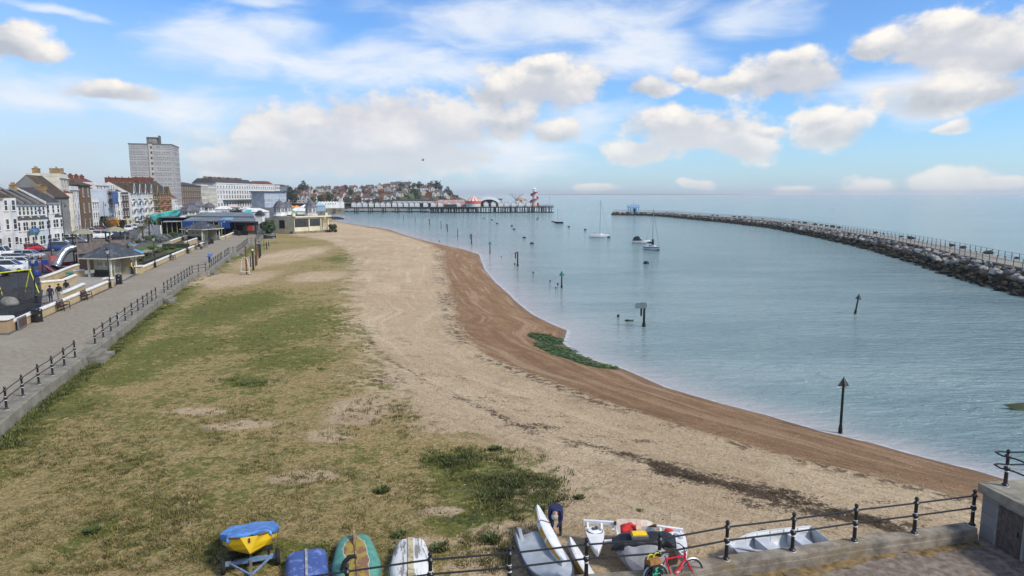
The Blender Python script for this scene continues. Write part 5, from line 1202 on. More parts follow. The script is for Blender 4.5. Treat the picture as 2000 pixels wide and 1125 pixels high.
for px, py, lb, mm in [(98, 527, 'dark blue drum among the climbing frame posts', BLUP), (72, 541, 'blue drum seat beside the playground lamp', BLUP)]:
 m = MB(); m.lathe((0, 0, 0), [(.35, 0), (.42, .1), (.42, .75), (.35, .85)], 14); o = m.build('play_drum', mm, None, W(px, py, 0), smooth=True); tag(o, lb, 'play drum')
q = W(138, 549, 0); m = MB(); m.box((0, 0, .25), (.9, .4, .3)); o = m.build('coat_bundle', mat('green_and_pink_cloth', (.05, .20, .14), .8, col2=(.35, .10, .10), mixs=2), None, (q.x, q.y, .75), R(20), bevel=.1); tag(o, 'green and pink coats lying on the curved cream wall', 'coats')
# blue canopy behind the near shelter
q = W(266, 520, 0); t = thing('parasol', 'small pale blue parasol behind the near shelter', 'parasol', q); m = MB(); m.lathe((0, 0, 1.9), [(1.2, 0), (.6, .35), (0, .6)], 8); m.build('canopy', mat('pale_blue_canvas', (.08, .27, .45), .7), t); m = MB(); m.bar((0, 0, 0), (0, 0, 2.4), .05); m.build('pole', SILV, t)
# ---------------------------------------------------------------- buildings
BASE = [(-120, 520), (0, 497), (124.6, 478.2), (126.9, 469.5), (143, 463), (160, 457), (183, 450.5), (215, 445.5), (240, 441.5), (258, 438), (298, 429), (337, 421.5), (357, 414), (395, 410), (425, 407), (515, 402.6), (545, 401.4), (575, 400.6)]
def Fp(px, back=0.0):
 p = W(px, float(np.interp(px, [a for a, _ in BASE], [b for _, b in BASE])), 0)
 if back:
  a, b = Fp(px-3), Fp(px+3); u_ = (b-a).normalized(); p = p+Vector((-u_.y, u_.x, 0))*back
 return p
def zat(p, py): return CAMZ+(378.73-py)*(p.y*math.cos(PITCH)+2)/FPX/math.cos(PITCH)
PANE = mat('dark_window_glass', (.045, .052, .06), .12, .35, .35, spec=.6, col2=(.16, .18, .19), mixs=.25); FRAMEW = mat('white_window_frame', (.68, .68, .66), .5, .06)
def cw(name, col, col2=None): return mat(name, col, .85, .10, .35, col2=col2 or tuple(c*.72 for c in col), mixs=.22)
WWHITE = cw('white_render', (.64, .64, .62)); WCREAM = cw('cream_wall_render', (.60, .56, .46)); WGREEN = cw('pale_green_render', (.52, .60, .53)); WBLUE = cw('pale_blue_render', (.50, .55, .62)); WPINK = cw('pale_pink_render', (.60, .53, .51)); WGREY = cw('grey_pebbledash', (.20, .195, .185), (.27, .265, .25))
BROWNB = brick_mat('brown_brick', (.155, .088, .040), (.125, .068, .030), (.17, .13, .09), 1, .45, .15); REDB = brick_mat('red_brick', (.26, .085, .040), (.21, .065, .032), (.20, .12, .08), 1, .45, .15); DKB = brick_mat('dark_brick', (.07, .04, .032), (.055, .03, .025), (.08, .06, .05), 1, .45, .15)
RSLATE = mat('dark_slate_roof', (.050, .046, .050), .75, .25, 1.0, col2=(.085, .070, .055), mixs=.5); RBROWN = mat('brown_mossy_tile_roof', (.062, .046, .034), .85, .25, 1.2, col2=(.10, .07, .025), mixs=.35); RRED = mat('red_tile_roof', (.15, .050, .028), .85, .25, 1.2, col2=(.11, .05, .035), mixs=.4); STACK = mat('buff_chimney_brick', (.30, .20, .10), .9, .2, 1.5); REDST = mat('red_chimney_brick', (.17, .06, .035), .9, .2, 1.5)
_win = {}
def window_mesh(w, h, fm, pm, bars=1):
 k = (round(w, 2), round(h, 2), fm.name, pm.name, bars)
 if k not in _win:
  a = MB(); a.box((0, -.03, h/2), (w, .06, h)); a.box((0, -.07, -.04), (w+.16, .16, .10)); b = MB()
  fw_ = .09; n = bars
  for i in range(n):
   ww = (w-fw_*(n+1))/n; x = -w/2+fw_+ww/2+i*(ww+fw_); hh = (h-3*fw_)/2
   for j in range(2): b.box((x, -.063, fw_+hh/2+j*(hh+fw_)), (ww, .014, hh))
  _win[k] = (a.mesh('window', fm), b.mesh('pane', pm))
 return _win[k]
def add_window(par, x, y, z, w, h, rz=0.0, fm=None, pm=None, bars=1):
 a, b = window_mesh(w, h, fm or FRAMEW, pm or PANE, bars)
 o = bpy.data.objects.new('window', a); COL.objects.link(o); o.parent = par; o.location = (x, y, z); o.rotation_euler = (0, 0, rz)
 q = bpy.data.objects.new('pane', b); COL.objects.link(q); q.parent = o; return o
def chimney(rf, x, y, z, m_, w=1.6, d=.7, h=1.6, pots=4):
 c = MB(); c.box((x, y, z+h/2), (w, d, h)); c.box((x, y, z+h+.06), (w+.15, d+.15, .12))
 for i in range(pots): c.lathe((x-w*.4+w*.8*i/max(1, pots-1), y, z+h+.1), [(.13, 0), (.11, .45)], 6)
 o = c.build('chimney', m_, rf); return o
def house(label, A, B, depth, h, roof='gable', rh=2.5, wall=WWHITE, roofm=RSLATE, floors=3, cols=2, bay=None, trim=FRAMEW, group=None, name='terraced_house', winw=1.0, wink=.58, side=0, stack=None, pitchoff=0, z0=0.0, cat='house', ground=None, wbars=1, fm=None, cornice=True):
 u_ = (B-A); L = u_.length; t = thing(name, label, cat, A, axis(A, B), group)
 m = MB(); m.box((L/2, depth/2, h/2), (L-.01, depth, h))
 if roof == 'gable':
  for x in (0.006, L-.006-.25): m.add([(x, 0, h), (x, depth, h), (x, depth/2+pitchoff, h+rh-.05), (x+.25, 0, h), (x+.25, depth, h), (x+.25, depth/2+pitchoff, h+rh-.05)], [(0, 1, 2), (3, 5, 4), (0, 2, 5, 3), (1, 4, 5, 2)])
 w_ = m.build('wall', wall, t)
 rf = None
 if roof == 'gable':
  m = MB(); o = .35; k = rh/(depth/2+pitchoff) if True else 0
  m.add([(0, -o, h-o*k*.6), (L, -o, h-o*k*.6), (L, depth/2+pitchoff, h+rh), (0, depth/2+pitchoff, h+rh), (0, depth+.1, h-.05), (L, depth+.1, h-.05)], [(0, 1, 2, 3), (3, 2, 5, 4)]); rf = m.build('roof', roofm, t); s_ = rf.modifiers.new('t', 'SOLIDIFY'); s_.thickness = .12
 elif roof == 'hip':
  m = MB(); o = .45; r_ = min(L, depth)/2*.85
  if L >= depth: rp = [(r_, depth/2, h+rh), (L-r_, depth/2, h+rh)]; fs = [(0, 1, 5, 4), (1, 2, 5), (2, 3, 4, 5), (3, 0, 4)]
  else: rp = [(L/2, r_, h+rh), (L/2, depth-r_, h+rh)]; fs = [(0, 1, 4), (1, 2, 5, 4), (2, 3, 5), (3, 0, 4, 5)]
  m.add([(-o, -o, h+.01), (L+o, -o, h+.01), (L+o, depth+o, h+.01), (-o, depth+o, h+.01)]+rp, fs+[(3, 2, 1, 0)]); m.box((L/2, depth/2, h-.10), (L+2*o, depth+2*o, .2)); rf = m.build('roof', roofm, t)
 else:
  m = MB()
  for a in (((L/2, .12), (L+.05, .30)), ((L/2, depth-.12), (L+.05, .30))): m.box((*a[0], h+.36), (*a[1], .7))
  for x in (.12, L-.12): m.box((x, depth/2, h+.36), (.28, depth-.55, .68))
  m.build('parapet', wall, t); m = MB(); m.box((L/2, depth/2, h+.06), (L-.5, depth-.5, .1)); rf = m.build('roof', roofm, t)
 if cornice and roof != 'hip': m = MB(); m.box((L/2, -.14, h-.18), (L, .3, .22)); m.build('cornice', trim, t)
 fh = h/floors
 hs = [fh*wink*(1 if f else 1.05) for f in range(floors)]
 if bay:
  bw, bd, bf = bay[:3]; bx_ = bay[3] if len(bay) > 3 else L*.62; m = MB(); bh = fh*bf
  poly = [(bx_-bw/2, .01), (bx_-bw/2+.35, -bd), (bx_+bw/2-.35, -bd), (bx_+bw/2, .01)]; m.prism(poly, 0, bh); b_ = m.build('bay', wall, t)
  m = MB(); pc = [(x+(.12 if x > bx_ else -.12), y-.12) for x, y in poly]; m.add([(x, y, bh) for x, y in pc]+[(bx_-bw*.3, .0, bh+.55), (bx_+bw*.3, .0, bh+.55)], [(0, 1, 4), (1, 2, 5, 4), (2, 3, 5), (0, 4, 5, 3), (3, 2, 1, 0)]); m.build('bay_roof', roofm if len(bay) < 5 else bay[4], b_)
  for f in range(bf):
   z = f*fh+fh*.28
   add_window(b_, bx_, -bd, z, min(winw*1.05, bw-.9), hs[f], 0, fm)
   for s in (-1, 1):
    an = math.atan2(bd, .35); mx = bx_+s*(bw/2-.175); add_window(b_, mx+s*.01, -bd/2-.01, z, .55, hs[f], s*an, fm)
 for f in range(floors):
  z = f*fh+fh*.26
  for c in range(cols):
   x = L*(c+.5)/cols
   if bay and f < bay[2] and abs(x-(bay[3] if len(bay) > 3 else L*.62)) < bay[0]/2+.25: continue
   add_window(t, x, 0, z, winw, hs[f], 0, fm, None, wbars)
  for c in range(side):
   add_window(t, 0, depth*(c+.5)/side, z, winw, hs[f], R(-90), fm)
 if ground: m = MB(); m.box((L/2, -.05, fh*.42), (L, .10, fh*.84)); m.build('ground_floor_facing', ground, t)
 if stack and rf:
  for (x, y, z, mm, w, d_, hh, po) in stack: chimney(rf, x, y, z, mm, w, d_, hh, po)
 return t
# seafront terrace, nearest first
A, B = Fp(-75), Fp(31); hh = zat(Fp(15), 385); L = (B-A).length
house('white three storey corner house at the left edge, with a wide bay and brown roof', A, B, 9, hh, 'gable', 2.4, WWHITE, RBROWN, 3, 5, (3.2, 1.0, 3, L-1.8), winw=1.25, stack=[(L*.75, 4.5, hh+1.6, STACK, 2.2, .9, 1.8, 3)])
tcol = [(WWHITE, 'white'), (WCREAM, 'cream'), (WGREEN, 'pale green'), (WBLUE, 'pale blue')]
for i, (wm, cn) in enumerate(tcol):
 a, b = 34+i*15.2, 34+(i+1)*15.2; A, B = Fp(a), Fp(b); hh = zat(Fp((a+b)/2), 397.5); L = (B-A).length
 t = house(f'narrow {cn} terraced house with stacked bay, dark slate roof and party wall upstand', A, B, 9, hh, 'gable', 2.7, wm, RSLATE, 3, 2, (2.1, .8, 2, L*.55), group='narrow pastel terraced houses', winw=.85, stack=[(L*.5, 4.5, hh+2.2, STACK, 1.3, .7, 1.3, 3)] if i in (1, 3) else None)
 m = MB(); m.add([(L-.15, -.4, hh-.15), (L+.15, -.4, hh-.15), (L+.15, 4.5, hh+2.85), (L-.15, 4.5, hh+2.85), (L-.15, -.4, hh+.3), (L+.15, -.4, hh+.3), (L+.15, 4.5, hh+3.1), (L-.15, 4.5, hh+3.1)], [(0, 1, 2, 3), (4, 5, 6, 7), (0, 1, 5, 4), (1, 2, 6, 5), (2, 3, 7, 6), (3, 0, 4, 7)]); m.build('party_wall', WGREY if i < 3 else WWHITE, t)
A, B = Fp(95), Fp(124); hh = zat(Fp(110), 394.5); L = (B-A).length
house('white end of terrace house with two small hooded bays and dark roof', A, B, 9, hh, 'gable', 2.9, WWHITE, RSLATE, 3, 3, (2.0, .7, 2, L*.72), winw=.9)
# grey building behind
A = D(107, 400, 143); A.z = 0; B = A+Vector((-.25, .968, 0))*8; hh = zat(A, 384); house('grey rendered building with bare gable wall behind the pastel terrace', A, B, 9.5, hh, 'gable', zat(A, 343)-hh, WGREY, RBROWN, 3, 0, name='house', stack=[(-.1, 2.5, hh-.3, STACK, 1.8, 2.2, 2.3, 3)], cornice=False)
# cream tower house
A, B = Fp(127), Fp(143); hh = zat(Fp(132), 341); L = (B-A).length
t = house('tall cream and white corner house with red hooded bay and buff chimneys', A, B, 6, hh-.7, 'flat', 0, WCREAM, RSLATE, 4, 3, (3.6, 1.6, 3, L*.40, RRED), name='house', winw=1.15, side=1, stack=[(2.2, 4.5, hh-.3, STACK, 3.6, 1.0, 1.3, 5)])
A, B = Fp(144), Fp(160); hh = zat(Fp(152), 364); house('tall white seafront house with layered cornices, left of the brown brick house', A, B, 12, hh-.7, 'flat', 0, WWHITE, RSLATE, 4, 3, name='house', winw=1.2, wbars=2, side=2)
A, B = Fp(164), Fp(183); hh = zat(Fp(168), 361.5); house('brown brick house with mossy hipped roof and two white sash windows in its side', A, B, 13, hh, 'hip', zat(Fp(170), 341)-hh, BROWNB, RBROWN, 3, 2, name='house', winw=1.3, side=1, stack=[(6, 6, hh+1.0, STACK, 1.2, 3.0, 3.2, 5)])
A, B = Fp(184), Fp(197); hh = zat(Fp(190), 388); house('low white front house right of the brown brick house', A, B, 9, hh-.7, 'flat', 0, WWHITE, RSLATE, 3, 3, name='house', winw=.95)
A, B = Fp(190, 5), Fp(213, 5); hh = zat(A, 370.5); house('white three storey house set behind the low white front', A, B, 10, hh-.7, 'flat', 0, WWHITE, RSLATE, 4, 4, name='house', winw=1.0, side=1)
A, B = D(173, 400, 208), D(212, 400, 232); A.z = B.z = 0; hh = zat(A, 368); L = (B-A).length; house('red tiled building with a long row of chimney pots behind the white houses', A, B, 12, hh, 'gable', zat(A, 347)-hh, BROWNB, RRED, 3, 0, name='house', stack=[(L*f, 6, zat(A, 350), REDST, 2.6, .8, 1.2, 5) for f in (.06, .3, .55, .8)])
A, B = Fp(214), Fp(223.5); hh = zat(Fp(218), 370); t = house('narrow house wrapped in blue sheeted scaffolding', A, B, 10, hh-.7, 'flat', 0, WBLUE, RSLATE, 4, 2, name='house', winw=.9)
L = (B-A).length; m = MB()
for x in (-.2, L*.33, L*.66, L+.2):
 for y in (-1.5, -.5): m.bar((x, y, 0), (x, y, hh+1.2), .07)
for z in (2.2, 4.4, 6.6, 8.8, hh): m.bar((-.2, -1.5, z), (L+.2, -1.5, z), .07); m.box((L/2, -1.0, z), (L+.4, 1.0, .05))
sc = m.build('scaffolding', mat('scaffold_steel', (.12, .12, .13), .6, .2), None, A, axis(A, B)); tag(sc, 'scaffolding in front of the narrow blue sheeted house', 'scaffolding')
m = MB(); m.box((L/2, -1.57, hh*.78), (L+.3, .04, hh*.34)); o = m.build('sheeting', mat('blue_scaffold_sheeting', (.05, .11, .28), .6, .25, .8), None, A, axis(A, B)); tag(o, 'blue plastic sheeting on the scaffolding of the narrow house', 'sheeting')
A, B = Fp(224.5), Fp(238.5); hh = zat(Fp(230), 370); house('white bow fronted house with tall sash windows beside the scaffolding', A, B, 11, hh-.6, 'flat', 0, WWHITE, RSLATE, 4, 3, (2.6, 1.0, 4), name='house', winw=.95)
A, B = Fp(228, 5), Fp(252, 5); hh = zat(A, 357); house('tall white house rising behind the bow fronted one', A, B, 9, hh-.6, 'flat', 0, WWHITE, RSLATE, 5, 4, name='house', winw=1.1, side=2)
A, B = Fp(240), Fp(255); hh = zat(Fp(247), 376); house('dark brick house with triple white windows and a white shop front', A, B, 11, hh-.6, 'flat', 0, DKB, RSLATE, 4, 3, name='house', winw=1.5, wbars=2, ground=WWHITE)
def gabled_row(labels, px0, px1, eave, ridge, walls, roofm, group, trimm, n):
 for i in range(n):
  a, b = px0+(px1-px0)*i/n, px0+(px1-px0)*(i+1)/n; A, B = Fp(a), Fp(b); L = (B-A).length; h = zat(Fp((a+b)/2), eave); rr_ = zat(Fp((a+b)/2), ridge)-h; wm = walls[i % len(walls)]
  t = house(labels[i], A, B, 12, h, 'gable', rr_, wm, roofm[i % len(roofm)], 4, 3, (3.2, 1.0, 3, L*.5), group=group, winw=1.0, trim=trimm, fm=trimm, stack=[(.6, 6, h+rr_-.6, REDST, .9, 2.4, 1.8, 4)])
  m = MB(); c = L*.5; w = min(L*.8, 4.6)
  m.add([(c-w/2, -.35, h-.2), (c+w/2, -.35, h-.2), (c, -.35, h+3.0), (c-w/2, 3.5, h-.2), (c+w/2, 3.5, h-.2), (c, 4.2, h+3.0)], [(0, 1, 2), (3, 5, 4), (0, 3, 4, 1)]); m.build('front_gable', wm, t)
  m = MB()
  for s in (-1, 1): m.add([(c+s*(w/2+.3), -.6, h-.45), (c, -.6, h+3.15), (c, 4.3, h+3.15), (c+s*(w/2+.3), 4.3, h-.45)], [(0, 1, 2, 3)])
  o = m.build('gable_roof', roofm[i % len(roofm)], t); s_ = o.modifiers.new('t', 'SOLIDIFY'); s_.thickness = .15
  m = MB()
  for s in (-1, 1): m.bar((c+s*(w/2+.3), -.66, h-.5), (c, -.66, h+3.2), .08, .30)
  m.build('bargeboard', trimm, t)
  for f in (1, 2, 3): m = MB(); m.box((L/2, -1.25, h/4*f), (L-.3, .5, .12)); m.bar((.2, -1.45, h/4*f+.9), (L-.2, -1.45, h/4*f+.9), .06); m.build('balcony', trimm, t)
gabled_row(['white timber balconied gabled house, first of the balconied row', 'white timber balconied gabled house with pale blue walls', 'white timber balconied gabled house before the brick ones', 'cream and brick gabled house ending the white balconied row'], 258, 302, 376.5, 355.5, [WWHITE, WBLUE, WWHITE, WCREAM], [RBROWN, RSLATE], 'gabled houses with white balconies', FRAMEW, 4)
ROSE = mat('crimson_painted_trim', (.35, .03, .07), .6); OCH = mat('ochre_painted_trim', (.50, .40, .18), .7)
gabled_row(['dark gabled brick house next to the balconied row', 'red brick gabled house with crimson trim', 'orange brick gabled house at the end of the row'], 303, 337, 378.5, 354, [DKB, REDB, REDB], [RBROWN, RSLATE, RBROWN], 'red brick gabled seafront houses', OCH, 3)
A, B = Fp(338), Fp(347); hh = zat(Fp(342), 386); house('small white gabled house after the red brick row', A, B, 12, hh, 'gable', 4, WWHITE, RRED, 4, 2, (2.6, .9, 3), name='house', winw=1.0)
A, B = Fp(348), Fp(356.5); hh = zat(Fp(352), 401); house('low white building below the tower block', A, B, 14, hh-.6, 'flat', 0, WWHITE, RSLATE, 2, 3, name='house', winw=1.2)
# brown Georgian block and long white terrace far along the front
A, B = Fp(357.5), Fp(395); hh = zat(Fp(370), 362.5); t = house('brown brick apartment block with white windows and a white lower storey', A, B, 16, hh, 'hip', 2.2, BROWNB, RSLATE, 4, 9, name='apartment_block', cat='building', winw=1.7, ground=WCREAM, side=0, wbars=2)
A, B = Fp(395.5), Fp(409); hh = zat(Fp(402), 361.5); house('white block with recessed loggias right of the brown block', A, B, 16, hh-.6, 'flat', 0, WCREAM, RSLATE, 4, 6, name='apartment_block', cat='building', winw=1.6, side=0, wbars=2)
A, B = Fp(410), Fp(424); hh = zat(Fp(417), 366); house('cream stepped block joining the long white terrace', A, B, 14, hh-.6, 'flat', 0, WCREAM, RSLATE, 5, 6, name='apartment_block', cat='building', winw=1.4)
def long_terrace():
 A, B = Fp(425), Fp(538); L = (B-A).length; h = zat(Fp(430), 357.5); t = thing('long_terrace', 'long white terrace of many sash windows with dark mansard roof and canopy', 'building', A, axis(A, B))
 m = MB(); m.box((L/2, 9, h/2), (L, 18, h)); m.build('wall', WWHITE, t)
 m = MB(); x1 = L*.60; m.add([(-1, .2, h+.01), (x1, .2, h+.01), (x1, 17, h+.01), (-1, 17, h+.01), (1, 4, h+3.2), (x1-2, 4, h+3.2), (x1-2, 14, h+3.2), (1, 14, h+3.2)], [(0, 1, 5, 4), (1, 2, 6, 5), (2, 3, 7, 6), (3, 0, 4, 7), (4, 5, 6, 7)]); rf = m.build('roof', RSLATE, t)
 for i in range(9): chimney(rf, 3+i*x1/9.2, 9, h+3.1, REDST if i % 2 else STACK, .9, 3, 1.2, 3)
 m = MB(); m.add([(L*.84, .2, h+.01), (L-.5, .2, h+.01), (L-.5, 17, h+.01), (L*.84, 17, h+.01), (L*.87, 4, h+3), (L*.97, 4, h+3), (L*.97, 14, h+3), (L*.87, 14, h+3)], [(0, 1, 5, 4), (1, 2, 6, 5), (2, 3, 7, 6), (3, 0, 4, 7), (4, 5, 6, 7)]); m.build('roof', RRED, t)
 for z in (h-.5, h-3.6, 6.2): m = MB(); m.box((L/2, -.15, z), (L, .3, .3)); m.build('string_course', FRAMEW, t)
 m = MB()
 for k in range(int(L/5)): m.box((2.5+k*5, -.18, 6.2+(h-9.8)/2), (.35, .3, h-9.8))
 m.build('pilasters', FRAMEW, t)
 m = MB(); m.add([(L*.08, -.2, 5.9), (L*.62, -.2, 5.9), (L*.62, -2.4, 5.2), (L*.08, -2.4, 5.2)], [(0, 1, 2, 3)]); o = m.build('canopy', mat('dark_green_canopy', (.05, .06, .06), .7), t); s_ = o.modifiers.new('t', 'SOLIDIFY'); s_.thickness = .15
 nx = 24
 for f, z in enumerate((1.0, 7.0, 10.4, 14.6)):
  for i in range(nx): add_window(t, (i+.5)*L/nx, 0, z, 2.1, (2.8, 2.4, 2.3, 1.6)[f], 0)
 a, b = window_mesh(2.1, 1.6, FRAMEW, PANE)
long_terrace()
A, B = Fp(539.5), Fp(548); hh = zat(Fp(543), 363); house('white end pavilion of the long terrace', A, B, 14, hh-.6, 'flat', 0, WWHITE, RSLATE, 5, 3, name='apartment_block', cat='building', winw=1.8)
A, B = W(517, 404.5, 0), W(560, 402.2, 0); A2 = D(517, 400, 520); B2 = D(560, 400, 545); A = Vector((A2.x, A2.y, 0)); B = Vector((B2.x, B2.y, 0)); hh = zat(A, 375); L = (B-A).length
t = thing('glazed_building', 'pale blue glazed building with dark roof edge right of the white terrace', 'building', A, axis(A, B)); m = MB(); m.box((L/2, 6, hh/2), (L, 12, hh)); m.build('wall', mat('pale_blue_glazing', (.34, .39, .46), .4, .15, .3), t)
m = MB(); m.box((L/2-1, 5.6, hh+.3), (L+1, 13.6, .6)); m.build('roof', RSLATE, t)
for z in (hh*.3, hh*.6): m = MB(); m.box((L/2, -.1, z), (L, .2, .35)); m.build('floor_band', FRAMEW, t)
A2, B2 = D(536, 400, 640), D(566, 400, 660); A = Vector((A2.x, A2.y, 0)); B = Vector((B2.x, B2.y, 0)); hh = zat(A, 364.5); house('grey blue flats behind the glazed building', A, B, 14, hh, 'gable', 2, mat('grey_blue_cladding', (.13, .16, .20), .7, .15, .3), RSLATE, 5, 6, name='apartment_block', cat='building', winw=1.6)

# ---- tower block
def tower():
 c = D(342.5, 400, 372); z1 = CAMZ+(378.73-286.8)*372/FPX/math.cos(PITCH)*1.0
 c.z = 0; lat = Vector((-.86, -.30, 0)).normalized(); far = Vector((-.30, .954, 0)).normalized()
 a = D(253, 400, 372); t_ = None
 # length of the broad side so that its far corner falls at pixel 253
 best = min((abs(1000+FPX*(c+lat*s).x/((c+lat*s).y*math.cos(PITCH)+CAMZ*math.sin(PITCH))-261), s) for s in np.linspace(10, 40, 301))[1]
 Lw = best; Ls = 24.0; Mx = Matrix(((lat.x, far.x, 0), (lat.y, far.y, 0), (0, 0, 1))).to_4x4()
 t = thing('tower_block', 'grey thirteen storey tower block with white floor bands above the seafront roofs', 'tower block', c); ang = math.atan2(-lat.y, -lat.x)
 def L_(x, y, z): return Vector((lat.x*x+far.x*y, lat.y*x+far.y*y, z))
 TW = mat('grey_tower_panels', (.34, .33, .315), .85, .12, .18, col2=(.28, .27, .26), mixs=.1); BAND = mat('white_floor_band', (.55, .54, .52), .7, .08)
 def slab(x0, x1, y0, y1, z0, z1, name, m_, par=None):
  m = MB(); p = [L_(x, y, z) for z in (z0, z1) for x, y in ((x0, y0), (x1, y0), (x1, y1), (x0, y1))]
  m.add(p, [(0, 3, 2, 1), (4, 5, 6, 7), (0, 1, 5, 4), (1, 2, 6, 5), (2, 3, 7, 6), (3, 0, 4, 7)]); return m.build(name, m_, par or t)
 slab(0, Lw, 0, Ls, 0, z1, 'wall', TW)
 nf = 13; fh = z1/nf
 slab(-.25, Lw+.25, -.25, Ls+.25, z1+.002, z1+.5, 'parapet', mat('dark_roof_edge', (.13, .125, .12), .8))
 m = MB()
 for f in range(nf):
  for z in (f*fh+fh*.08,):
   for (x0, x1, y0, y1) in ((-.06, Lw+.06, -.07, -.004), (-.07, -.004, -.06, Ls+.06)):
    p = [L_(x, y, zz) for zz in (z+fh*.80, z+fh*.89) for x, y in ((x0, y0), (x1, y0), (x1, y1), (x0, y1))]; m.add(p, [(0, 3, 2, 1), (4, 5, 6, 7), (0, 1, 5, 4), (1, 2, 6, 5), (2, 3, 7, 6), (3, 0, 4, 7)])
 m.build('floor_bands', BAND, t)
 pr = slab(Lw*.41, Lw*.64, Ls*.3, Ls*.7, z1+.5, z1+4.2, 'plant_room', mat('dark_plant_room', (.22, .20, .18), .8, .3, .3, col2=(.06, .055, .05), mixs=.25))
 slab(Lw*.35, Lw*.39, Ls*.45, Ls*.6, z1+.5, z1+5.6, 'chimney', mat('dark_grey_flue', (.12, .12, .125), .8))
 slab(Lw*.38, Lw*.64, Ls*.28, Ls*.72, z1+4.203, z1+4.5, 'plant_room_roof', TW, pr)
 slab(Lw*.455, Lw*.545, -.35, -.01, 0, z1+.3, 'stair_strip', mat('cream_stair_strip', (.46, .44, .39), .8))
 for f in range(nf): slab(Lw*.46, Lw*.50, -.40, -.353, f*fh+fh*.25, f*fh+fh*.72, 'stair_window', PANE)
 # windows: the upper eight floors are in view
 def win(x, y, z, w, h, facing):
  rz = math.atan2(-lat.y, -lat.x) if facing == 0 else math.atan2(-far.y, -far.x)
  o = add_window(t, *L_(x, y, z), w, h, rz, None, mat('mid_grey_tower_glass', (.17, .18, .19), .2), 2); return o
 a_, b_ = window_mesh(2.4, 1.25, FRAMEW, PANE, 2)
 for f in range(5, nf):
  z = f*fh+fh*.32
  for x in (.09, .19, .315, .655, .78, .90): win(Lw*x, -.0, z, 2.4 if x in (.09, .90, .315) else 1.7, 1.2, 0)
  for y in (.12, .33, .62, .84): win(0, Ls*y, z, 2.2, 1.2, 1)
tower()
# ---------------------------------------------------------------- bandstand, white sea building, cars, planting
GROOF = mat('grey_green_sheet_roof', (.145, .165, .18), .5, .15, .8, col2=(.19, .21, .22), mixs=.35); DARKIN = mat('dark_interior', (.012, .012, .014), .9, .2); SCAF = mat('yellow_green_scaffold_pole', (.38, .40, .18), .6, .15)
TURQ = mat('turquoise_debris_netting', (.06, .42, .40), .7, .3, .5, col2=(.13, .48, .50), mixs=.5, bump=.4, bscale=2); BTA = mat('strong_blue_sheeting', (.02, .075, .30), .5, .3, .6, bump=.4, bscale=3); LBTA = mat('light_blue_sheeting', (.17, .30, .46), .5, .2, .8)
o0 = Vector((-95.5, 176, 0)); o1 = Vector((-64.2, 171.5, 0)); rz = axis(o0, o1); LB = (o1-o0).length
t = thing('bandstand', 'low grey-roofed bandstand building with domed lanterns at the end of the promenade', 'bandstand', o0, rz)
def px_l(px, d=174.0): # position along the front for a photo pixel
 p = D(px, 420, d); return (p-o0).dot((o1-o0).normalized())
SK = lambda y: LB-.62*y
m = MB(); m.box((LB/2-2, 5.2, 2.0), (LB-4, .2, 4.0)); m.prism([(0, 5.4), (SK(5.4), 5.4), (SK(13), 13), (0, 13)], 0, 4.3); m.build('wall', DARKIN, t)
x0 = px_l(357)
m = MB(); m.add([(x0, -.5, 3.45), (LB+.3, -.5, 3.45), (SK(3.2), 3.2, 4.3), (x0, 3.2, 4.3)], [(0, 1, 2, 3)]); r1 = m.build('roof', GROOF, t); s_ = r1.modifiers.new('t', 'SOLIDIFY'); s_.thickness = .12
m = MB(); xa = px_l(345); m.add([(xa, 3.0, 4.5), (SK(3), 3.0, 4.5), (SK(10), 10, 5.3), (xa, 10, 5.3)], [(0, 1, 2, 3)]); m.add([(xa, 10, 5.3), (SK(10), 10, 5.3), (SK(17), 17, 4.4), (xa, 17, 4.4)], [(0, 1, 2, 3)]); r2 = m.build('roof', GROOF, t); s_ = r2.modifiers.new('t', 'SOLIDIFY'); s_.thickness = .12
for rr_, y0, z0, y1, z1 in ((r1, -.5, 3.5, 3.2, 4.35), (r2, 3.0, 4.55, 10, 5.35)):
 m = MB(); n = 26
 for i in range(n): x = x0+(LB-x0)*(i+.5)/n; m.bar((x, y0, z0+.03), (x, y1, z1+.03), .05, .06) if x < SK(y1) else None
 m.build('roof_seams', mat('dark_roof_seam', (.08, .09, .10), .6), rr_)
m = MB(); m.box(((x0+LB)/2-1, 3.1, 4.40), (LB-x0-2, .15, .30)); m.build('fascia', mat('roof_gap_shade', (.02, .03, .03), .6), t)  # dark strip colours in the shaded gap between the roof tiers
m = MB(); m.box(((x0+LB)/2, -.55, 3.36), (LB-x0+.3, .12, .2)); m.build('gutter', mat('grey_gutter', (.12, .13, .14), .6), t)
for i in range(8): x = x0+(LB-x0)*i/7; m = MB(); m.box((x, 0, 1.7), (.22, .22, 3.4)); m.build('column', BLACK, t)
# dark entrance at the right end
xe = px_l(458)
m = MB(); m.box(((xe+LB)/2, 1.2, 2.95), (LB-xe, .2, 1.0)); m.build('entrance_fascia', BLACK, t)
m = MB(); m.box(((xe+LB)/2-1.3, 4.8, 1.0), (LB-xe-3, .15, 2.0)); m.build('entrance_screen', mat('dim_entrance_glass', (.08, .09, .09), .2), t)
for i, (f, w, c) in enumerate([(.25, 1.0, (.10, .11, .09)), (.50, 1.5, (.62, .07, .05)), (.66, .8, (.45, .32, .30)), (.86, 1.2, (.14, .15, .14))]): m = MB(); m.box((xe+(LB-xe)*f*.72, 4.68, 1.55), (w, .05, 1.3)); m.build('poster', mat(f'entrance_poster_{("grey","red","pink","slate")[i]}', c, .6), t)
m = MB(); m.box((xe+(LB-xe)*.35, .2, .55), (LB*.12, .1, 1.1)); m.build('gate', BLACK, t)
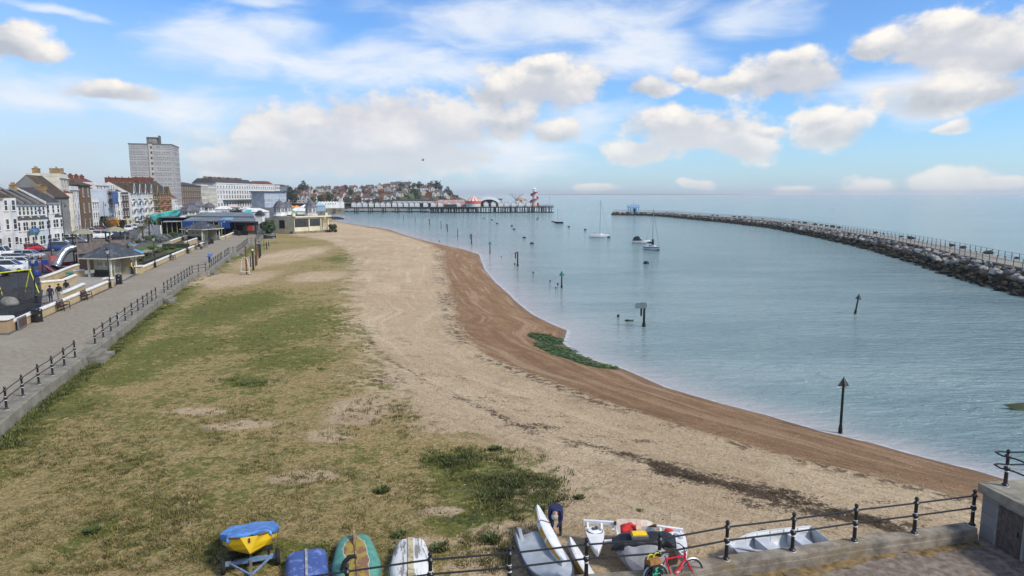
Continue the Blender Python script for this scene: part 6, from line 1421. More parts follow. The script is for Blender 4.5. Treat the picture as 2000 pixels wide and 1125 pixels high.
# lanterns (cupolas) on the roof
WINW = mat('cupola_window_glass', (.16, .18, .19), .2); LEAD = mat('dark_lead_dome', (.10, .10, .115), .55, .2, 1.2, col2=(.14, .14, .15), mixs=.8)
def cupola(par, c, r, zb, zw, zt, n=8, base=None):
 m = MB();
 if base: m.lathe(c, [(r*1.25, base-c[2]), (r*.98, zb-c[2])], n, a0=math.pi/n)
 m.lathe(c, [(r, zb-c[2]), (r, zw-c[2])], n, a0=math.pi/n); cu = m.build('cupola', WWHITE, par)
 for i in range(n):
  a = 2*math.pi*(i+.5)/n+math.pi/n; rr_ = r*math.cos(math.pi/n); m = MB(); w = 2*r*math.sin(math.pi/n)*.78
  for s in (-.25, .25): m.box((s*w, 0, 0), (w*.42, .03, (zw-zb)*.62))
  q = m.build('cupola_window', WINW, cu, (c[0]+(rr_+.01)*math.cos(a), c[1]+(rr_+.01)*math.sin(a), (zb+zw)/2), a-R(90))
 h = zt-zw; m = MB(); m.lathe((c[0], c[1], zw), [(r*1.22, 0), (r*1.20, .10), (r*1.0, h*.22), (r*.86, h*.45), (r*.62, h*.68), (r*.22, h*.87), (.08, h*.93), (.05, h*1.12), (0.0, h*1.2)], n, a0=math.pi/n); m.build('dome', LEAD, cu); return cu
def on_band(px, d): p = D(px, 400, d)-o0; u_ = (o1-o0).normalized(); return (p.dot(u_), p.dot(Vector((-u_.y, u_.x, 0))), 0)
def zz(py, d): return CAMZ+(378.73-py)*(d+1)/FPX
m = MB(); a_ = on_band(372, 183); m.add([(a_[0]-7, 3, 4.2), (a_[0]+5.5, 3, 4.2), (a_[0]+5.5, 18, 4.2), (a_[0]-7, 18, 4.2), (a_[0]-3.0, 8, 4.75), (a_[0]+3.0, 8, 4.75), (a_[0]+3.0, 13, 4.75), (a_[0]-3.0, 13, 4.75)], [(0, 1, 5, 4), (1, 2, 6, 5), (2, 3, 7, 6), (3, 0, 4, 7), (4, 5, 6, 7)]); m.build('roof', LEAD, t)
cupola(t, on_band(370, 181), 2.35, zz(419, 181), zz(411, 181), zz(398.5, 181), base=4.3)
cupola(t, on_band(384, 193), 2.0, zz(411, 193), zz(402, 193), zz(389, 193), base=4.3)
cupola(t, on_band(408, 196), 1.5, zz(411, 196), zz(404, 196), zz(394.5, 196), base=4.3)
# sheeting and scaffold round it: things of their own
def flat_sheet(label, pts, m_, cat='sheeting', name='sheeting', th=.05):
 m = MB(); A_, B_, C_, D_ = [Vector(p) for p in pts]; nx, ny = 14, 6; rows_ = []
 for j in range(ny+1):
  v = j/ny; rows_.append([tuple(A_.lerp(B_, i/nx).lerp(D_.lerp(C_, i/nx), v)+Vector((0, .10*mnoise.noise((i*.7, j*.9, A_.x)), .06*mnoise.noise((i*.5, j*.8, 7))))) for i in range(nx+1)])
 m.loft(rows_, closed=False); o = m.build(name, m_, None, smooth=True); s_ = o.modifiers.new('t', 'SOLIDIFY'); s_.thickness = th; tag(o, label, cat); return o
def BP(x, y, z): u_ = (o1-o0).normalized(); v_ = Vector((-u_.y, u_.x, 0)); return o0+u_*x+v_*y+Vector((0, 0, z))
flat_sheet('strong blue sheeting hung under the bandstand eaves, left of the far shelter roof', [BP(px_l(357), -.75, 1.3), BP(px_l(398), -.75, 1.9), BP(px_l(398), -.75, 3.4), BP(px_l(357), -.75, 3.4)], BTA)
flat_sheet('strong blue sheeting hung under the bandstand eaves, right of the far shelter roof', [BP(px_l(433), -.75, 1.5), BP(px_l(458), -.75, 1.6), BP(px_l(458), -.75, 3.55), BP(px_l(433), -.75, 3.5)], BTA)
flat_sheet('light blue sheeting laid over the lower bandstand roof by the lantern row', [BP(px_l(433), -.3, 3.72), BP(px_l(457), -.3, 3.72), BP(px_l(457), 2.6, 4.3), BP(px_l(433), 2.6, 4.3)], LBTA)
flat_sheet('turquoise debris netting on scaffolding left of the bandstand lanterns', [D(293, 438, 180), D(352, 424, 182), D(352, 408, 182), D(293, 420, 180)], TURQ)
flat_sheet('turquoise netting strip along the back of the bandstand roof', [BP(px_l(430), 12, 5.2), BP(SK(12), 12, 5.2), BP(SK(14), 14, 6.1), BP(px_l(430), 14, 6.0)], TURQ)
flat_sheet('blue end panel of the turquoise scaffold netting', [D(291, 437, 184), D(310, 436, 184), D(310, 425, 184), D(291, 427, 184)], mat('blue_netting', (.10, .24, .36), .7, .25, .8))
m = MB(); a = D(297, 433, 178); b = D(356, 433, 178)
m.add([tuple(D(318, 434, 177)), tuple(D(357, 433, 177)), tuple(D(357, 427, 184)), tuple(D(330, 427, 184))], [(0, 1, 2, 3)]); o = m.build('sheet_roof', mat('white_corrugated_sheet', (.45, .50, .50), .6, .15, 2), None); s_ = o.modifiers.new('t', 'SOLIDIFY'); s_.thickness = .1; tag(o, 'white sheet roof under the turquoise netting', 'roof sheet')
t2 = thing('scaffolding', 'yellow-green scaffold poles with deck left of the bandstand front', 'scaffolding', Vector((a.x, a.y, 0)), axis((a.x, a.y, 0), (b.x, b.y, 0)))
Ls_ = math.hypot(b.x-a.x, b.y-a.y)
m = MB(); m.box((Ls_/2, 1, 3.2), (Ls_, 2.6, .15)); m.build('deck', mat('dark_scaffold_deck', (.04, .04, .045), .8), t2)
m = MB(); m.box((Ls_/2, 2.2, 1.6), (Ls_, .2, 3.1)); m.build('shade_sheet', DARKIN, t2)  # near-black sheet put in for the shade beneath the deck
for i in range(7): x = Ls_*i/6; m = MB(); m.bar((x, -.3, 0), (x, -.3, 3.2), .11); m.build('pole', SCAF, t2)
for i, px in enumerate((357, 382, 425, 436, 441)):
 q = BP(px_l(px), -1.0, 0); m = MB(); m.bar((0, 0, 0), (0, 0, 3.2), .12); o = m.build('scaffold_pole', SCAF, None, q); tag(o, 'yellow-green scaffold pole standing against the blue bandstand sheeting', 'scaffold pole', 'poles along the bandstand front')
q = BP(px_l(429), -1.1, 0); t2 = thing('hanging_sign', 'yellow and black sign box below the bandstand eaves', 'sign', q); m = MB(); m.box((0, 0, 1.95), (1.0, .15, 1.2)); m.build('panel', mat('yellow_sign_panel', (.60, .42, .03), .5), t2); m = MB(); m.box((0, -.09, 2.05), (.7, .04, .7)); m.build('dark_symbol', BLACK, t2); m = MB(); m.bar((0, 0, 0), (0, 0, 1.4), .08); m.build('pole', BLACK, t2)
# ---- cream sea building right of the bandstand
pA = W(531, 455, -.55); pB = W(573, 456.5, -.55); pC = W(641, 453, -.55)
rz = axis(pB, pC); L1 = (pC-pB).length; t = thing('seafront_building', 'cream flat-roofed building on the beach with two domed turrets and barred windows', 'building', pB, rz)
CRW = mat('cream_yellow_render', (.62, .565, .40), .85, .10, .6, col2=(.52, .46, .31), mixs=.4); hb2 = zz(423.5, 188)+.55
def lx(px): p = D(px, 450, pB.y+(pC.y-pB.y)*max(0, (px-573)/68.)); return (p-pB).dot((pC-pB).normalized())
xl_ = lx(531); xr_ = lx(625)
lpA = Matrix.Rotation(-rz, 3, 'Z')@(pA-pB); ra_ = math.atan2(-lpA.y, -lpA.x); bk_ = Vector((-math.sin(ra_), math.cos(ra_), 0))*9; pgL = [(lpA.x, lpA.y), (-.01, 0), (-.01+bk_.x*.3+2, 6), (lpA.x+bk_.x, lpA.y+bk_.y)]
m = MB(); m.prism(pgL, 0, hb2); m.box((xr_/2, 5, hb2/2+.2), (xr_, 11.2, hb2-.4)); m.box(((xr_+L1)/2, 6.2, hb2/2+.2), (L1-xr_, 8.6, hb2-.4)); m.build('wall', CRW, t)
m = MB(); m.box((L1-.25, -.3, hb2/2+.2), (.4, .4, hb2-.4)); m.build('porch_column', CRW, t)
m = MB(); m.box((L1/2+.15, 4.9, hb2+.1), (L1+.3, 12.4, .32)); m.prism([(lpA.x-.2, lpA.y-.3), (.1, -.34), (2, 6), (lpA.x+bk_.x, lpA.y+bk_.y)], hb2+.002, hb2+.25); m.build('cornice', mat('cream_cornice', (.64, .60, .47), .8, .1, 1), t)
m = MB(); m.box((L1/2, 5.5, hb2+.3), (L1-.4, 10.5, .1)); m.build('roof', mat('dark_flat_roof_felt', (.05, .048, .052), .9, .2, .6), t)
m = MB(); m.box((L1*.5, -.2, .15), (L1+1.5, 1.6, .9)); m.build('plinth', mat('mossy_stone_plinth', (.20, .18, .13), .95, .25, 1.2), t)
BARW = mat('dark_barred_glazing', (.035, .038, .042), .3, .3, 2)
q = lpA*.5; m = MB(); m.box((q.x+math.sin(ra_)*.04, q.y-math.cos(ra_)*.04, hb2*.55), (2.0, .1, 2.3), ra_); m.build('window', BARW, t)
for (a, b, y0, y1, yy) in ((574, 599.5, 443, 427.5, -.62), (603, 622.5, 442, 428, -.62)):
 xa_, xb_ = lx(a), lx(b); za, zb_ = zz(y0, 187)+.55, zz(y1, 187)+.55; m = MB(); m.box(((xa_+xb_)/2, yy-.02, (za+zb_)/2), (xb_-xa_, .08, zb_-za)); w_ = m.build('window', BARW, t)
 m = MB(); n = 8 if a > 560 else 3
 for i in range(1, n): x = xa_+(xb_-xa_)*i/n; m.bar((x, yy-.08, za), (x, yy-.08, zb_), .04)
 m.bar((xa_, yy-.08, zb_-.5), (xb_, yy-.08, zb_-.5), .05); m.build('window_bars', mat('grey_window_bars', (.14, .14, .14), .6), w_)
for px in (601, 624): m = MB(); m.box((lx(px), -.70, hb2/2), (.25, .2, hb2-.4)); m.build('pilaster', CRW, t)
for px, d in ((546, 192), (607, 194)):
 q = D(px, 400, d)-pB; u_ = (pC-pB).normalized(); v_ = Vector((-u_.y, u_.x, 0)); c = (q.dot(u_), q.dot(v_), 0)
 cupola(t, c, 1.55, zz(415.5, d)+.55, zz(404.5, d)+.55, zz(389.5, d)+.55, 8, base=hb2+.3)
q = D(560, 400, 225)-pB; c = (q.dot(u_), q.dot(v_), 0); cupola(t, c, 1.5, zz(414, 225)+.55, zz(404, 225)+.55, zz(391, 225)+.55, 8, base=hb2-1)
m = MB()
for i in range(24): x = L1*.28+i*L1*.72/24; m.bar((x, -.6, hb2+.25), (x, -.6, hb2+1.2), .04)
m.bar((L1*.28, -.6, hb2+1.2), (L1, -.6, hb2+1.2), .06); m.build('roof_railing', BLACK, t)
for px in (573, 636): m = MB(); m.box((lx(px), -.35, hb2+.65), (.9, .6, .8)); m.build('roof_pier', CRW, t)
q = lpA*.8+Vector((0, 1, hb2+.6)); m = MB(); m.box(q, (.9, .4, .7)); m.build('roof_vent', STEEL, t)
# low market behind: white marquees, kiosk, orange parasols
WCANV = mat('white_marquee_canvas', (.62, .63, .63), .8, .1, .8);
def marquee(label, px, py, w, h, d, m_=WCANV, rh=1.6, n=4):
 p = D(px, py, d); t = thing('marquee', label, 'marquee', Vector((p.x, p.y, 0)), R(10)); m = MB(); m.box((0, 0, h/2), (w, w*.6, h)); m.build('canvas_wall', m_, t)
 m = MB(); m.add([(-w/2-.3, -w*.3-.3, h), (w/2+.3, -w*.3-.3, h), (w/2+.3, w*.3+.3, h), (-w/2-.3, w*.3+.3, h), (-w*.2, 0, h+rh), (w*.2, 0, h+rh)], [(0, 1, 5, 4), (1, 2, 5), (2, 3, 4, 5), (3, 0, 4), (3, 2, 1, 0)]); m.build('canvas_roof', m_, t); return t
marquee('long white marquee left of the white turret, behind the bandstand', 497, 405, 11, 2.6, 300)
marquee('wide white marquee behind the clipped bushes', 478, 404, 10, 2.4, 330)
marquee('small white marquee at the foot of the long terrace', 437, 403, 8, 2.6, 350)
marquee('pale pink stall left of the nearer white marquee', 455, 402, 6, 3.0, 380, mat('pale_pink_canvas', (.50, .42, .40), .8))
marquee('low white stall between the two turrets', 585, 408, 9, 2.4, 320)
marquee('green roofed stall behind the left turret', 563, 410, 6, 3.0, 260, mat('green_canvas', (.16, .30, .18), .8))
marquee('white stall right of the orange parasols', 600, 402, 8, 2.6, 400)
marquee('pale blue stall near the white pier wall', 625, 399, 6, 3.2, 420, mat('pale_blue_stall_canvas', (.32, .44, .52), .8))
q = D(507, 408, 240); t = thing('kiosk', 'small gabled kiosk with dark barge boards behind the bandstand', 'kiosk', Vector((q.x, q.y, 0)), 0); m = MB(); m.box((0, 0, 1.5), (2.4, 2.4, 3.0)); m.build('wall', WWHITE, t); m = MB(); m.extr([(-1.6, 2.9), (0, 4.6), (1.6, 2.9)], (0, -1.5, 0), (0, 1.5, 0), ((1, 0, 0), (0, 0, 1))); m.build('roof', RSLATE, t)
for px, py, d, lb in ((569, 397, 400, 'large orange parasol between the turrets'), (579, 398, 395, 'smaller orange parasol beside the large orange one')):
 q = D(px, py, d); t = thing('parasol', lb, 'parasol', Vector((q.x, q.y, 0))); m = MB(); m.lathe((0, 0, 2.4), [(2.6, 0), (1.6, .7), (0, 1.5)], 8); m.build('canopy', mat('orange_canvas', (.70, .26, .06), .7), t); m = MB(); m.bar((0, 0, 0), (0, 0, 3), .08); m.build('pole', SILV, t)

# ---------------------------------------------------------------- cars
GLASSC = mat('car_glass', (.03, .035, .04), .08, .3, .6, spec=.7); TAIL = mat('red_tail_light', (.40, .02, .02), .3); HEADL = mat('clear_headlight', (.65, .66, .68), .15); TYR = RUBBER
CARP = {}
def carp(n, c): return mat(f'{n}_car_paint', c, .25, .06, 2, coat=.6, spec=.5)
def make_car(paintm, kind='hatch'):
 t = thing('parked_car', '', 'car'); L, Wd, H = {'hatch': (4.1, 1.75, 1.48), 'suv': (4.5, 1.85, 1.72), 'van': (5.0, 1.95, 1.98)}[kind]
 def sec(x, w, z0, z1): return [(x, w/2*.94, z0), (x, w/2, z0+.18), (x, w/2, z1-.16), (x, w/2*.90, z1), (x, -w/2*.90, z1), (x, -w/2, z1-.16), (x, -w/2, z0+.18), (x, -w/2*.94, z0)]
 bz_ = .24; hood = H*.60; m = MB(); m.loft([sec(-L/2, Wd*.86, bz_+.1, hood-.05), sec(-L/2+.12, Wd*.97, bz_, hood+.06), sec(-L*.2, Wd, bz_, hood+.08), sec(L*.18, Wd, bz_, hood+.04), sec(L*.40, Wd*.96, bz_, hood-.05), sec(L/2-.05, Wd*.84, bz_+.08, hood-.22), sec(L/2, Wd*.74, bz_+.14, hood-.32)]); m.build('body', paintm, t, smooth=True)
 r0, r1 = (-L/2+.30, L*.10) if kind != 'van' else (-L/2+.25, L*.20); w1 = Wd*.80
 m = MB(); b = [(-L/2+.10, hood+.04), (L*.30, hood+.02)]
 cab = [[(b[0][0], s*Wd*.46, b[0][1]) for s in (1, -1)], [(r0, s*w1/2, H-.04) for s in (1, -1)], [(r1, s*w1/2, H-.03) for s in (1, -1)], [(b[1][0], s*Wd*.45, b[1][1]) for s in (1, -1)]]
 P = [p for q in cab for p in q]; m.add(P, [(0, 1, 3, 2), (2, 3, 5, 4), (4, 5, 7, 6), (0, 2, 4, 6), (1, 7, 5, 3)]); m.build('windows', GLASSC, t)
 m = MB(); m.box(((r0+r1)/2, 0, H-.02), (r1-r0+.12, w1+.05, .06));
 for s in (-1, 1):
  m.bar((b[0][0], s*Wd*.455, b[0][1]), (r0, s*w1/2, H-.03), .09); m.bar((b[1][0], s*Wd*.445, b[1][1]), (r1, s*w1/2, H-.03), .06); xm = (r0+r1)/2; m.bar((xm, s*Wd*.465, hood+.05), (xm, s*w1/2, H-.03), .07, .04)
 m.build('roof', paintm, t)
 for s in (-1, 1):
  for x in (-L*.31, L*.31):
   m = MB(); m.M = Matrix.Translation((x, s*(Wd/2-.10), .31))@Matrix.Rotation(R(90), 4, 'X'); m.lathe((0, 0, -.1), [(.17, 0), (.31, .02), (.31, .18), (.17, .2)], 16); w = m.build('wheel', TYR, t)
   m = MB(); m.M = Matrix.Translation((x, s*(Wd/2-.10), .31))@Matrix.Rotation(R(90), 4, 'X'); m.lathe((0, 0, -.105), [(.19, 0), (.19, .21)], 12); m.build('rim', STEEL, w)
  m = MB(); m.box((-L/2+.05, s*Wd*.37, hood-.08), (.10, .22, .22)); m.build('tail_light', TAIL, t)
  m = MB(); m.box((L/2-.10, s*Wd*.34, hood-.30), (.16, .34, .13)); m.build('headlight', HEADL, t)
  m = MB(); m.box((L*.22, s*(Wd/2+.08), hood+.08), (.10, .16, .12)); m.build('wing_mirror', paintm, t)
 m = MB(); m.box((-L/2-.01, 0, hood-.35), (.03, .50, .11)); m.build('number_plate', mat('yellow_number_plate', (.6, .5, .08), .5), t)
 return t
WHC, SIL, RDC, BLC, DKC, GRC, NVC = carp('white', (.72, .73, .74)), carp('silver', (.42, .44, .47)), carp('red', (.42, .02, .03)), carp('blue', (.02, .045, .17)), carp('black', (.015, .016, .02)), carp('grey', (.12, .13, .145)), carp('navy', (.012, .016, .045))
protos = {k: make_car(WHC, k) for k in ('hatch', 'suv', 'van')}; used_ = set()
def car(px, py, kind, pm_, head, label):
 if kind in used_: t = clone(protos[kind])
 else: t = protos[kind]; used_.add(kind)
 t['label'] = label; t['group'] = 'cars parked along the seafront'; t.location = W(px, py, 0); t.rotation_euler = (0, 0, R(head))
 for c in t.children:
  if c.name.split('.')[0] in ('body', 'roof', 'wing_mirror'):
   k = (c.data.name.split('@')[0], pm_.name)
   if k not in CARP:
    me = c.data.copy(); me.materials[0] = pm_; CARP[k] = me
   c.data = CARP[k]
 return t
for a in [(-2, 504, 'van', WHC, 12, 'white people carrier parked side-on at the left edge'), (64, 491, 'hatch', RDC, 82, 'bright red hatchback with its tail to the viewer beneath the terrace'), (101, 482, 'suv', WHC, 88, 'white car with its tail to the viewer right of the red hatchback'), (114, 478.5, 'hatch', WHC, 84, 'white car just ahead of the one by the black lamp column'), (137, 472, 'suv', WHC, 100, 'clean white SUV in front of the topiary corner'), (124, 490, 'suv', BLC, 18, 'dark blue car behind the steel tube slide'),
   (58, 506, 'hatch', SIL, 14, 'silver hatchback side-on behind the climbing frame'), (36, 514, 'hatch', GRC, 12, 'dark grey saloon between silver hatchback and white car'), (19, 532, 'suv', WHC, 15, 'white SUV with red tail lights nearest behind the swing'), (6, 521, 'hatch', SIL, 12, 'silver hatchback at the left edge behind the white SUV'), (-16, 540, 'hatch', DKC, 14, 'black car half cut by the left edge'), (44, 521, 'hatch', WHC, 14, 'white hatchback nose to the climbing frame posts'),
   (168, 459, 'hatch', WHC, 30, 'white hatchback beyond the left tower canopy'), (180, 456, 'hatch', SIL, 20, 'silver car between the two tower canopies'), (193, 454, 'hatch', RDC, 95, 'small red car beyond the gap of the tower canopies'), (178, 444, 'suv', NVC, 15, 'navy car in front of the brown brick house'), (191, 441, 'hatch', RDC, 20, 'red and white car beside the navy one by the palm'), (205, 466, 'van', WHC, 25, 'long white van behind the arched play bridge'), (219, 464, 'suv', SIL, 60, 'silver car under the right tower canopy'), (213, 459.5, 'hatch', BLC, 60, 'blue car right of the long white van'), (232, 468, 'suv', DKC, 200, 'black SUV at the car park corner by the pale road'), (200, 451, 'hatch', DKC, 10, 'black car in the shade below the hire sign'), (225, 458, 'hatch', SIL, 60, 'silver hatchback beside the orange skip'),
   (252, 451, 'suv', WHC, -70, 'white car driving toward the viewer on the pale road, first of three'), (263, 447, 'hatch', WHC, -72, 'white car following on the pale road, second of three'), (271, 443, 'van', WHC, -74, 'white van third in line on the pale road'), (150, 476, 'hatch', GRC, 20, 'grey car left of the play tower roof')]:
 car(*a)
t = thing('skip_lorry', 'orange skip with a yellow lifting frame on a dark lorry by the roadside', 'lorry', W(226, 447, 0), R(8))
m = MB(); m.add([(-2.6, -1.1, .9), (1.0, -1.1, .9), (1.0, 1.1, .9), (-2.6, 1.1, .9), (-3.1, -1.2, 2.7), (1.3, -1.2, 2.7), (1.3, 1.2, 2.7), (-3.1, 1.2, 2.7)], [(0, 1, 5, 4), (1, 2, 6, 5), (2, 3, 7, 6), (3, 0, 4, 7), (3, 2, 1, 0), (4, 5, 6, 7)]); m.build('skip', mat('rusty_orange_steel', (.36, .13, .025), .7, .3, 1), t)
m = MB(); m.box((0, 0, .7), (6, 2, .35)); m.build('chassis', BLACK, t); m = MB(); m.box((2.4, 0, 1.7), (1.4, 2.1, 1.9), top=(.85, .9)); m.build('cab', DKC, t)
YL = mat('yellow_hydraulic_arm', (.55, .40, .03), .5);
for s in (-1, 1): m = MB(); m.bar((1.5, s*1.15, .9), (.9, s*1.15, 3.3), .2); m.bar((.9, s*1.15, 3.3), (-2.8, s*1.15, 3.1), .16); m.build('lifting_arm', YL, t)
m = MB(); m.tube([(3.4, 0, 1.0), (3.2, 0, 3.4), (4.6, 0, 2.2), (5.6, 0, 1.6)], .14, 6); m.build('crane_arm', YL, t)
for x in (-2.2, 2.2):
 for s in (-1, 1): m = MB(); m.M = Matrix.Translation((x, s*.95, .5))@Matrix.Rotation(R(90), 4, 'X'); m.lathe((0, 0, -.12), [(.3, 0), (.5, .02), (.5, .22), (.3, .24)], 14); m.build('wheel', TYR, t)
# signs
def sign(label, px, py, toppx, w, h, m_, d=None, pole=True, text=None):
 p = W(px, py, 0); zt = CAMZ-(toppx-378.73)*(p.y)/FPX; t = thing('road_sign', label, 'sign', p, R(25)); m = MB(); m.box((0, -.05, zt-h/2), (w, .06, h)); m.build('panel', m_, t, bevel=.02)
 m = MB(); m.bar((0, 0, 0), (0, 0, zt), .09); m.build('pole', BLACK, t); return t, zt
sign('red rectangular sign on a pole left of the orange skip', 211, 447, 431.5, 1.2, .75, mat('coral_red_sign', (.60, .10, .08), .5))
sign('orange yellow square road sign in front of the leftmost house', 35, 488, 458, .85, .85, mat('orange_yellow_sign', (.62, .32, .01), .5))
sign('white parking sign near the bright red hatchback', 41, 499, 476, 1.0, .9, mat('pale_grey_sign', (.55, .58, .56), .5))
sign('pale pinkish red sign above the dark hedge', 306, 428, 413, 1.4, 1.0, mat('pink_red_sign', (.55, .14, .16), .5))
sign('pale yellow sign above the dark hedge', 315, 426, 410, 1.3, 1.2, mat('pale_yellow_sign', (.50, .50, .22), .5))
q = Fp(50); t = thing('shop_sign', 'blue shop fascia sign on the pastel terrace', 'sign', q+Vector((1.0, .5, 0)), axis(Fp(45), Fp(60))); m = MB(); m.box((1.2, 0, 3.6), (3.6, .12, .9)); m.build('panel', mat('blue_fascia', (.05, .14, .26), .5, col2=(.35, .45, .52), mixs=1.5), t)
m = MB(); L_ = low_wall(wl([(128, 476), (146, 471), (163, 463)]), 'grey garden wall behind the clean white SUV', h=1.1, w=.3, wallm=WGREY, group='garden walls')
low_wall(wl([(10, 496), (40, 490), (82, 482), (100, 479)]), 'low garden wall in front of the pastel terrace', h=.9, w=.3, wallm=WGREY, group='garden walls')
low_wall(wl([(262, 446), (282, 438), (296, 432)]), 'white road-side wall beyond the white cars', h=1.0, w=.3, wallm=WWHITE, group='garden walls')

# ---------------------------------------------------------------- trees and plants
def leafmat(n, a, b):
 if n in MATS: return MATS[n]
 m = bpy.data.materials.new(n); m.use_nodes = True; t = NT(m.node_tree); p = t.n['Principled BSDF']; p.inputs['Roughness'].default_value = .7
 g = t.node('ShaderNodeNewGeometry'); co = t.node('ShaderNodeTexCoord').outputs['Object']
 c = t.mix(g.outputs['Random Per Island'], a, b); c = t.mix(t.m('MULTIPLY', t.ss(t.noise(co, .9, 3, .6), .35, .7), .6), c, tuple(x*.5 for x in a)); t.put(p.inputs['Base Color'], c); MATS[n] = m; return m
LG = leafmat('mid_green_leaves', (.035, .068, .010), (.080, .125, .022)); LD = leafmat('dark_green_leaves', (.014, .026, .010), (.035, .050, .018)); LY = leafmat('yellow_green_leaves', (.075, .095, .018), (.13, .14, .03)); LB_ = leafmat('blue_grey_leaves', (.07, .10, .09), (.14, .18, .16)); LO = leafmat('olive_leaves', (.055, .055, .018), (.10, .09, .03)); BARK = mat('brown_bark', (.06, .045, .032), .9, .3, 4)
def leaf_cloud(m, c, r, n, size, seed, lumps=7, flat=1.0):
 rg = random.Random(seed); cl = [(Vector((0, 0, 0)), .72)]
 for _ in range(lumps):
  d = Vector((rg.gauss(0, 1), rg.gauss(0, 1), rg.gauss(0, .8))).normalized()*rg.uniform(.35, .72); cl.append((d, rg.uniform(.26, .48)))
 for i in range(n):
  k, rr_ = rg.choice(cl); d = Vector((rg.gauss(0, 1), rg.gauss(0, 1), rg.gauss(0, 1))).normalized()*rr_*rg.uniform(.45, 1.08)**.5
  p = k+d; p = Vector((c[0]+p.x*r[0], c[1]+p.y*r[1], c[2]+p.z*r[2]))
  nrm = (d.normalized()+Vector((rg.uniform(-.6, .6), rg.uniform(-.6, .6), rg.uniform(-.2, .9)))).normalized(); a = nrm.orthogonal().normalized(); a = (a*math.cos(i)+nrm.cross(a)*math.sin(i)); b = nrm.cross(a); s = size*rg.uniform(.6, 1.4)
  m.quad(p-a*s-b*s*.15, p-b*s*.6, p+a*s+b*s*.1, p+b*s*.6)
def tree(name, label, p, h, r, lm, cat='tree', trunk=.35, n=420, size=.28, seed=1, group=None, ground=True):
 t = thing(name, label, cat, p, 0, group); rg = random.Random(seed); m = MB(); th = h*trunk
 m.tube([(0, 0, -.1), (rg.uniform(-.1, .1), 0, th*.6), (rg.uniform(-.15, .15), 0, th), (0, .1, h*.7)], [h*.035+.04, h*.03+.03, h*.022+.02, .03], 7)
 for k in range(4): a = k*1.7+rg.random(); m.tube([(0, 0, th*.9), (math.cos(a)*r*.35, math.sin(a)*r*.35, h*.55), (math.cos(a)*r*.6, math.sin(a)*r*.6, h*.75)], [h*.018+.02, .03, .015], 5)
 m.build('trunk', BARK, t); m = MB(); leaf_cloud(m, (0, 0, th+(h-th)*.5), (r, r, (h-th)*.56), n, size, seed, 9); m.build('crown', lm, t, fix=False); return t
def bush(label, p, r, h, lm, n=260, size=.2, seed=1, name='bush', group=None):
 t = thing(name, label, 'bush', p, 0, group); m = MB(); leaf_cloud(m, (0, 0, h*.45), (r, r, h*.58), n, size, seed, 6); m.build('foliage', lm, t, fix=False)
 m = MB(); m.tube([(0, 0, -.1), (.05, 0, h*.5)], [.06, .03], 6); m.build('stem', BARK, t); return t
tree('topiary_tree', 'clipped round dark tree at the street corner by the cream house', W(137, 464, 0), 4.2, 1.9, LD, n=700, size=.2, seed=3)
tree('street_tree', 'small yellow-green tree in front of the pastel terrace', W(50, 486, 0)+Vector((.8, 0, 0)), 4.2, 1.5, LY, n=420, size=.2, seed=4, trunk=.45)
def palm(label, p, h, r, lm, seed, nf=26):
 t = thing('palm_tree', label, 'palm', p); rg = random.Random(seed); m = MB(); m.tube([(0, 0, -.1), (.08, 0, h*.5), (0, .05, h)], [.22, .17, .15], 8); m.build('trunk', BARK, t); m = MB()
 for k in range(nf):
  a = rg.uniform(0, 6.283); e = rg.uniform(-.3, 1.1); L = r*rg.uniform(.8, 1.15); d = Vector((math.cos(a), math.sin(a), 0)); s = d.cross(Vector((0, 0, 1))); pr = None
  for i in range(7):
   f = i/6; q = Vector((0, 0, h))+d*L*f*math.cos(e*.5)+Vector((0, 0, L*(math.sin(e)*f-.75*f*f))); w = .14*math.sin(math.pi*min(1, f+.12))*r/1.6+.01
   if pr: m.quad(pr[0]-s*pr[1]+Vector((0, 0, -.06)), pr[0]+s*0+Vector((0, 0, .03)), q+Vector((0, 0, .03)), q-s*w+Vector((0, 0, -.06))); m.quad(pr[0]+Vector((0, 0, .03)), pr[0]+s*pr[1]+Vector((0, 0, -.06)), q+s*w+Vector((0, 0, -.06)), q+Vector((0, 0, .03)))
   pr = (q, w)
 m.build('crown', lm, t, fix=False); return t
palm('dark spreading palm in front of the white houses left of the hire sign', W(197, 448, 0), 3.0, 3.4, LD, 5, 40)
palm('olive palm by the pale road in the garden', W(292, 462, 0), 4.2, 2.4, LO, 6, 34)
palm('second smaller palm beside the scaffold poles', W(279, 466, 0), 2.6, 1.6, LO, 7)
palm('blue-grey spiky plant beside the right tower leg', W(243, 489, 0), 1.0, 1.7, LB_, 8, 40)
palm('grey-green spiky plant in the garden near the white scaffolding', W(322, 470, 0), 1.2, 1.5, LB_, 9, 34)
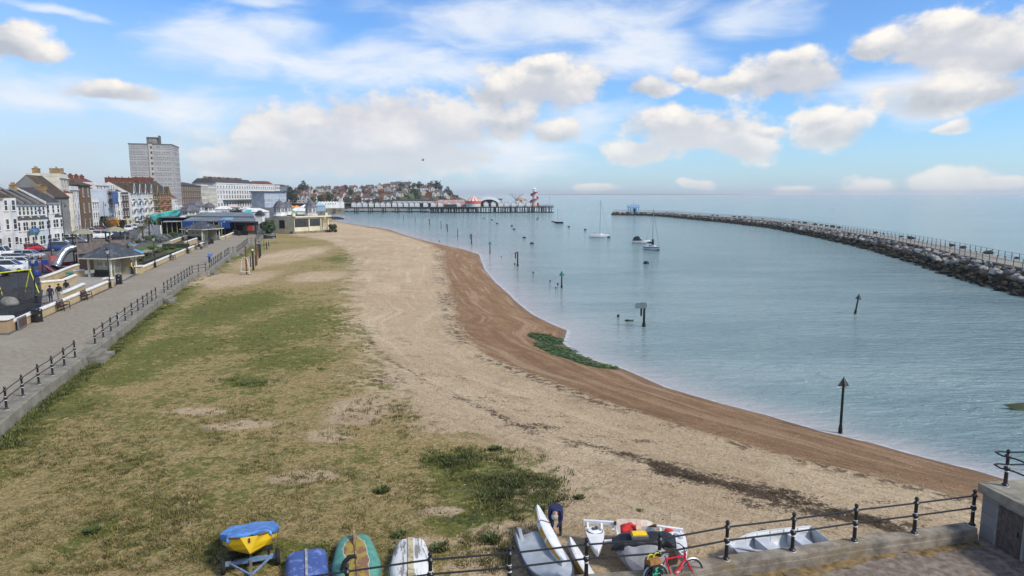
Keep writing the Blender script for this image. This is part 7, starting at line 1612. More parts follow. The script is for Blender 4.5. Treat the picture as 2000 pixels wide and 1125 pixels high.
for i, (px, py, r, h, lm, lb) in enumerate([(236, 436, 3.2, 4.0, LD, 'dark shrub below the white bow fronted house'), (253, 434, 3.0, 3.2, LG, 'green shrub left of the white roadside wall'), (262, 433, 2.6, 3.8, LD, 'dark shrub at the start of the balconied row'), (270, 430, 3.2, 3.2, LG, 'broad green shrub below the balconied row'), (283, 427, 3.0, 4.0, LO, 'olive round shrub left of the turquoise netting'), (292, 424, 4.5, 4.2, LD, 'long dark hedge shrub below the red brick row, left'), (306, 421, 5.0, 4.8, LD, 'long dark hedge shrub below the red brick row, middle'), (320, 419, 5.0, 4.6, LD, 'long dark hedge shrub below the red brick row, right'), (225, 438, 3.0, 3.4, LG, 'green shrub behind the orange skip'), (213, 441, 2.8, 3.4, LD, 'dark shrub behind the red hire sign'), (246, 439, 2.4, 2.6, LO, 'olive shrub beside the yellow crane arm'),
  (266, 476, 1.5, 1.6, LD, 'dark shrub at the back of the lawn, left'), (280, 473, 1.8, 1.8, LG, 'green shrub at the back of the lawn'), (304, 470, 1.7, 1.6, LG, 'green shrub by the garden path bend'), (314, 474, 1.4, 1.2, LB_, 'grey-green shrub by the garden path'), (330, 467, 1.8, 1.7, LD, 'dark shrub under the scaffold deck'), (342, 465, 1.8, 1.6, LG, 'green shrub under the scaffold deck, farther right'), (351, 461, 1.6, 1.4, LB_, 'grey shrub beside the planter wall'),
  (292, 499, 1.1, .8, LO, 'low olive plant in the bed behind the long low wall, left'), (306, 494, 1.2, .9, LY, 'yellow-green plant in the bed behind the long low wall'), (320, 489, 1.1, .8, LG, 'low green plant in the bed beside the path'), (336, 487, 1.0, .7, LO, 'olive plant in the bed near the brown bench'), (283, 505, 1.2, .9, LD, 'dark plant in the bed by the wall pier'), (298, 488, 1.1, .9, LG, 'green plant on the path side of the bed'), (272, 511, 1.0, .8, LO, 'olive plant behind the first wall pier'),
  (452, 405, 4.5, 4.4, LD, 'dark bush left in the clump behind the bandstand roof'), (465, 404.5, 5.0, 5.0, LD, 'large dark bush in the clump behind the bandstand roof'), (476, 404, 4.0, 3.6, LG, 'green bush right in the clump behind the bandstand roof')]):
 far = py < 410
 p = W(px, py, 0) if not far else Vector((D(px, 400, 290).x, 290, 0))
 bush(lb, p, r, h if not far else h+.8, lm, 300 if r < 2 else 420, .14 if r < 2 else .3, 20+i)
t = thing('hedge', 'clipped dark green box hedge beside the short cream wall', 'hedge', W(344, 484, 0), R(10)); m = MB(); m.box((0, 0, .4), (4.6, 1.2, .8)); m.v = [tuple(Vector(v)) for v in m.v]; leaf_cloud(m, (0, 0, .42), (2.6, .75, .5), 700, .1, 77, 0); m.build('foliage', LD, t, fix=False)
bush('dark green shrub against the cream sea building, left end', W(526, 458, -.3)+Vector((0, -.5, 0)), 2.2, 4.6, leafmat('fresh_dark_leaves', (.018, .045, .012), (.045, .085, .022)), 1500, .30, 61)
bush('dark bush at the right end of the cream sea building', W(650, 454, -.6), 1.5, 2.6, LD, 700, .24, 62)
# white beach lorry-like screen by the palm
q = W(306, 460, 0); m = MB(); m.box((0, 0, 1.3), (3.4, .3, 2.6)); o = m.build('site_hoarding', WHITEP, None, q, R(-25)); tag(o, 'white hoarding panel beside the olive palm', 'hoarding')
# ---------------------------------------------------------------- pier, harbour arm, boats, markers
PIERD = mat('dark_pier_timber', (.022, .024, .026), .85, .3, .6); PDECK = mat('pier_deck_planks', (.13, .12, .11), .85, .2, .5); HUTW = mat('white_hut_boards', (.64, .66, .67), .7, .06, .8); HUTR = mat('pale_hut_roof', (.55, .56, .57), .7, .1)
PA = Vector((-112.5, 459, ZW)); PB = Vector((29.5, 486, ZW)); PU = (PB-PA).normalized(); PV = Vector((-PU.y, PU.x, 0)); PL = (PB-PA).length; PZ = 1.45
def PP(s, v, z): return PA+PU*s+PV*v+Vector((0, 0, z-ZW))
def sp(px, d=None):   # distance along the pier for a photo pixel
 lo, hi = -5, PL+5
 for _ in range(40):
  m_ = (lo+hi)/2; q = PP(m_, 0, PZ); x = 1000+FPX*q.x/(q.y*math.cos(PITCH)-(q.z-CAMZ)*math.sin(PITCH))
  if x < px: lo = m_
  else: hi = m_
 return lo
t = thing('pier', 'long dark pier on many piles with a white-hutted deck, across the bay', 'pier', PA, math.atan2(PU.y, PU.x))
s840 = sp(842)
m = MB(); m.box((PL/2, 7, PZ-ZW-.35), (PL, 14, .7)); m.box(((s840+PL)/2, 18, PZ-ZW-.36), (PL-s840-1, 30, .68)); m.build('deck', PIERD, t)
m = MB(); m.box((PL/2, 7, PZ-ZW+.03), (PL-.4, 13.5, .06)); m.build('deck_boards', PDECK, t)
m = MB(); m.box(((s840+PL)/2, 2, .32), (PL-s840, 6, .5)); m.build('lower_beam', PIERD, t)
piles = []
for px in (692, 696, 699, 719, 723, 727, 746, 749, 753, 772, 776, 779, 797, 800, 804, 822, 826, 830): piles.append((sp(px), .5, .30))
k = 0; x = s840
while x < PL-.5: piles.append((x, .4, .26)); x += (PL-s840)/50
for i in range(28): piles.append((s840+(i+.5)*(PL-s840)/28, 6, .26))
for s, v, r in piles[:100]: m = MB(); m.tube([(s, v, -1), (s+random.uniform(-.1, .1), v, PZ-ZW-.6)], r, 7); m.build('pile', PIERD, t)
m = MB()
for i in range(46): s = s840+i*(PL-s840)/46; m.bar((s, .4, .6), (s+(PL-s840)/46, .4, 3.4), .14)
for i in range(60): s = s840+random.random()*(PL-s840); v = random.uniform(10, 32); m.tube([(s, v, -1), (s, v, PZ-ZW-.6)], .25, 6)
stuff(m.build('cross_braces', PIERD, t))
m = MB(); n = 120
for i in range(n+1): m.bar((PL*i/n, .1, PZ-ZW), (PL*i/n, .1, PZ-ZW+1.1), .07)
m.bar((0, .1, PZ-ZW+1.1), (PL, .1, PZ-ZW+1.1), .09); m.bar((0, .1, PZ-ZW+.6), (PL, .1, PZ-ZW+.6), .06)
for i in range(20): m.bar((PL-.1, i*1.6, PZ-ZW), (PL-.1, i*1.6, PZ-ZW+1.1), .07)
m.build('railing', BLACK, t)
s0, s1 = sp(672), sp(856); m = MB(); m.box(((s0+s1)/2, 9, PZ-ZW+4.3), (s1-s0, 6, .7)); m.build('shelter_roof', mat('dark_brown_roof', (.06, .05, .048), .8), t)
for i in range(19): s = s0+(s1-s0)*i/18; m = MB(); m.bar((s, 6.3, PZ-ZW), (s, 6.3, PZ-ZW+3.9), .22); m.build('shelter_post', PIERD, t)
def make_hut(w=4.4, dp=3.6, h=2.3, rh=1.0):
 t = thing('beach_hut', '', 'hut'); m = MB(); m.extr([(-w/2, 0), (w/2, 0), (w/2, h), (0, h+rh), (-w/2, h)], (0, 0, 0), (0, dp, 0), ((1, 0, 0), (0, 0, 1))); m.build('wall', HUTW, t)
 m = MB()
 for s in (-1, 1): m.add([(0, -.25, h+rh+.12), (s*(w/2+.2), -.25, h-.02), (s*(w/2+.2), dp+.2, h-.02), (0, dp+.2, h+rh+.12)], [(0, 1, 2, 3)])
 o = m.build('roof', HUTR, t); s_ = o.modifiers.new('t', 'SOLIDIFY'); s_.thickness = .12
 return t
hut = make_hut(); first = True
hutpx = [(691, 0), (701.5, 0), (713, 0), (725, 0), (737, 0), (748, 0), (759, 0), (771, 0), (782, 0), (793.5, 0), (805, 0), (815.5, 0), (832, 1), (847, 1), (861, 1), (879, 1), (896, 1), (951, 2), (965.5, 2), (979.5, 2), (991, 2), (1005, 2), (1019, 2), (1034, 2)]
HL = ['white gabled hut in the regular row under the long pier roof', 'white gabled hut in the loose row in the middle of the pier', 'white gabled hut near the seaward end of the pier']
HG = ['huts in the row under the pier roof', 'huts in the middle of the pier', 'huts at the seaward end of the pier']
for px, g in hutpx:
 h = hut if first else clone(hut); first = False; h['label'] = HL[g]; h['group'] = HG[g]; h.location = PP(sp(px), 2.2 if g == 0 else 2.6, PZ+.07); h.rotation_euler = (0, 0, math.atan2(PU.y, PU.x))
 h.scale = (.72, 1, 1.0)
prz = math.atan2(PU.y, PU.x)
q = PP(sp(927), 7, PZ); t = thing('carousel', 'red and white striped conical carousel tent on the pier', 'carousel', q, prz)
m = MB(); n = 24; r = 5.6
for i in range(n):
 a0, a1 = 2*math.pi*i/n, 2*math.pi*(i+1)/n
 pr = [(r, 4.0), (r*.55, 5.7), (r*.2, 7.0), (.02, 7.6)]
 for (ra, za), (rb, zb_) in zip(pr[:-1], pr[1:]): m.quad((ra*math.cos(a0), ra*math.sin(a0), za), (ra*math.cos(a1), ra*math.sin(a1), za), (rb*math.cos(a1), rb*math.sin(a1), zb_), (rb*math.cos(a0), rb*math.sin(a0), zb_), i % 2)
CRED = mat('coral_red_canvas', (.50, .12, .08), .7); m.build('canopy', [CRED, WCANV], t)
m = MB(); m.lathe((0, 0, 2.3), [(r, 0), (r, 1.7)], 24); m.build('valance', CRED, t); m = MB(); m.lathe((0, 0, 0), [(r*.93, 0), (r*.93, 2.3)], 20); m.build('drum', WCANV, t)
q = PP(sp(962), 16, PZ); t = thing('arched_stage', 'white arched stage roof with dark opening behind the pier huts', 'stage', q, prz); m = MB(); N = 16; R_ = 8.5
out = [(R_*math.cos(math.pi*i/N)*1.15, R_*math.sin(math.pi*i/N)*.82) for i in range(N+1)]; inn = [(x*.78, y*.72) for x, y in out]
for i in range(N):
 a, b, c, d = out[i], out[i+1], inn[i+1], inn[i]
 m.quad((a[0], 0, a[1]), (b[0], 0, b[1]), (c[0], -.4, c[1]), (d[0], -.4, d[1])); m.quad((a[0], 0, a[1]), (b[0], 0, b[1]), (b[0], 8, b[1]), (a[0], 8, a[1]))
m.build('arch_roof', mat('white_arch_membrane', (.56, .60, .62), .6), t); m = MB(); m.add([(x*.98, .3, y*.98) for x, y in inn], [tuple(range(N+1))]); m.build('opening', DARKIN, t)
q = PP(sp(881), 14, PZ); m = MB(); m.box((0, 0, 2.4), (22, 4, 4.6), top=(1, .4)); o = m.build('stall_row', mat('pink_striped_canvas', (.42, .24, .24), .8, col2=(.55, .50, .50), mixs=.8), None, q, prz); tag(o, 'long pink-roofed stall behind the middle pier huts', 'stall')
q = PP(sp(880), 1.2, PZ); m = MB(); m.box((0, 0, .9), (9, .3, 1.7)); o = m.build('panel', mat('dark_green_panel', (.03, .055, .05), .7), None, q, prz); tag(o, 'dark green panel on the pier railing below the pink stall', 'panel')
# helter skelter
q = PP(sp(1048), 7, PZ); t = thing('helter_skelter', 'pink spiral slide tower near the end of the pier', 'helter skelter', q); PINK = mat('pink_striped_tower', (.46, .20, .17), .6, .2, 1, col2=(.55, .40, .38), mixs=.6); CRIM = mat('crimson_slide', (.34, .03, .04), .5)
m = MB(); m.lathe((0, 0, 0), [(1.9, 0), (1.5, 5), (1.15, 10.5)], 12); m.build('tower', mat('white_pink_tower', (.56, .50, .50), .6, .15, 1, col2=(.48, .26, .25), mixs=.5), t); m = MB(); m.lathe((0, 0, 10.5), [(1.7, 0), (1.7, .25), (1.2, .3), (1.2, 1.6), (1.6, 1.7), (0.0, 3.0)], 12); m.build('turret', WHITEP, t)
m = MB(); secs = []
for i in range(73):
 f = i/72; a = f*4*math.pi-.6; rr_ = 2.9-f*.7; z = .5+f*9.2; secs.append([(rad*math.cos(a), rad*math.sin(a), z+dz) for rad, dz in ((rr_-.75, 0), (rr_+.45, 0), (rr_+.45, .9), (rr_+.30, .9), (rr_+.28, .2), (rr_-.75, .2))])
m.loft(secs); m.build('spiral_slide', CRIM, t, smooth=False)
m = MB(); m.box((-3.2, -.5, 1.8), (1.6, 3, 3.6)); m.build('ticket_booth', mat('brick_red_booth', (.34, .10, .06), .7), t)
# chair ride
q = PP(sp(1013), 9, PZ); t = thing('swing_ride', 'spindly fairground ride with raised radiating arms on the pier', 'fairground ride', q); m = MB(); m.lathe((0, 0, 0), [(.9, 0), (.5, 1.5), (.3, 4.2), (.5, 4.6)], 8); m.build('mast', STEEL, t)
for i in range(10): a = i*math.pi/5+.2; m = MB(); m.bar((0, 0, 4.4), (5.2*math.cos(a), 5.2*math.sin(a), 9.0), .16); m.bar((5.2*math.cos(a), 5.2*math.sin(a), 9.0), (5.6*math.cos(a), 5.6*math.sin(a), 8.2), .10); m.build('arm', STEEL, t)
q = PP(sp(1024), 12, PZ); t = thing('fairground_canopy', 'round ochre and red ride canopy left of the spiral slide', 'fairground ride', q); m = MB(); m.lathe((0, 0, 4.1), [(4.4, 0), (4.4, .5), (2, 1.6), (0, 2)], 16); m.build('canopy', mat('ochre_red_canopy', (.42, .22, .12), .7, .2, .8, col2=(.5, .35, .25), mixs=.5), t); m = MB(); m.lathe((0, 0, 0), [(.8, 0), (.8, 4.1)], 8); m.build('mast', mat('brick_red_booth', (.34, .10, .06), .7), t)
q = PP(sp(1075), 3, PZ); m = MB(); m.bar((0, 0, 0), (0, 0, 7.5), .16); o = m.build('flagpole', STEEL, None, q); tag(o, 'thin flagpole at the seaward end of the pier', 'flagpole')
# pier root: white crenellated wall on a stone abutment
a, b = D(621, 408, 440), D(673, 408, 452); a.z = b.z = ZW; t = thing('pier_entrance', 'white battlemented wall on a stone abutment at the landward end of the pier', 'wall', a, axis(a, b)); L = (b-a).length
m = MB(); m.box((L/2, 5, 1.7), (L, 10, 4.4)); m.build('abutment', mat('stained_stone_abutment', (.20, .175, .14), .9, .3, .25, col2=(.07, .06, .04), mixs=.15), t)
zt = zz(394.5, 446)-ZW; m = MB(); m.box((L/2, .7, (3.91+zt)/2), (L, 1.0, zt-3.91)); wl_ = m.build('wall', WWHITE, t)
m = MB()
for i in range(9): m.box((L*(.08+.105*i), .7, zt+.25), (1.0, 1.0, .5))
m.build('battlements', WWHITE, wl_)
for i in range(5): m = MB(); m.box((L*(.30+.09*i), .17, zt-1.1), (.75, .08, .55)); m.build('window', DARKIN, wl_)
for px, py, w, d, lb in ((652, 426, 6, 290, 'dark timber groyne end left of the pier stones'), (660, 428.5, 5, 280, 'dark low timber groyne nearest the shore beyond the bush')):
 q = W(px, py, ZW); m = MB(); m.box((0, 0, .35), (w*1.3, .5, .5)); [m.box((i*1.2-w*.5, 0, .45), (.4, .6, 1.0)) for i in range(5)]; o = m.build('groyne', PIERD, None, q, R(4)); tag(o, lb, 'groyne')
# rock line at low water beneath the pier
m = MB(); random.seed(3)
for i in range(70): s = i/70; q = D(672+165*s, 417, 500); m.ball((q.x, 500+random.uniform(-1, 1), ZW+.2), (1.4, 1.0, random.uniform(.4, .9)), 6, 4)
stuff(m.build('rocks', PIERD), 'dark line of low rocks in the water behind the pier legs', 'rocks')

# ---- harbour arm
AE_ = [(1192, 420.3), (1225, 420.8), (1262, 421.5), (1300, 424), (1340, 428.3), (1420, 436), (1500, 446), (1600, 466), (1700, 490), (1780, 515), (1850, 540), (1925, 562), (2000, 583), (2070, 604)]
AW = [W(a, b, ZW) for a, b in AE_]; ex = (AW[-1]-AW[-2]).normalized(); AW.append(AW[-1]+ex*14);
# resample
def resample(pts, step):
 out = [pts[0].copy()]; acc = 0
 for a, b in zip(pts[:-1], pts[1:]):
  L = (b-a).length; d = step-acc
  while d <= L: out.append(a.lerp(b, d/L)); d += step
  acc = (acc+L) % step
 return out
AWs = resample(AW, 3.0)
for _ in range(5): AWs = [AWs[0]]+[(AWs[i-1]+AWs[i]*2+AWs[i+1])/4 for i in range(1, len(AWs)-1)]+[AWs[-1]]
away = -1
cz = lambda p: float(np.interp(p.y, [90, 160, 250, 420], [.05, -.2, -.35, -.75]))
o1_ = offset(AWs, away*4.8); o2_ = offset(AWs, away*9.4); o3_ = offset(AWs, away*15)
if o1_[20].length < AWs[20].length: away = 1; o1_ = offset(AWs, 4.8); o2_ = offset(AWs, 9.4); o3_ = offset(AWs, 15)
arm = thing('harbour_arm', 'long curving stone breakwater with a railed walkway on its crest', 'breakwater', AWs[0])
base = AWs[0]; ROCKD = mat('dark_weedy_rock', (.028, .025, .018), .95, .4, .7, col2=(.05, .05, .02), mixs=.5, bump=1.0, bscale=1.5)
m = MB(); m.loft([[tuple(a-base+Vector((0, 0, -1.0))), tuple(a.lerp(b, .55)-base+Vector((0, 0, 1.2))), tuple(b-base+Vector((0, 0, cz(b)-.25-b.z))), tuple(c-base+Vector((0, 0, cz(b)-.25-c.z))), tuple(d-base+Vector((0, 0, -1)))] for a, b, c, d in zip(AWs, o1_, o2_, o3_)], closed=False); m.build('core', ROCKD, arm)
m = MB(); m.loft([[tuple(b-base+Vector((0, 0, cz(b)-.6-b.z))), tuple(b-base+Vector((0, 0, cz(b)-b.z))), tuple(c-base+Vector((0, 0, cz(b)-c.z))), tuple(c-base+Vector((0, 0, cz(b)-.6-c.z)))] for b, c in zip(o1_, o2_)], closed=False); m.build('walkway', mat('pale_concrete_walkway', (.235, .22, .185), .9, .15, .5), arm)
def armrail(line, n100):
 m1 = MB(); posts = resample(line, 2.6); pm2 = MB(); pm2.bar((0, 0, 0), (0, 0, 1.15), .075); pmesh = pm2.mesh('post', mat('dark_grey_railing', (.06, .065, .07), .6)); posts.sort(key=lambda p: p.length); mst = MB()
 for i, p in enumerate(posts):
  q = p-base+Vector((0, 0, cz(p)-p.z))
  if i < n100: o = bpy.data.objects.new('post', pmesh); COL.objects.link(o); o.parent = arm; o.location = q
  else: mst.bar(q, q+Vector((0, 0, 1.15)), .075)
 if mst.v: stuff(mst.build('far_posts', mat('dark_grey_railing', (.06, .065, .07), .6), arm))
 for z in (.6, 1.1): m1.tube([p-base+Vector((0, 0, cz(p)-p.z+z)) for p in line], .022, 5)
 o = m1.build('rail', mat('dark_grey_railing', (.06, .065, .07), .6), arm)
armrail(offset(AWs, away*5.0), 46); armrail(offset(AWs, away*9.2), 54)
# boulders: pale blocks on the upper face, the largest seen as things of their own
ROCKS = []
for k in range(6):
 bm = bmesh.new(); bmesh.ops.create_icosphere(bm, subdivisions=2, radius=1)
 for v in bm.verts: n = mnoise.noise(v.co*1.3+Vector((k*9, 0, 0)))*.45+mnoise.noise(v.co*3+Vector((k*5, 2, 0)))*.15; v.co = Vector((v.co.x*1.0, v.co.y*.75, v.co.z*.6))*(1+n)
 for _ in range(5):
  d = Vector((random.gauss(0, 1), random.gauss(0, 1), random.gauss(0, 1))).normalized(); h = random.uniform(.42, .6)
  for v in bm.verts:
   e = v.co.dot(d)-h
   if e > 0: v.co -= d*e*.9
 me = bpy.data.meshes.new('boulder'); bm.to_mesh(me); bm.free(); ROCKS.append(me)
ROCKP = [mat('pale_grey_boulder', (.36, .35, .33), .85, .3, .6, col2=(.25, .24, .22), mixs=.5), mat('grey_boulder_stone', (.17, .16, .145), .9, .3, .6), mat('dark_weedy_boulder', (.035, .032, .022), .95, .4, .6)]
rvar = {}
for k in range(6):
 for j in range(3): me = ROCKS[k].copy(); me.materials.append(ROCKP[j]); rvar[(k, j)] = me
random.seed(21); spots = []
for i in range(len(AWs)-1):
 p, q = AWs[i], o1_[i]; d = p.length; cnt = 10 if d < 150 else (8 if d < 260 else 6)
 for c in range(cnt):
  f = (c+random.random())/cnt; pos = p.lerp(AWs[i+1], random.random())+(q-p)*f; z = ZW+.0+(cz(q)-ZW)*(f**.8)*.96-.15
  spots.append((d, pos, z, f))
spots.sort(key=lambda s: s[0]/(1.0 if s[3] > .4 else .55))
mst = MB(); nb = 0
for d, pos, z, f in spots:
 sz = random.uniform(.36, .78)*(1.15 if f > .4 else .9); j = (0 if random.random() < .5 else 1) if f > .52 else 2
 if f > .92: sz *= .7
 if nb < 296:
  o = bpy.data.objects.new('boulder', rvar[(random.randrange(6), j)]); COL.objects.link(o); o.location = (pos.x, pos.y, z); o.rotation_euler = (random.uniform(-.5, .5), random.uniform(-.5, .5), random.uniform(0, 6.28)); o.scale = (sz*1.25, sz, sz); nb += 1
  tag(o, ('pale grey angular boulder on the upper slope of the breakwater' if j == 0 else 'mid grey boulder on the upper slope of the breakwater' if j == 1 else 'dark weed covered boulder at the foot of the breakwater'), 'boulder', ('pale boulders on the breakwater', 'grey boulders on the breakwater', 'dark boulders on the breakwater')[j])
 else:
  me = ROCKS[random.randrange(6)]; Mx = Matrix.Translation((pos.x, pos.y, z))@Matrix.Rotation(random.uniform(0, 6.28), 4, 'Z')@Matrix.Rotation(random.uniform(-.5, .5), 4, 'X')@Matrix.Diagonal((sz*1.25, sz, sz, 1)); mst.M = Mx; mst.add([v.co for v in me.vertices], [tuple(p.vertices) for p in me.polygons], j)
mst.M = Matrix()
stuff(mst.build('boulders', ROCKP, fix=False), 'far rubble of pale and dark boulders along the breakwater', 'boulders')
# far side rubble tops
m = MB(); random.seed(8)
for i in range(0, len(AWs)-1, 2):
 p = offset(AWs, away*10.6)[i]; sz = random.uniform(.3, .8)
 if random.random() < .45: me = ROCKS[random.randrange(6)]; m.M = Matrix.Translation((p.x, p.y, cz(p)+.15))@Matrix.Diagonal((sz*1.4, sz, sz, 1)); m.add([v.co for v in me.vertices], [tuple(q.vertices) for q in me.polygons])
m.M = Matrix(); stuff(m.build('rocks', ROCKP[2], fix=False), 'dark rocks showing behind the breakwater walkway', 'rocks')
# blue lookout on the arm head
q = offset(AWs, away*7)[int(len(AWs)*0)+15]; q = D(1237, 412, 415); q.z = -.75; t = thing('lookout_hut', 'pale blue open lookout hut with railed roof on the breakwater head', 'lookout', q, R(8)); LBL = mat('light_blue_paint', (.14, .33, .58), .5, .12)
for x in (-2.6, -1.0, 1.0, 2.6):
 for y in (-2, 2): m = MB(); m.bar((x, y, 0), (x, y, 3.0), .38); m.build('post', LBL, t)
m = MB(); m.box((0, 0, 3.2), (6.6, 5.2, .45)); m.build('roof', LBL, t); m = MB(); m.box((1.0, .5, 1.2), (1.6, 1.6, 2.3)); m.build('dark_cabin', NVC, t)
m = MB()
for x in np.linspace(-3.2, 3.2, 9):
 for y in (-2.5, 2.5): m.bar((x, y, 3.4), (x, y, 4.5), .12)
for y in (-2.5, 2.5): m.bar((-3.2, y, 4.5), (3.2, y, 4.5), .12); m.bar((-3.2, y, 4.0), (3.2, y, 4.0), .08)
m.build('roof_railing', LBL, t); m = MB(); m.bar((0, 0, 3.4), (0, 0, 8.8), .14); m.build('mast', STEEL, t)

# ---- moored boats
def yacht(label, px, py, heading, L, colour, mastpx, canvas=None, stripe=None):
 p = W(px, py, ZW); p.z = ZW-.12; t = thing('sailing_yacht', label, 'yacht', p, R(heading)); S = hull_sections(L, L*.33, .95, .78, 2.2, .16, .6, .9, n=14, bowmin=.05)
 m = MB(); open_loft(m, S); m.v = [(x-L/2, y, z) for x, y, z in m.v]; m.build('hull', colour, t, smooth=True)
 m = MB(); m.loft([[(s[0][0]-L/2, abs(s[0][1])*.97, s[0][2]), (s[0][0]-L/2, -abs(s[0][1])*.97, s[0][2])] for s in S], closed=False); m.build('deck', WHITEP, t)
 m = MB(); m.loft([[(x, w_, .95), (x, w_*.8, .95+hh), (x, -w_*.8, .95+hh), (x, -w_, .95)] for x, w_, hh in ((-L*.12, L*.10, .42), (L*.05, L*.10, .42), (L*.20, L*.06, .25), (L*.27, L*.03, .08))]); cb = m.build('cabin', WHITEP, t)
 m = MB(); m.box((-L*.02, 0, 1.22), (L*.16, L*.185, .14)); m.build('cabin_windows', DARKIN, cb)
 if stripe: m = MB(); m.loft([[(s[0][0]-L/2, k*(abs(s[0][1])+.012), s[0][2]-dz) for dz in (.18, .30)] for s in S[:-1]], closed=False) if False else None;
 if stripe:
  for k in (-1, 1): m = MB(); m.loft([[(s[0][0]-L/2, k*(abs(s[0][1])*.985+.02), s[0][2]-.16), (s[0][0]-L/2, k*(abs(s[0][1])*.97+.02), s[0][2]-.30)] for s in S], closed=False); m.build('stripe', stripe, t)
 mh = (py-mastpx)*p.y/FPX*.985; m = MB(); m.tube([(L*.04, 0, .9), (L*.04, 0, mh)], [.09, .06], 6); m.build('mast', mat('grey_mast', (.26, .27, .28), .5), t)
 m = MB(); m.bar((L*.04, 0, 1.75), (-L*.36, 0, 1.7), .09); m.build('boom', mat('grey_mast', (.26, .27, .28), .5), t)
 m = MB(); m.bar((L*.04, 0, mh-.2), (L*.49, 0, 1.05), .035); m.build('forestay', BLACK, t)
 m = MB(); m.bar((L*.04, 0, mh-.2), (-L*.49, 0, .95), .02); m.build('backstay', BLACK, t)
 if canvas: m = MB(); m.tube([(L*.02, 0, 1.8), (-L*.15, 0, 1.85), (-L*.33, 0, 1.78)], [.22, .24, .12], 8); m.build('sail_cover', canvas, t, smooth=True); m = MB(); m.tube([(L*.06, 0, 1.1), (L*.06, 0, 2.7)], [.32, .22], 8); m.build('sail_bundle', canvas, t, smooth=True)
 return t
yacht('dark hulled small yacht moored off the end of the pier', 1090, 436.5, 178, 4.6, mat('dark_navy_hull', (.015, .022, .03), .4), 408)
yacht('white yacht with tall mast moored in the middle of the bay', 1170, 464, 0, 6.0, WHITEP, 390, None)
yacht('white yacht with navy sail cover seen end-on in front of the motor boat', 1273, 488.5, -60, 5.0, WHITEP, 406, mat('navy_canvas', (.02, .028, .05), .8), mat('dark_green_stripe', (.02, .04, .035), .4))
p = W(1252, 475.5, ZW); p.z = ZW-.1; t = thing('motor_boat', 'white motor boat with a dark canopy moored beside the end-on yacht', 'motor boat', p, R(-12)); L = 4.8; S = hull_sections(L, 1.9, .85, .92, 2.4, .15, .6, .9, n=14, bowmin=.08)
m = MB(); open_loft(m, S); m.v = [(x-L/2, y, z) for x, y, z in m.v]; m.build('hull', WHITEP, t, smooth=True)
m = MB(); m.loft([[(s[0][0]-L/2, abs(s[0][1])*.97, s[0][2]), (s[0][0]-L/2, 0, s[0][2]+.1), (s[0][0]-L/2, -abs(s[0][1])*.97, s[0][2])] for s in S[6:]], closed=False); m.build('foredeck', WHITEP, t)
m = MB(); m.loft([[(x, w_, .85), (x+dx, w_*.85, .85+h_), (x+dx, -w_*.85, .85+h_), (x, -w_, .85)] for x, dx, w_, h_ in ((-2.3, .4, .85, .9), (-1.6, .3, .9, 1.15), (-.4, -.1, .9, 1.15))]); m.build('canopy', mat('dark_green_canopy_canvas', (.018, .032, .036), .7), t)
m = MB(); m.loft([[(x, w_, .86), (x-.1, w_*.8, .86+h_), (x-.1, -w_*.8, .86+h_), (x, -w_, .86)] for x, w_, h_ in ((-.42, .88, 1.0), (.5, .7, .35), (.9, .5, .08))]); m.build('windscreen', GLASSC, t)
# mooring buoys
bm_ = MB(); bm_.ball((0, 0, .12), (.55, .55, .36), 10, 7); bmesh_ = bm_.mesh('buoy', mat('black_buoy', (.012, .014, .018), .5), True)
BUO = [(945, 426.5), (961, 430), (971, 437.5), (1000, 442), (1004, 448.5), (1024, 465), (1039, 476.5), (1051, 426), (1049, 429), (1111, 443.5), (1143, 449.5), (1189, 464.5), (1079, 433.5), (1262, 515), (1284, 489), (1627, 410)]
for i, (px, py) in enumerate(BUO):
 o = bpy.data.objects.new('mooring_buoy', bmesh_); COL.objects.link(o); o.location = W(px, py, ZW); lab = 'small black mooring buoy floating in the bay'
 if i == 13: lab = 'large black mooring buoy floating alone nearest the viewer'; o.scale = (1.0, 1.0, 1.1)
 elif i == 14: lab = 'black buoy touching the end-on white yacht'
 elif i == 11: lab = 'black buoy at the bow of the tall-masted white yacht'
 elif i == 15: lab = 'tiny dark buoy on the open sea beyond the breakwater'
 elif i == 12: lab = 'dark buoy at the bow of the dark hulled yacht'
 tag(o, lab, 'buoy', 'mooring buoys')
WEEDP = mat('weedy_dark_post', (.020, .022, .018), .85, .35, 1.5); GTRI = mat('sea_green_marker', (.05, .27, .20), .5, .12); RTRI = mat('faded_red_marker', (.50, .14, .16), .6, .15); DTRI = mat('weathered_dark_marker', (.085, .095, .085), .7, .25, 2)
def marker(label, px, py, top, w, tri=None, tm=None, lean=0, kind='tri', width=.16):
 p = W(px, py, ZW); h = (py-top)*(p.y*math.cos(PITCH)+13*math.sin(PITCH))/FPX*1.02/math.cos(math.atan2(py-562.5, FPX)+PITCH)*.99
 t = thing('marker_post', label, 'marker post', p, 0, 'groyne marker posts in the bay'); t.rotation_euler = (0, lean, 0); ph = h-(tri[1]*.9 if tri else 0)
 m = MB(); m.tube([(0, 0, -.6), (0, 0, .25), (0, 0, .5), (0, 0, ph)], [width*1.6, width*1.5, width, width*.9], 8); m.build('post', WEEDP, t)
 if tri and kind == 'tri':
  m = MB()
  for a in (0, R(90)): m.M = Matrix.Rotation(a, 4, 'Z'); m.extr([(-tri[0]/2, h-tri[1]), (tri[0]/2, h-tri[1]), (0, h)], (0, -.03, 0), (0, .03, 0), ((1, 0, 0), (0, 0, 1)))
  m.build('topmark', tm, t)
 return t, h
marker('tall dark post with a weathered pyramid top standing off the near shore', 1641, 846, 741, 10, (.62, .50), DTRI, 0, width=.075)
marker('leaning dark post with a triangle top in the middle of the near water', 1670, 613, 574, 8, (.72, .62), DTRI, R(8), width=.09)
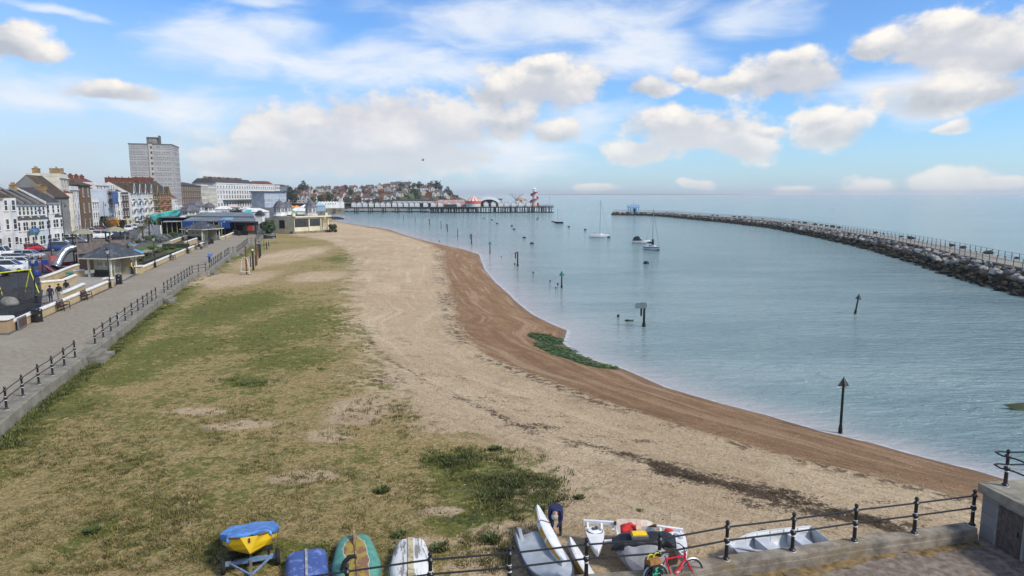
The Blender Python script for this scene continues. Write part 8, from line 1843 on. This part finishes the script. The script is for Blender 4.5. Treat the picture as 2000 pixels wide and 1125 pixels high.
marker('post with a bright green triangle top, nearest green marker', 1097, 562, 529, 8, (.80, .72), GTRI, 0, width=.10)
marker('post with a small green triangle top, farther along the shore', 957, 494, 470.5, 6, (.75, .80), GTRI, 0, width=.10)
def goal(label, px, py, top, dx, drop, m_=None, board=None):
 t, h = marker(label, px, py, top, 6, None, None, 0, width=.13); p = W(px, py, ZW); s = p.y/FPX
 m = MB(); m.tube([(0, 0, h-.1), (-dx*s*.5, 0, h), (-dx*s, 0, h-.15), (-dx*s, 0, h-drop*s)], .11, 6); m.build('bent_arm', m_ or WEEDP, t)
 return t, h, s
goal('hooked dark post in shallow water, between the two green markers toward the pier', 921, 476, 457.5, 2.5, 10)
t, h, s = goal('hooked dark post with a faded pink triangle', 1011, 520, 492.5, 4, 13); m = MB(); m.extr([(-8*s, h-3*s), (-3*s, h-.5*s), (-3*s, h-6*s)], (0, -.05, 0), (0, .05, 0), ((1, 0, 0), (0, 0, 1))); m.build('topmark', RTRI, t)
goal('small hooked post near the pier side of the bay', 874, 452, 438.5, 2.5, 7)
t, h = marker('post with a faded red marker near the pier', 839, 438.5, 428, 6, None, None, 0, width=.13); s = W(839, 438, ZW).y/FPX; m = MB(); m.extr([(-3.5*s, h-3*s), (1*s, h-3*s), (-.8*s, h+1.2*s)], (0, -.06, 0), (0, .06, 0), ((1, 0, 0), (0, 0, 1))); m.build('topmark', RTRI, t)
t, h = marker('post with a pale red marker closest to the pier', 788, 429.5, 421, 6, None, None, 0, width=.12)
for px, py, top, lb in ((894, 463.5, 446, 'plain thin post between two hooked posts'), (861.5, 445, 432, 'plain thin post second from the pier'), (811, 434, 424, 'plain thin post close to the pier')): marker(lb, px, py, top, 5, None, None, 0, width=.10)
t, h = marker('dark post carrying a grey double panel board off the weed patch', 1257.5, 638, 592, 8, None, None, 0, width=.12); s = W(1257, 638, ZW).y/FPX*1.05
m = MB(); m.box((-7*s, -.12, h-5.5*s), (22*s, .06, 10*s)); m.build('panel', mat('grey_sea_board', (.15, .19, .20), .5, .2, 1.5), t)
m = MB(); m.bar((-5.5*s, .05, h), (-5.5*s, .05, h-25*s), .16); m.bar((-6*s, .05, h-.1), (0, .05, h-.1), .14); m.build('side_arm', WEEDP, t)
# stakes and weed near groynes
for i, (px, py, r, lb) in enumerate([(1089, 556, .14, 'short dark stake left of the near green marker'), (1074, 550, .12, 'second short stake left of the near green marker'), (1041, 534, .14, 'floating dark stake between the pink triangle post and green marker'), (1005, 517, .16, 'dark stake beside the hooked post with the pink triangle'), (979, 502, .12, 'small dark stake near the far green marker'), (1207, 619.5, .16, 'small dark buoy left of the double panel board'), (858, 472, .16, 'tiny dark stake near the shingle edge'), (1085, 563, .1, 'low dark stub close to the green marker foot')]):
 m = MB(); m.tube([(0, 0, -.4), (.03, 0, r*1.8)], [r, r*.8], 7); o = m.build('stake', WEEDP, None, W(px, py, ZW)); tag(o, lb, 'stake')
m = MB(); leaf_cloud(m, (0, 0, .05), (.55, .28, .12), 60, .12, 5, 2); o = m.build('seaweed', LD, None, W(1231, 627, ZW), fix=False); stuff(o, 'floating clump of seaweed left of the panel board', 'seaweed')
q = W(1990, 800, ZW); m = MB(); m.loft([[(-.9, 0, .25), (-.9, .02, .28), (-.9, .04, .25)], [(.2, -.35, -.2), (.2, .1, .42), (.2, .5, -.2)], [(2.2, -.6, -.4), (2.2, .2, .45), (2.2, .9, -.4)]]); o = m.build('sunken_timber', mat('green_slimy_timber', (.03, .045, .018), .7, .3, 2), None, q, R(-8)); tag(o, 'pointed green slimy timber breaking the water at the right edge', 'timber')
# gulls
GUL = mat('gull_grey', (.05, .055, .065), .7)
for px, py, d, s, ang, lb in ((826, 313.5, 120, .55, 30, 'small grey gull flying high above the pier'), (855, 359, 90, .75, -40, 'grey gull flying above the headland, wings raised')):
 q = D(px, py, d); m = MB(); m.tube([(-.30*s*2, 0, 0), (-.1*s, 0, .02), (.2*s, 0, .03), (.42*s, 0, .02)], [.015, .08*s*1.3, .09*s*1.3, .02], 6)
 for k in (-1, 1): m.add([(.22*s, k*.05, .03), (-.05*s, k*.05, .03), (-.10*s, k*.55*s, .38*s), (.16*s, k*.5*s, .36*s)], [(0, 1, 2, 3)]); m.add([(.16*s, k*.5*s, .36*s), (-.10*s, k*.55*s, .38*s), (-.25*s, k*1.1*s, .62*s)], [(0, 1, 2)])
 o = m.build('gull', GUL, None, q, R(ang), smooth=False); s_ = o.modifiers.new('t', 'SOLIDIFY'); s_.thickness = .02; tag(o, lb, 'gull', None)
# ---------------------------------------------------------------- town on the far hill
def hz(x, y): return float(hill_z(np.array([x]), np.array([y]))[0])
TW_ = [cw('white_house_render', (.62, .62, .61)), cw('cream_house_render', (.55, .50, .42)), REDST, cw('pale_grey_house_render', (.45, .45, .46))]; TR_ = [mat('orange_tile_roof', (.15, .07, .05), .85, .2, .4), mat('brown_tile_roof', (.115, .065, .05), .85, .2, .4), mat('slate_tile_roof', (.10, .095, .10), .85, .2, .4)]
def hill_house(w, dp, h, rh, wm, rm, front=False, hip=False):
 t = thing('hill_house', '', 'house'); m = MB(); m.box((0, 0, h/2-1), (w, dp, h+2))
 if not hip: m.add([(-w/2, -dp/2, h), (-w/2, dp/2, h), (-w/2, 0, h+rh), (w/2, -dp/2, h), (w/2, dp/2, h), (w/2, 0, h+rh)], [(0, 2, 1), (3, 4, 5), (0, 3, 5, 2), (1, 2, 5, 4)])
 m.build('wall', wm, t); m = MB(); o = .4; i = w*.28 if hip else -o
 m.add([(-w/2-o, -dp/2-o, h-.2), (w/2+o, -dp/2-o, h-.2), (w/2+o, dp/2+o, h-.2), (-w/2-o, dp/2+o, h-.2), (-w/2+i, 0, h+rh+.1), (w/2-i, 0, h+rh+.1)], [(0, 1, 5, 4), (1, 2, 5), (2, 3, 4, 5), (3, 0, 4)] if hip else [(0, 1, 5, 4), (2, 3, 4, 5)])
 rf = m.build('roof', rm, t); m = MB(); m.box((w*.25, 0, h+rh+.3), (.9, .7, 1.8)); m.build('chimney', REDST, rf)
 if front:
  m = MB(); m.add([(-w*.1, -dp/2-.8, 0), (w*.36, -dp/2-.8, 0), (w*.36, -dp/2-.8, h), (w*.13, -dp/2-.8, h+rh*.75), (-w*.1, -dp/2-.8, h), (-w*.1, 0, 0), (w*.36, 0, 0), (w*.36, 0, h), (w*.13, 0, h+rh*.75), (-w*.1, 0, h)], [(0, 1, 2, 3, 4), (0, 5, 6, 1), (1, 6, 7, 2), (0, 4, 9, 5)]); m.build('front_gable', wm, t)
  m = MB(); m.add([(-w*.15, -dp/2-1.1, h-.4), (w*.13, -dp/2-1.1, h+rh*.75+.15), (w*.13, 0, h+rh*.75+.15), (-w*.15, 0, h-.4), (w*.41, -dp/2-1.1, h-.4), (w*.41, 0, h-.4)], [(0, 1, 2, 3), (1, 4, 5, 2)]); m.build('gable_roof', rm, t)
 for x in ((-w*.30, w*.13) if front else (-w*.25, w*.25)):
  for z in ((.9, h*.58) if h > 4 else (1.0,)):
   m = MB(); m.box((x, -dp/2-(.86 if front and x > 0 else .03), z+.6), (1.5, .06, 1.2)); m.build('window', PANE, t)
 return t
HV = [((9, 8, 5.2, 3.4), TW_[0], TR_[0], True, False, 'white hillside house with orange tiled roof and front gable'), ((10, 8, 5.4, 3.6), TW_[0], TR_[1], False, True, 'white hillside house with brown hipped roof'), ((8, 8, 5.0, 3.4), TW_[2], TR_[0], True, False, 'red brick hillside house with orange roof'), ((11, 8, 5.6, 3.2), TW_[1], TR_[2], False, False, 'cream hillside house with slate roof'), ((9, 8, 6.0, 3.0), TW_[3], TR_[1], True, False, 'pale grey hillside house with brown gabled roof'), ((9, 7, 4.6, 3.2), TW_[0], TR_[2], True, False, 'white hillside house with slate gabled roof')]
protoH = [None]*len(HV)
def put_house(k, p, rz, s=1.0, label=None):
 a = HV[k]
 if protoH[k] is None: protoH[k] = hill_house(*a[0], a[1], a[2], a[3], a[4]); o = protoH[k]
 else: o = clone(protoH[k])
 o.location = p; o.rotation_euler = (0, 0, rz); o.scale = (s, s, s); o['label'] = label or a[5]; o['group'] = 'houses on the hill: '+a[5].split('hillside')[0].strip()+' '+a[5].split('with')[1].strip()
def HXY(px, d): p = D(px, 380, d); return p.x, p.y
random.seed(31)
def hp(px, d, dz=0): x, y = HXY(px, d); return Vector((x, y, hz(x, y)+dz))
# front terrace of orange-roofed white houses left of the white pier wall
for i in range(5): put_house(0, hp(574+i*8.6, 655), R(8), 1.0)
for i, (px, d, k, s) in enumerate([(556, 700, 3, 1.1), (562, 760, 2, 1), (612, 690, 5, 1), (620, 740, 3, 1), (633, 720, 2, 1), (660, 668, 0, 1.25), (672, 720, 0, 1.2), (684, 690, 5, 1), (697, 668, 2, 1.1), (716, 655, 1, 1.35), (730, 680, 5, 1), (742, 670, 2, 1), (752, 700, 0, 1), (765, 690, 5, 1.1), (640, 790, 4, 1), (655, 770, 3, 1), (668, 800, 2, 1), (681, 770, 5, 1.1), (692, 810, 0, 1.1), (705, 780, 5, 1.2), (718, 760, 2, 1), (731, 790, 4, 1), (744, 760, 2, 1), (757, 800, 4, 1), (770, 770, 0, 1.1), (742, 830, 3, 1.2), (756, 850, 2, 1.1), (771, 850, 3, 1.3), (783, 850, 5, 1.3), (796, 850, 3, 1.3), (808, 855, 5, 1.1), (780, 790, 5, 1), (790, 770, 4, 1), (775, 730, 5, 1), (787, 720, 3, .9), (724, 835, 4, 1), (708, 830, 2, 1), (690, 850, 3, 1), (674, 850, 4, 1), (658, 840, 2, 1), (641, 850, 4, 1), (625, 830, 3, 1), (607, 800, 0, 1), (594, 760, 4, 1), (584, 800, 2, 1), (828, 790, 1, 1.1), (837, 720, 2, 1), (846, 740, 5, 1), (856, 760, 3, 1), (867, 740, 5, 1.1), (876, 700, 3, 1), (885, 690, 2, .9), (843, 800, 0, 1), (829, 745, 3, .9), (701, 725, 4, 1), (652, 715, 4, .9), (760, 735, 2, .9), (735, 725, 5, .9)]):
 put_house(k, hp(px, d), R(random.choice([6, 10, -10, 95, 20])), s*.72)
q = hp(779, 870); t = thing('church', 'tall grey church-like house standing on the hill crest', 'church', q, R(10)); m = MB(); m.box((0, 0, 3), (6, 6, 8)); m.box((2.4, -1, 5), (2, 2, 10)); m.build('wall', TW_[3], t); m = MB(); m.extr([(-3.4, 6.9), (0, 9.4), (3.4, 6.9)], (0, -3.4, 0), (0, 3.4, 0), ((1, 0, 0), (0, 0, 1))); m.build('roof', TR_[2], t)
# green slope
sl = MB(); g0 = [W(775, 386, 4)] ; pts = [(777, 391), (790, 385.5), (803, 379.5), (812, 376.5), (822, 378), (835, 384), (838, 386)]
ring = []
gs_x, gs_y = np.meshgrid(np.linspace(773, 834, 24), np.linspace(645, 745, 14));
def gsp(px, d): p = hp(px, d, .35); return p
m = MB(); N_ = 22; rows_ = []
for j in range(9):
 r = []
 for i in range(N_+1):
  f = i/N_; px = 772+64*f; dtop = 640+105*math.sin(math.pi*min(1, f*1.12+.02))**.8; d = 634+(dtop-634)*j/8; r.append(tuple(gsp(px, d)))
 rows_.append(r)
m.loft(rows_, closed=False); o = m.build('grass_slope', mat('bright_grass_slope', (.085, .135, .03), .95, .2, .06), None, smooth=True); struct(o)
# seafront wall, beach and beach huts beneath the hill
m = MB(); pr = [(560, 622), (690, 622), (780, 628), (840, 640), (890, 690), (925, 780)]; top_ = [Vector((*HXY(a, b), 1.9)) for a, b in pr]
m.loft([[tuple(p), tuple(p+Vector((0, -1.5, -4.7)))] for p in top_], closed=False); o = m.build('sea_wall', mat('grey_far_sea_wall', (.17, .155, .14), .9, .2, .2), None); s_ = o.modifiers.new('t', 'SOLIDIFY'); s_.thickness = .6; tag(o, 'grey sea wall along the foot of the far hill', 'sea wall')
m = MB(); m.loft([[tuple(p+Vector((0, 1, .05))), tuple(p+Vector((0, -9, .03)))] for p in top_], closed=False); struct(m.build('seafront_road', mat('pinkish_grey_road', (.26, .235, .23), .9, .1, .2)))
m = MB(); m.loft([[tuple(p+Vector((0, -1.0, -3.2))), tuple(p+Vector((-2, -26, -4.85)))] for p in top_[1:]], closed=False); struct(m.build('beach', mat('far_brown_shingle', (.20, .15, .11), .95, .15, .3)))
sh_ = MB(); sh_.box((0, 0, 1.2), (2.6, 2.4, 2.4)); sh_.extr([(-1.5, 2.4), (0, 3.3), (1.5, 2.4)], (0, -1.4, 0), (0, 1.4, 0), ((1, 0, 0), (0, 0, 1)), 1); shm = sh_.mesh('beach_hut', [TW_[3], TR_[2]])
for i in range(34):
 px = 770+i*3.9; p = Vector((*HXY(px, np.interp(px, [760, 840, 890, 925], [634, 648, 694, 776])), 2.0)); o = bpy.data.objects.new('beach_hut', shm); COL.objects.link(o); o.location = p; o.rotation_euler = (0, 0, R(10)); o.scale = (1.0, 1.0, random.uniform(.9, 1.3)); tag(o, 'tiny pale hut in the row under the green slope', 'hut', 'row of tiny huts below the far green slope')
# trees on the hill
TV = []
for k, (lm, hh, rr_) in enumerate(((LD, 9, 4.6), (LG, 7, 4.2), (LO, 6.5, 3.8))):
 t = tree('hill_tree', 'x', (0, 0, 0), hh, rr_, lm, trunk=.22, n=260, size=.75, seed=70+k); TV.append([t, False])
TL = ['dark green tree among the hillside houses', 'mid green tree among the hillside houses', 'olive tree among the hillside houses']; TGp = ['dark trees on the far hill', 'green trees on the far hill', 'olive trees on the far hill']
def put_tree(k, p, s, lab=None):
 o = TV[k][0] if not TV[k][1] else clone(TV[k][0]); TV[k][1] = True; o.location = p; o.rotation_euler = (0, 0, random.uniform(0, 6)); o.scale = (s, s, s*random.uniform(.85, 1.15)); o['label'] = lab or TL[k]; o['group'] = TGp[k] if not lab else 'singled out trees on the far hill'
for px, d, k, s, lb in [(591, 800, 0, 1.35, 'big dark pine rising above the orange roofs'), (822, 800, 0, 1.25, 'broad dark tree at the top of the green slope'), (838, 815, 0, 1.1, 'first dark tree right of the white crest house'), (845, 820, 0, 1.15, 'second dark tree on the headland shoulder'), (852, 815, 0, 1.2, 'dark tree in the middle of the headland clump'), (859, 810, 0, 1.1, 'last dark tree of the headland clump'), (873, 770, 0, 1.0, 'lone dark tree lower on the headland'), (566, 640, 0, 1.5, 'large dark tree at the right end of the glazed building'), (571, 630, 0, 1.3, 'dark tree behind the orange parasols'), (878, 765, 0, .8, 'small dark tree on the headland end'), (645, 665, 1, 1.2, 'yellowish green tree left of the white battlemented wall')]: put_tree(k, hp(px, d), s, lb)
for i in range(150):
 px = random.uniform(548, 815); d = random.choice([650, 675, 700, 730, 760, 800, 840, 870, 890]); put_tree(random.choice([0, 0, 1, 1, 2]), hp(px, d, -.5), random.uniform(.45, .9))
for i in range(22): px = random.uniform(828, 905); put_tree(random.choice([0, 1, 2]), hp(px, random.uniform(660, 800), -.5), random.uniform(.35, .7))
for i in range(26): px = 548+i*10.5+random.uniform(-4, 4); put_tree(random.choice([0, 0, 1]), hp(px, 895, -.5), random.uniform(.6, .9))
q = hp(605, 640); m = MB(); m.tube([(0, 0, 0), (0, 0, 14)], [.25, .15], 8); o = m.build('flagpole', WHITEP, None, q); tag(o, 'tall white flagpole in front of the orange-roofed terrace', 'flagpole')
# far jetty beyond the headland
for px0, px1 in ((931, 949), (967, 981)):
 a, b = W(px0, 386, ZW), W(px1, 386, ZW); a = D(px0, 385.7, 1150); b = D(px1, 385.7, 1150); m = MB(); m.box((0, 0, 0), ((b-a).length, 6, 2.6)); o = m.build('jetty', mat('dark_jetty', (.06, .065, .065), .9), None, ((a.x+b.x)/2, 1150, 1.2), 0); tag(o, 'dark far jetty section on the horizon behind the carousel' if px0 < 950 else 'dark far jetty section on the horizon right of the arched stage', 'jetty')
 m = MB(); [m.bar((x, 0, -4), (x, 0, 0), .8) for x in np.linspace(-(b-a).length/2+1, (b-a).length/2-1, 5)]; m.build('leg', mat('dark_jetty', (.06, .065, .065), .9), o)
# far coast on the horizon
m = MB(); N_ = 40; secs = []
for i in range(N_+1):
 f = i/N_; x, y = HXY(1040+430*f, 10500); h = 13*math.sin(math.pi*f)**.6*(1+.4*mnoise.noise((f*7, 3, 0)))+2; secs.append([(x, y-400, ZW), (x, y, ZW+h), (x, y+700, ZW)])
m.loft(secs, closed=False); struct(m.build('distant_hills', mat('far_coast_fields', (.10, .11, .07), .95, .2, .002)))
# ---------------------------------------------------------------- weeds, tufts and litter on the sand
random.seed(12)
def tuft_mesh(n, r, h, seed):
 rg = random.Random(seed); m = MB()
 for i in range(n):
  a = rg.uniform(0, 6.283); q = r*rg.random()**.6; p = Vector((q*math.cos(a), q*math.sin(a), 0)); L = h*rg.uniform(.5, 1.2); w = r*.07*rg.uniform(.6, 1.3); d = Vector((math.cos(a+rg.uniform(-1, 1)), math.sin(a+rg.uniform(-1, 1)), 0))*L*rg.uniform(.2, .9); s = d.orthogonal().normalized()*w if d.length > 1e-6 else Vector((w, 0, 0)); s = Vector((-d.y, d.x, 0)).normalized()*w
  t = p+d+Vector((0, 0, L)); k = p+d*.45+Vector((0, 0, L*.72)); m.add([p-s, p+s, k+s*.9, k-s*.9, t], [(0, 1, 2, 3), (3, 2, 4)])
 return m
# large single weeds one can point to
WG = leafmat('weed_leaves', (.032, .056, .010), (.085, .12, .024))
for i, (px, py, r, lb) in enumerate([(967, 880, .27, 'biggest dark green weed clump in the middle of the turf'), (745, 962, .30, 'dark green weed left of the greener turf'), (1130, 975, .20, 'green weed on the shingle right of the bending man'), (1250, 1000, .12, 'small green weed alone on the shingle behind the trimaran'), (780, 1050, .26, 'green weed above the peeling white boat'), (178, 1042, .26, 'green weed at the left of the yellow dinghy'), (958, 1058, .30, 'dark weed left of the bending man'), (1055, 998, .22, 'weed beside the bow of the white canoe'), (1492, 1043, .16, 'weed behind the open rowing boat'), (858, 1075, .3, 'weed at the stern of the peeling white boat')]):
 p = W(px, py, -.62); p.z = bz(p.x, p.y)-.02; t = thing('weed', lb, 'weed', p, 0, 'single weeds on the turf'); m = tuft_mesh(170, r, r*.55, 100+i); m.build('leaves', WG, t, fix=False)
TM = [tuft_mesh(16, .15, .09, 40+k) for k in range(5)]
_rg = np.random.RandomState(5)
def scatter(label, n, px0, px1, py0, py1, f, m_, smin, smax, name='grass'):
 N = n*24; PX, PY = _rg.uniform(px0, px1, N), _rg.uniform(py0, py1, N); z0 = ZB-.05
 xx, yy = (PX-1000)/FPX, (PY-562.5)/FPX; tt_ = (z0-CAMZ)/(-math.sin(PITCH)-yy*math.cos(PITCH)); X, Y = xx*tt_, (math.cos(PITCH)-yy*math.sin(PITCH))*tt_
 keep = np.nonzero(_rg.rand(N) < f(X, Y, PX, PY))[0][:n]; Z = beach_z(X, Y); m = MB()
 for i in keep:
  s = random.uniform(smin, smax); k = random.choice(TM); a = random.uniform(0, 6.28); b = len(m.v); z = Z[i]-.015; ca, sa = math.cos(a)*s, math.sin(a)*s; px_, py_ = X[i], Y[i]
  m.v += [(px_+x*ca-y*sa, py_+x*sa+y*ca, z+q*s) for x, y, q in k.v]; m.f += [tuple(b+j for j in fc) for fc in k.f]; m.m += k.m
 return stuff(m.build(name, m_, None, fix=False), label, 'grass')
_ko = np.array(sorted((p.y, p.x) for p in KO)); kxi = lambda y: np.interp(y, _ko[:, 0], _ko[:, 1])
def in_turf(x, y, px, py): return np.where((x < kxi(y)+.3) | (x > ip(GR, y)+.8), 0, (fbm(x, y, .5, 50)-.42)*4)
def in_green(x, y, px, py):
 q = np.minimum.reduce([np.hypot((px-960)/150, (py-935)/55), np.hypot((px-1010)/110, (py-980)/45), np.hypot((px-900)/80, (py-900)/28), np.hypot((px-520)/200, (py-1085)/34)*1.25, np.hypot((px-480)/90, (py-745)/18)*1.2])
 return np.maximum(0, 1.1-q)*(x > kxi(y)+.3)*np.maximum(0, fbm(x, y, .8, 52)-.36)*3.0
def by_kerb(x, y, px, py): d = x-kxi(y)-.15; return np.where(d > 0, np.maximum(0, 1-d/1.1), 0)
scatter('sparse straw and olive grass over the dry turf', 4200, 0, 1100, 560, 1122, in_turf, leafmat('olive_grass', (.085, .080, .018), (.23, .20, .06)), .6, 1.3)
scatter('fresh green grass of the greener turf patches', 1300, 380, 1150, 700, 1122, in_green, leafmat('green_grass', (.045, .062, .012), (.135, .15, .034)), .7, 1.6)
scatter('green grass fringe along the foot of the promenade wall', 700, -20, 420, 525, 880, by_kerb, leafmat('green_grass', (.045, .062, .012), (.135, .15, .034)), .9, 2.0)
# dried seaweed of the wrack line, heaped
def in_wrack(x, y, px, py):
 d = np.abs(x-(fbm(x, y, .25, 31)-.5)*-1.6-ip(WR, y)); w = np.interp(y, [18, 24, 26, 30, 36, 50, 70], [1.6, 2.0, 1.4, .6, .4, .3, .1]); return np.maximum(0, 1-d/w)*np.maximum(0, fbm(x, y, .9, 33)-.40)*3.2
scatter('dark dried seaweed lying along the tide wrack line', 2400, 730, 1720, 690, 1050, in_wrack, leafmat('dried_seaweed', (.030, .019, .010), (.13, .088, .045)), .22, .5, 'seaweed')
def in_alg(x, y, px, py): return 1 if any(math.hypot((px-a)/b, (py-c)/d) < 1 for a, c, b, d in ((1070, 660, 36, 8), (1085, 680, 46, 9), (1120, 698, 48, 8), (1165, 712, 48, 6), (1100, 690, 38, 9))) else 0
m = MB(); random.seed(9)
for i in range(1500):
 px, py = random.uniform(1030, 1225), random.uniform(648, 722)
 if not in_alg(0, 0, px, py): continue
 p = W(px, py, -2.5); z = bz(p.x, p.y)+.02; s = random.uniform(.10, .30); a = random.uniform(0, 6.28); b = len(m.v); m.v += [(p.x+s*math.cos(a+k*1.57)*(1 if k % 2 else .5), p.y+s*math.sin(a+k*1.57)*(1 if k % 2 else .5), z+random.uniform(0, .07)) for k in range(4)]; m.f.append((b, b+1, b+2, b+3)); m.m.append(0)
stuff(m.build('seaweed', leafmat('green_algae', (.03, .06, .010), (.075, .13, .02)), None, fix=False), 'bright green weed mat at the water edge', 'seaweed')
# pale stones and scraps
m = MB(); random.seed(14)
for i in range(420):
 px = random.uniform(200, 1850); py = random.uniform(640, 1110); p = W(px, py, -.65);
 if p.x > ip(SH, p.y)-1 or p.x < float(kxi(p.y))+.5: continue
 s = random.uniform(.012, .034); m.ball((p.x, p.y, bz(p.x, p.y)+.005), (s*1.3, s, s*.6), 5, 4, i % 3)
stuff(m.build('pebbles', [mat('pale_pebble', (.55, .50, .43), .8), mat('grey_pebble', (.30, .28, .26), .8), mat('brown_pebble', (.16, .10, .06), .8)], None), 'scattered single stones on sand and turf', 'pebbles')
# ---------------------------------------------------------------- air
HZ_ = bpy.data.materials.new('sea_haze'); HZ_.use_nodes = True; t = NT(HZ_.node_tree); t.n.clear(); o_ = t.node('ShaderNodeOutputMaterial'); v_ = t.node('ShaderNodeVolumePrincipled'); v_.inputs['Color'].default_value = (.95, .98, 1, 1); v_.inputs['Density'].default_value = .00013; v_.inputs['Anisotropy'].default_value = .2; t.l.new(v_.outputs[0], o_.inputs['Volume'])
m = MB(); m.box((0, 0, 22), (25000, 25000, 56)); stuff(m.build('haze', HZ_), 'thin sea haze', 'haze')
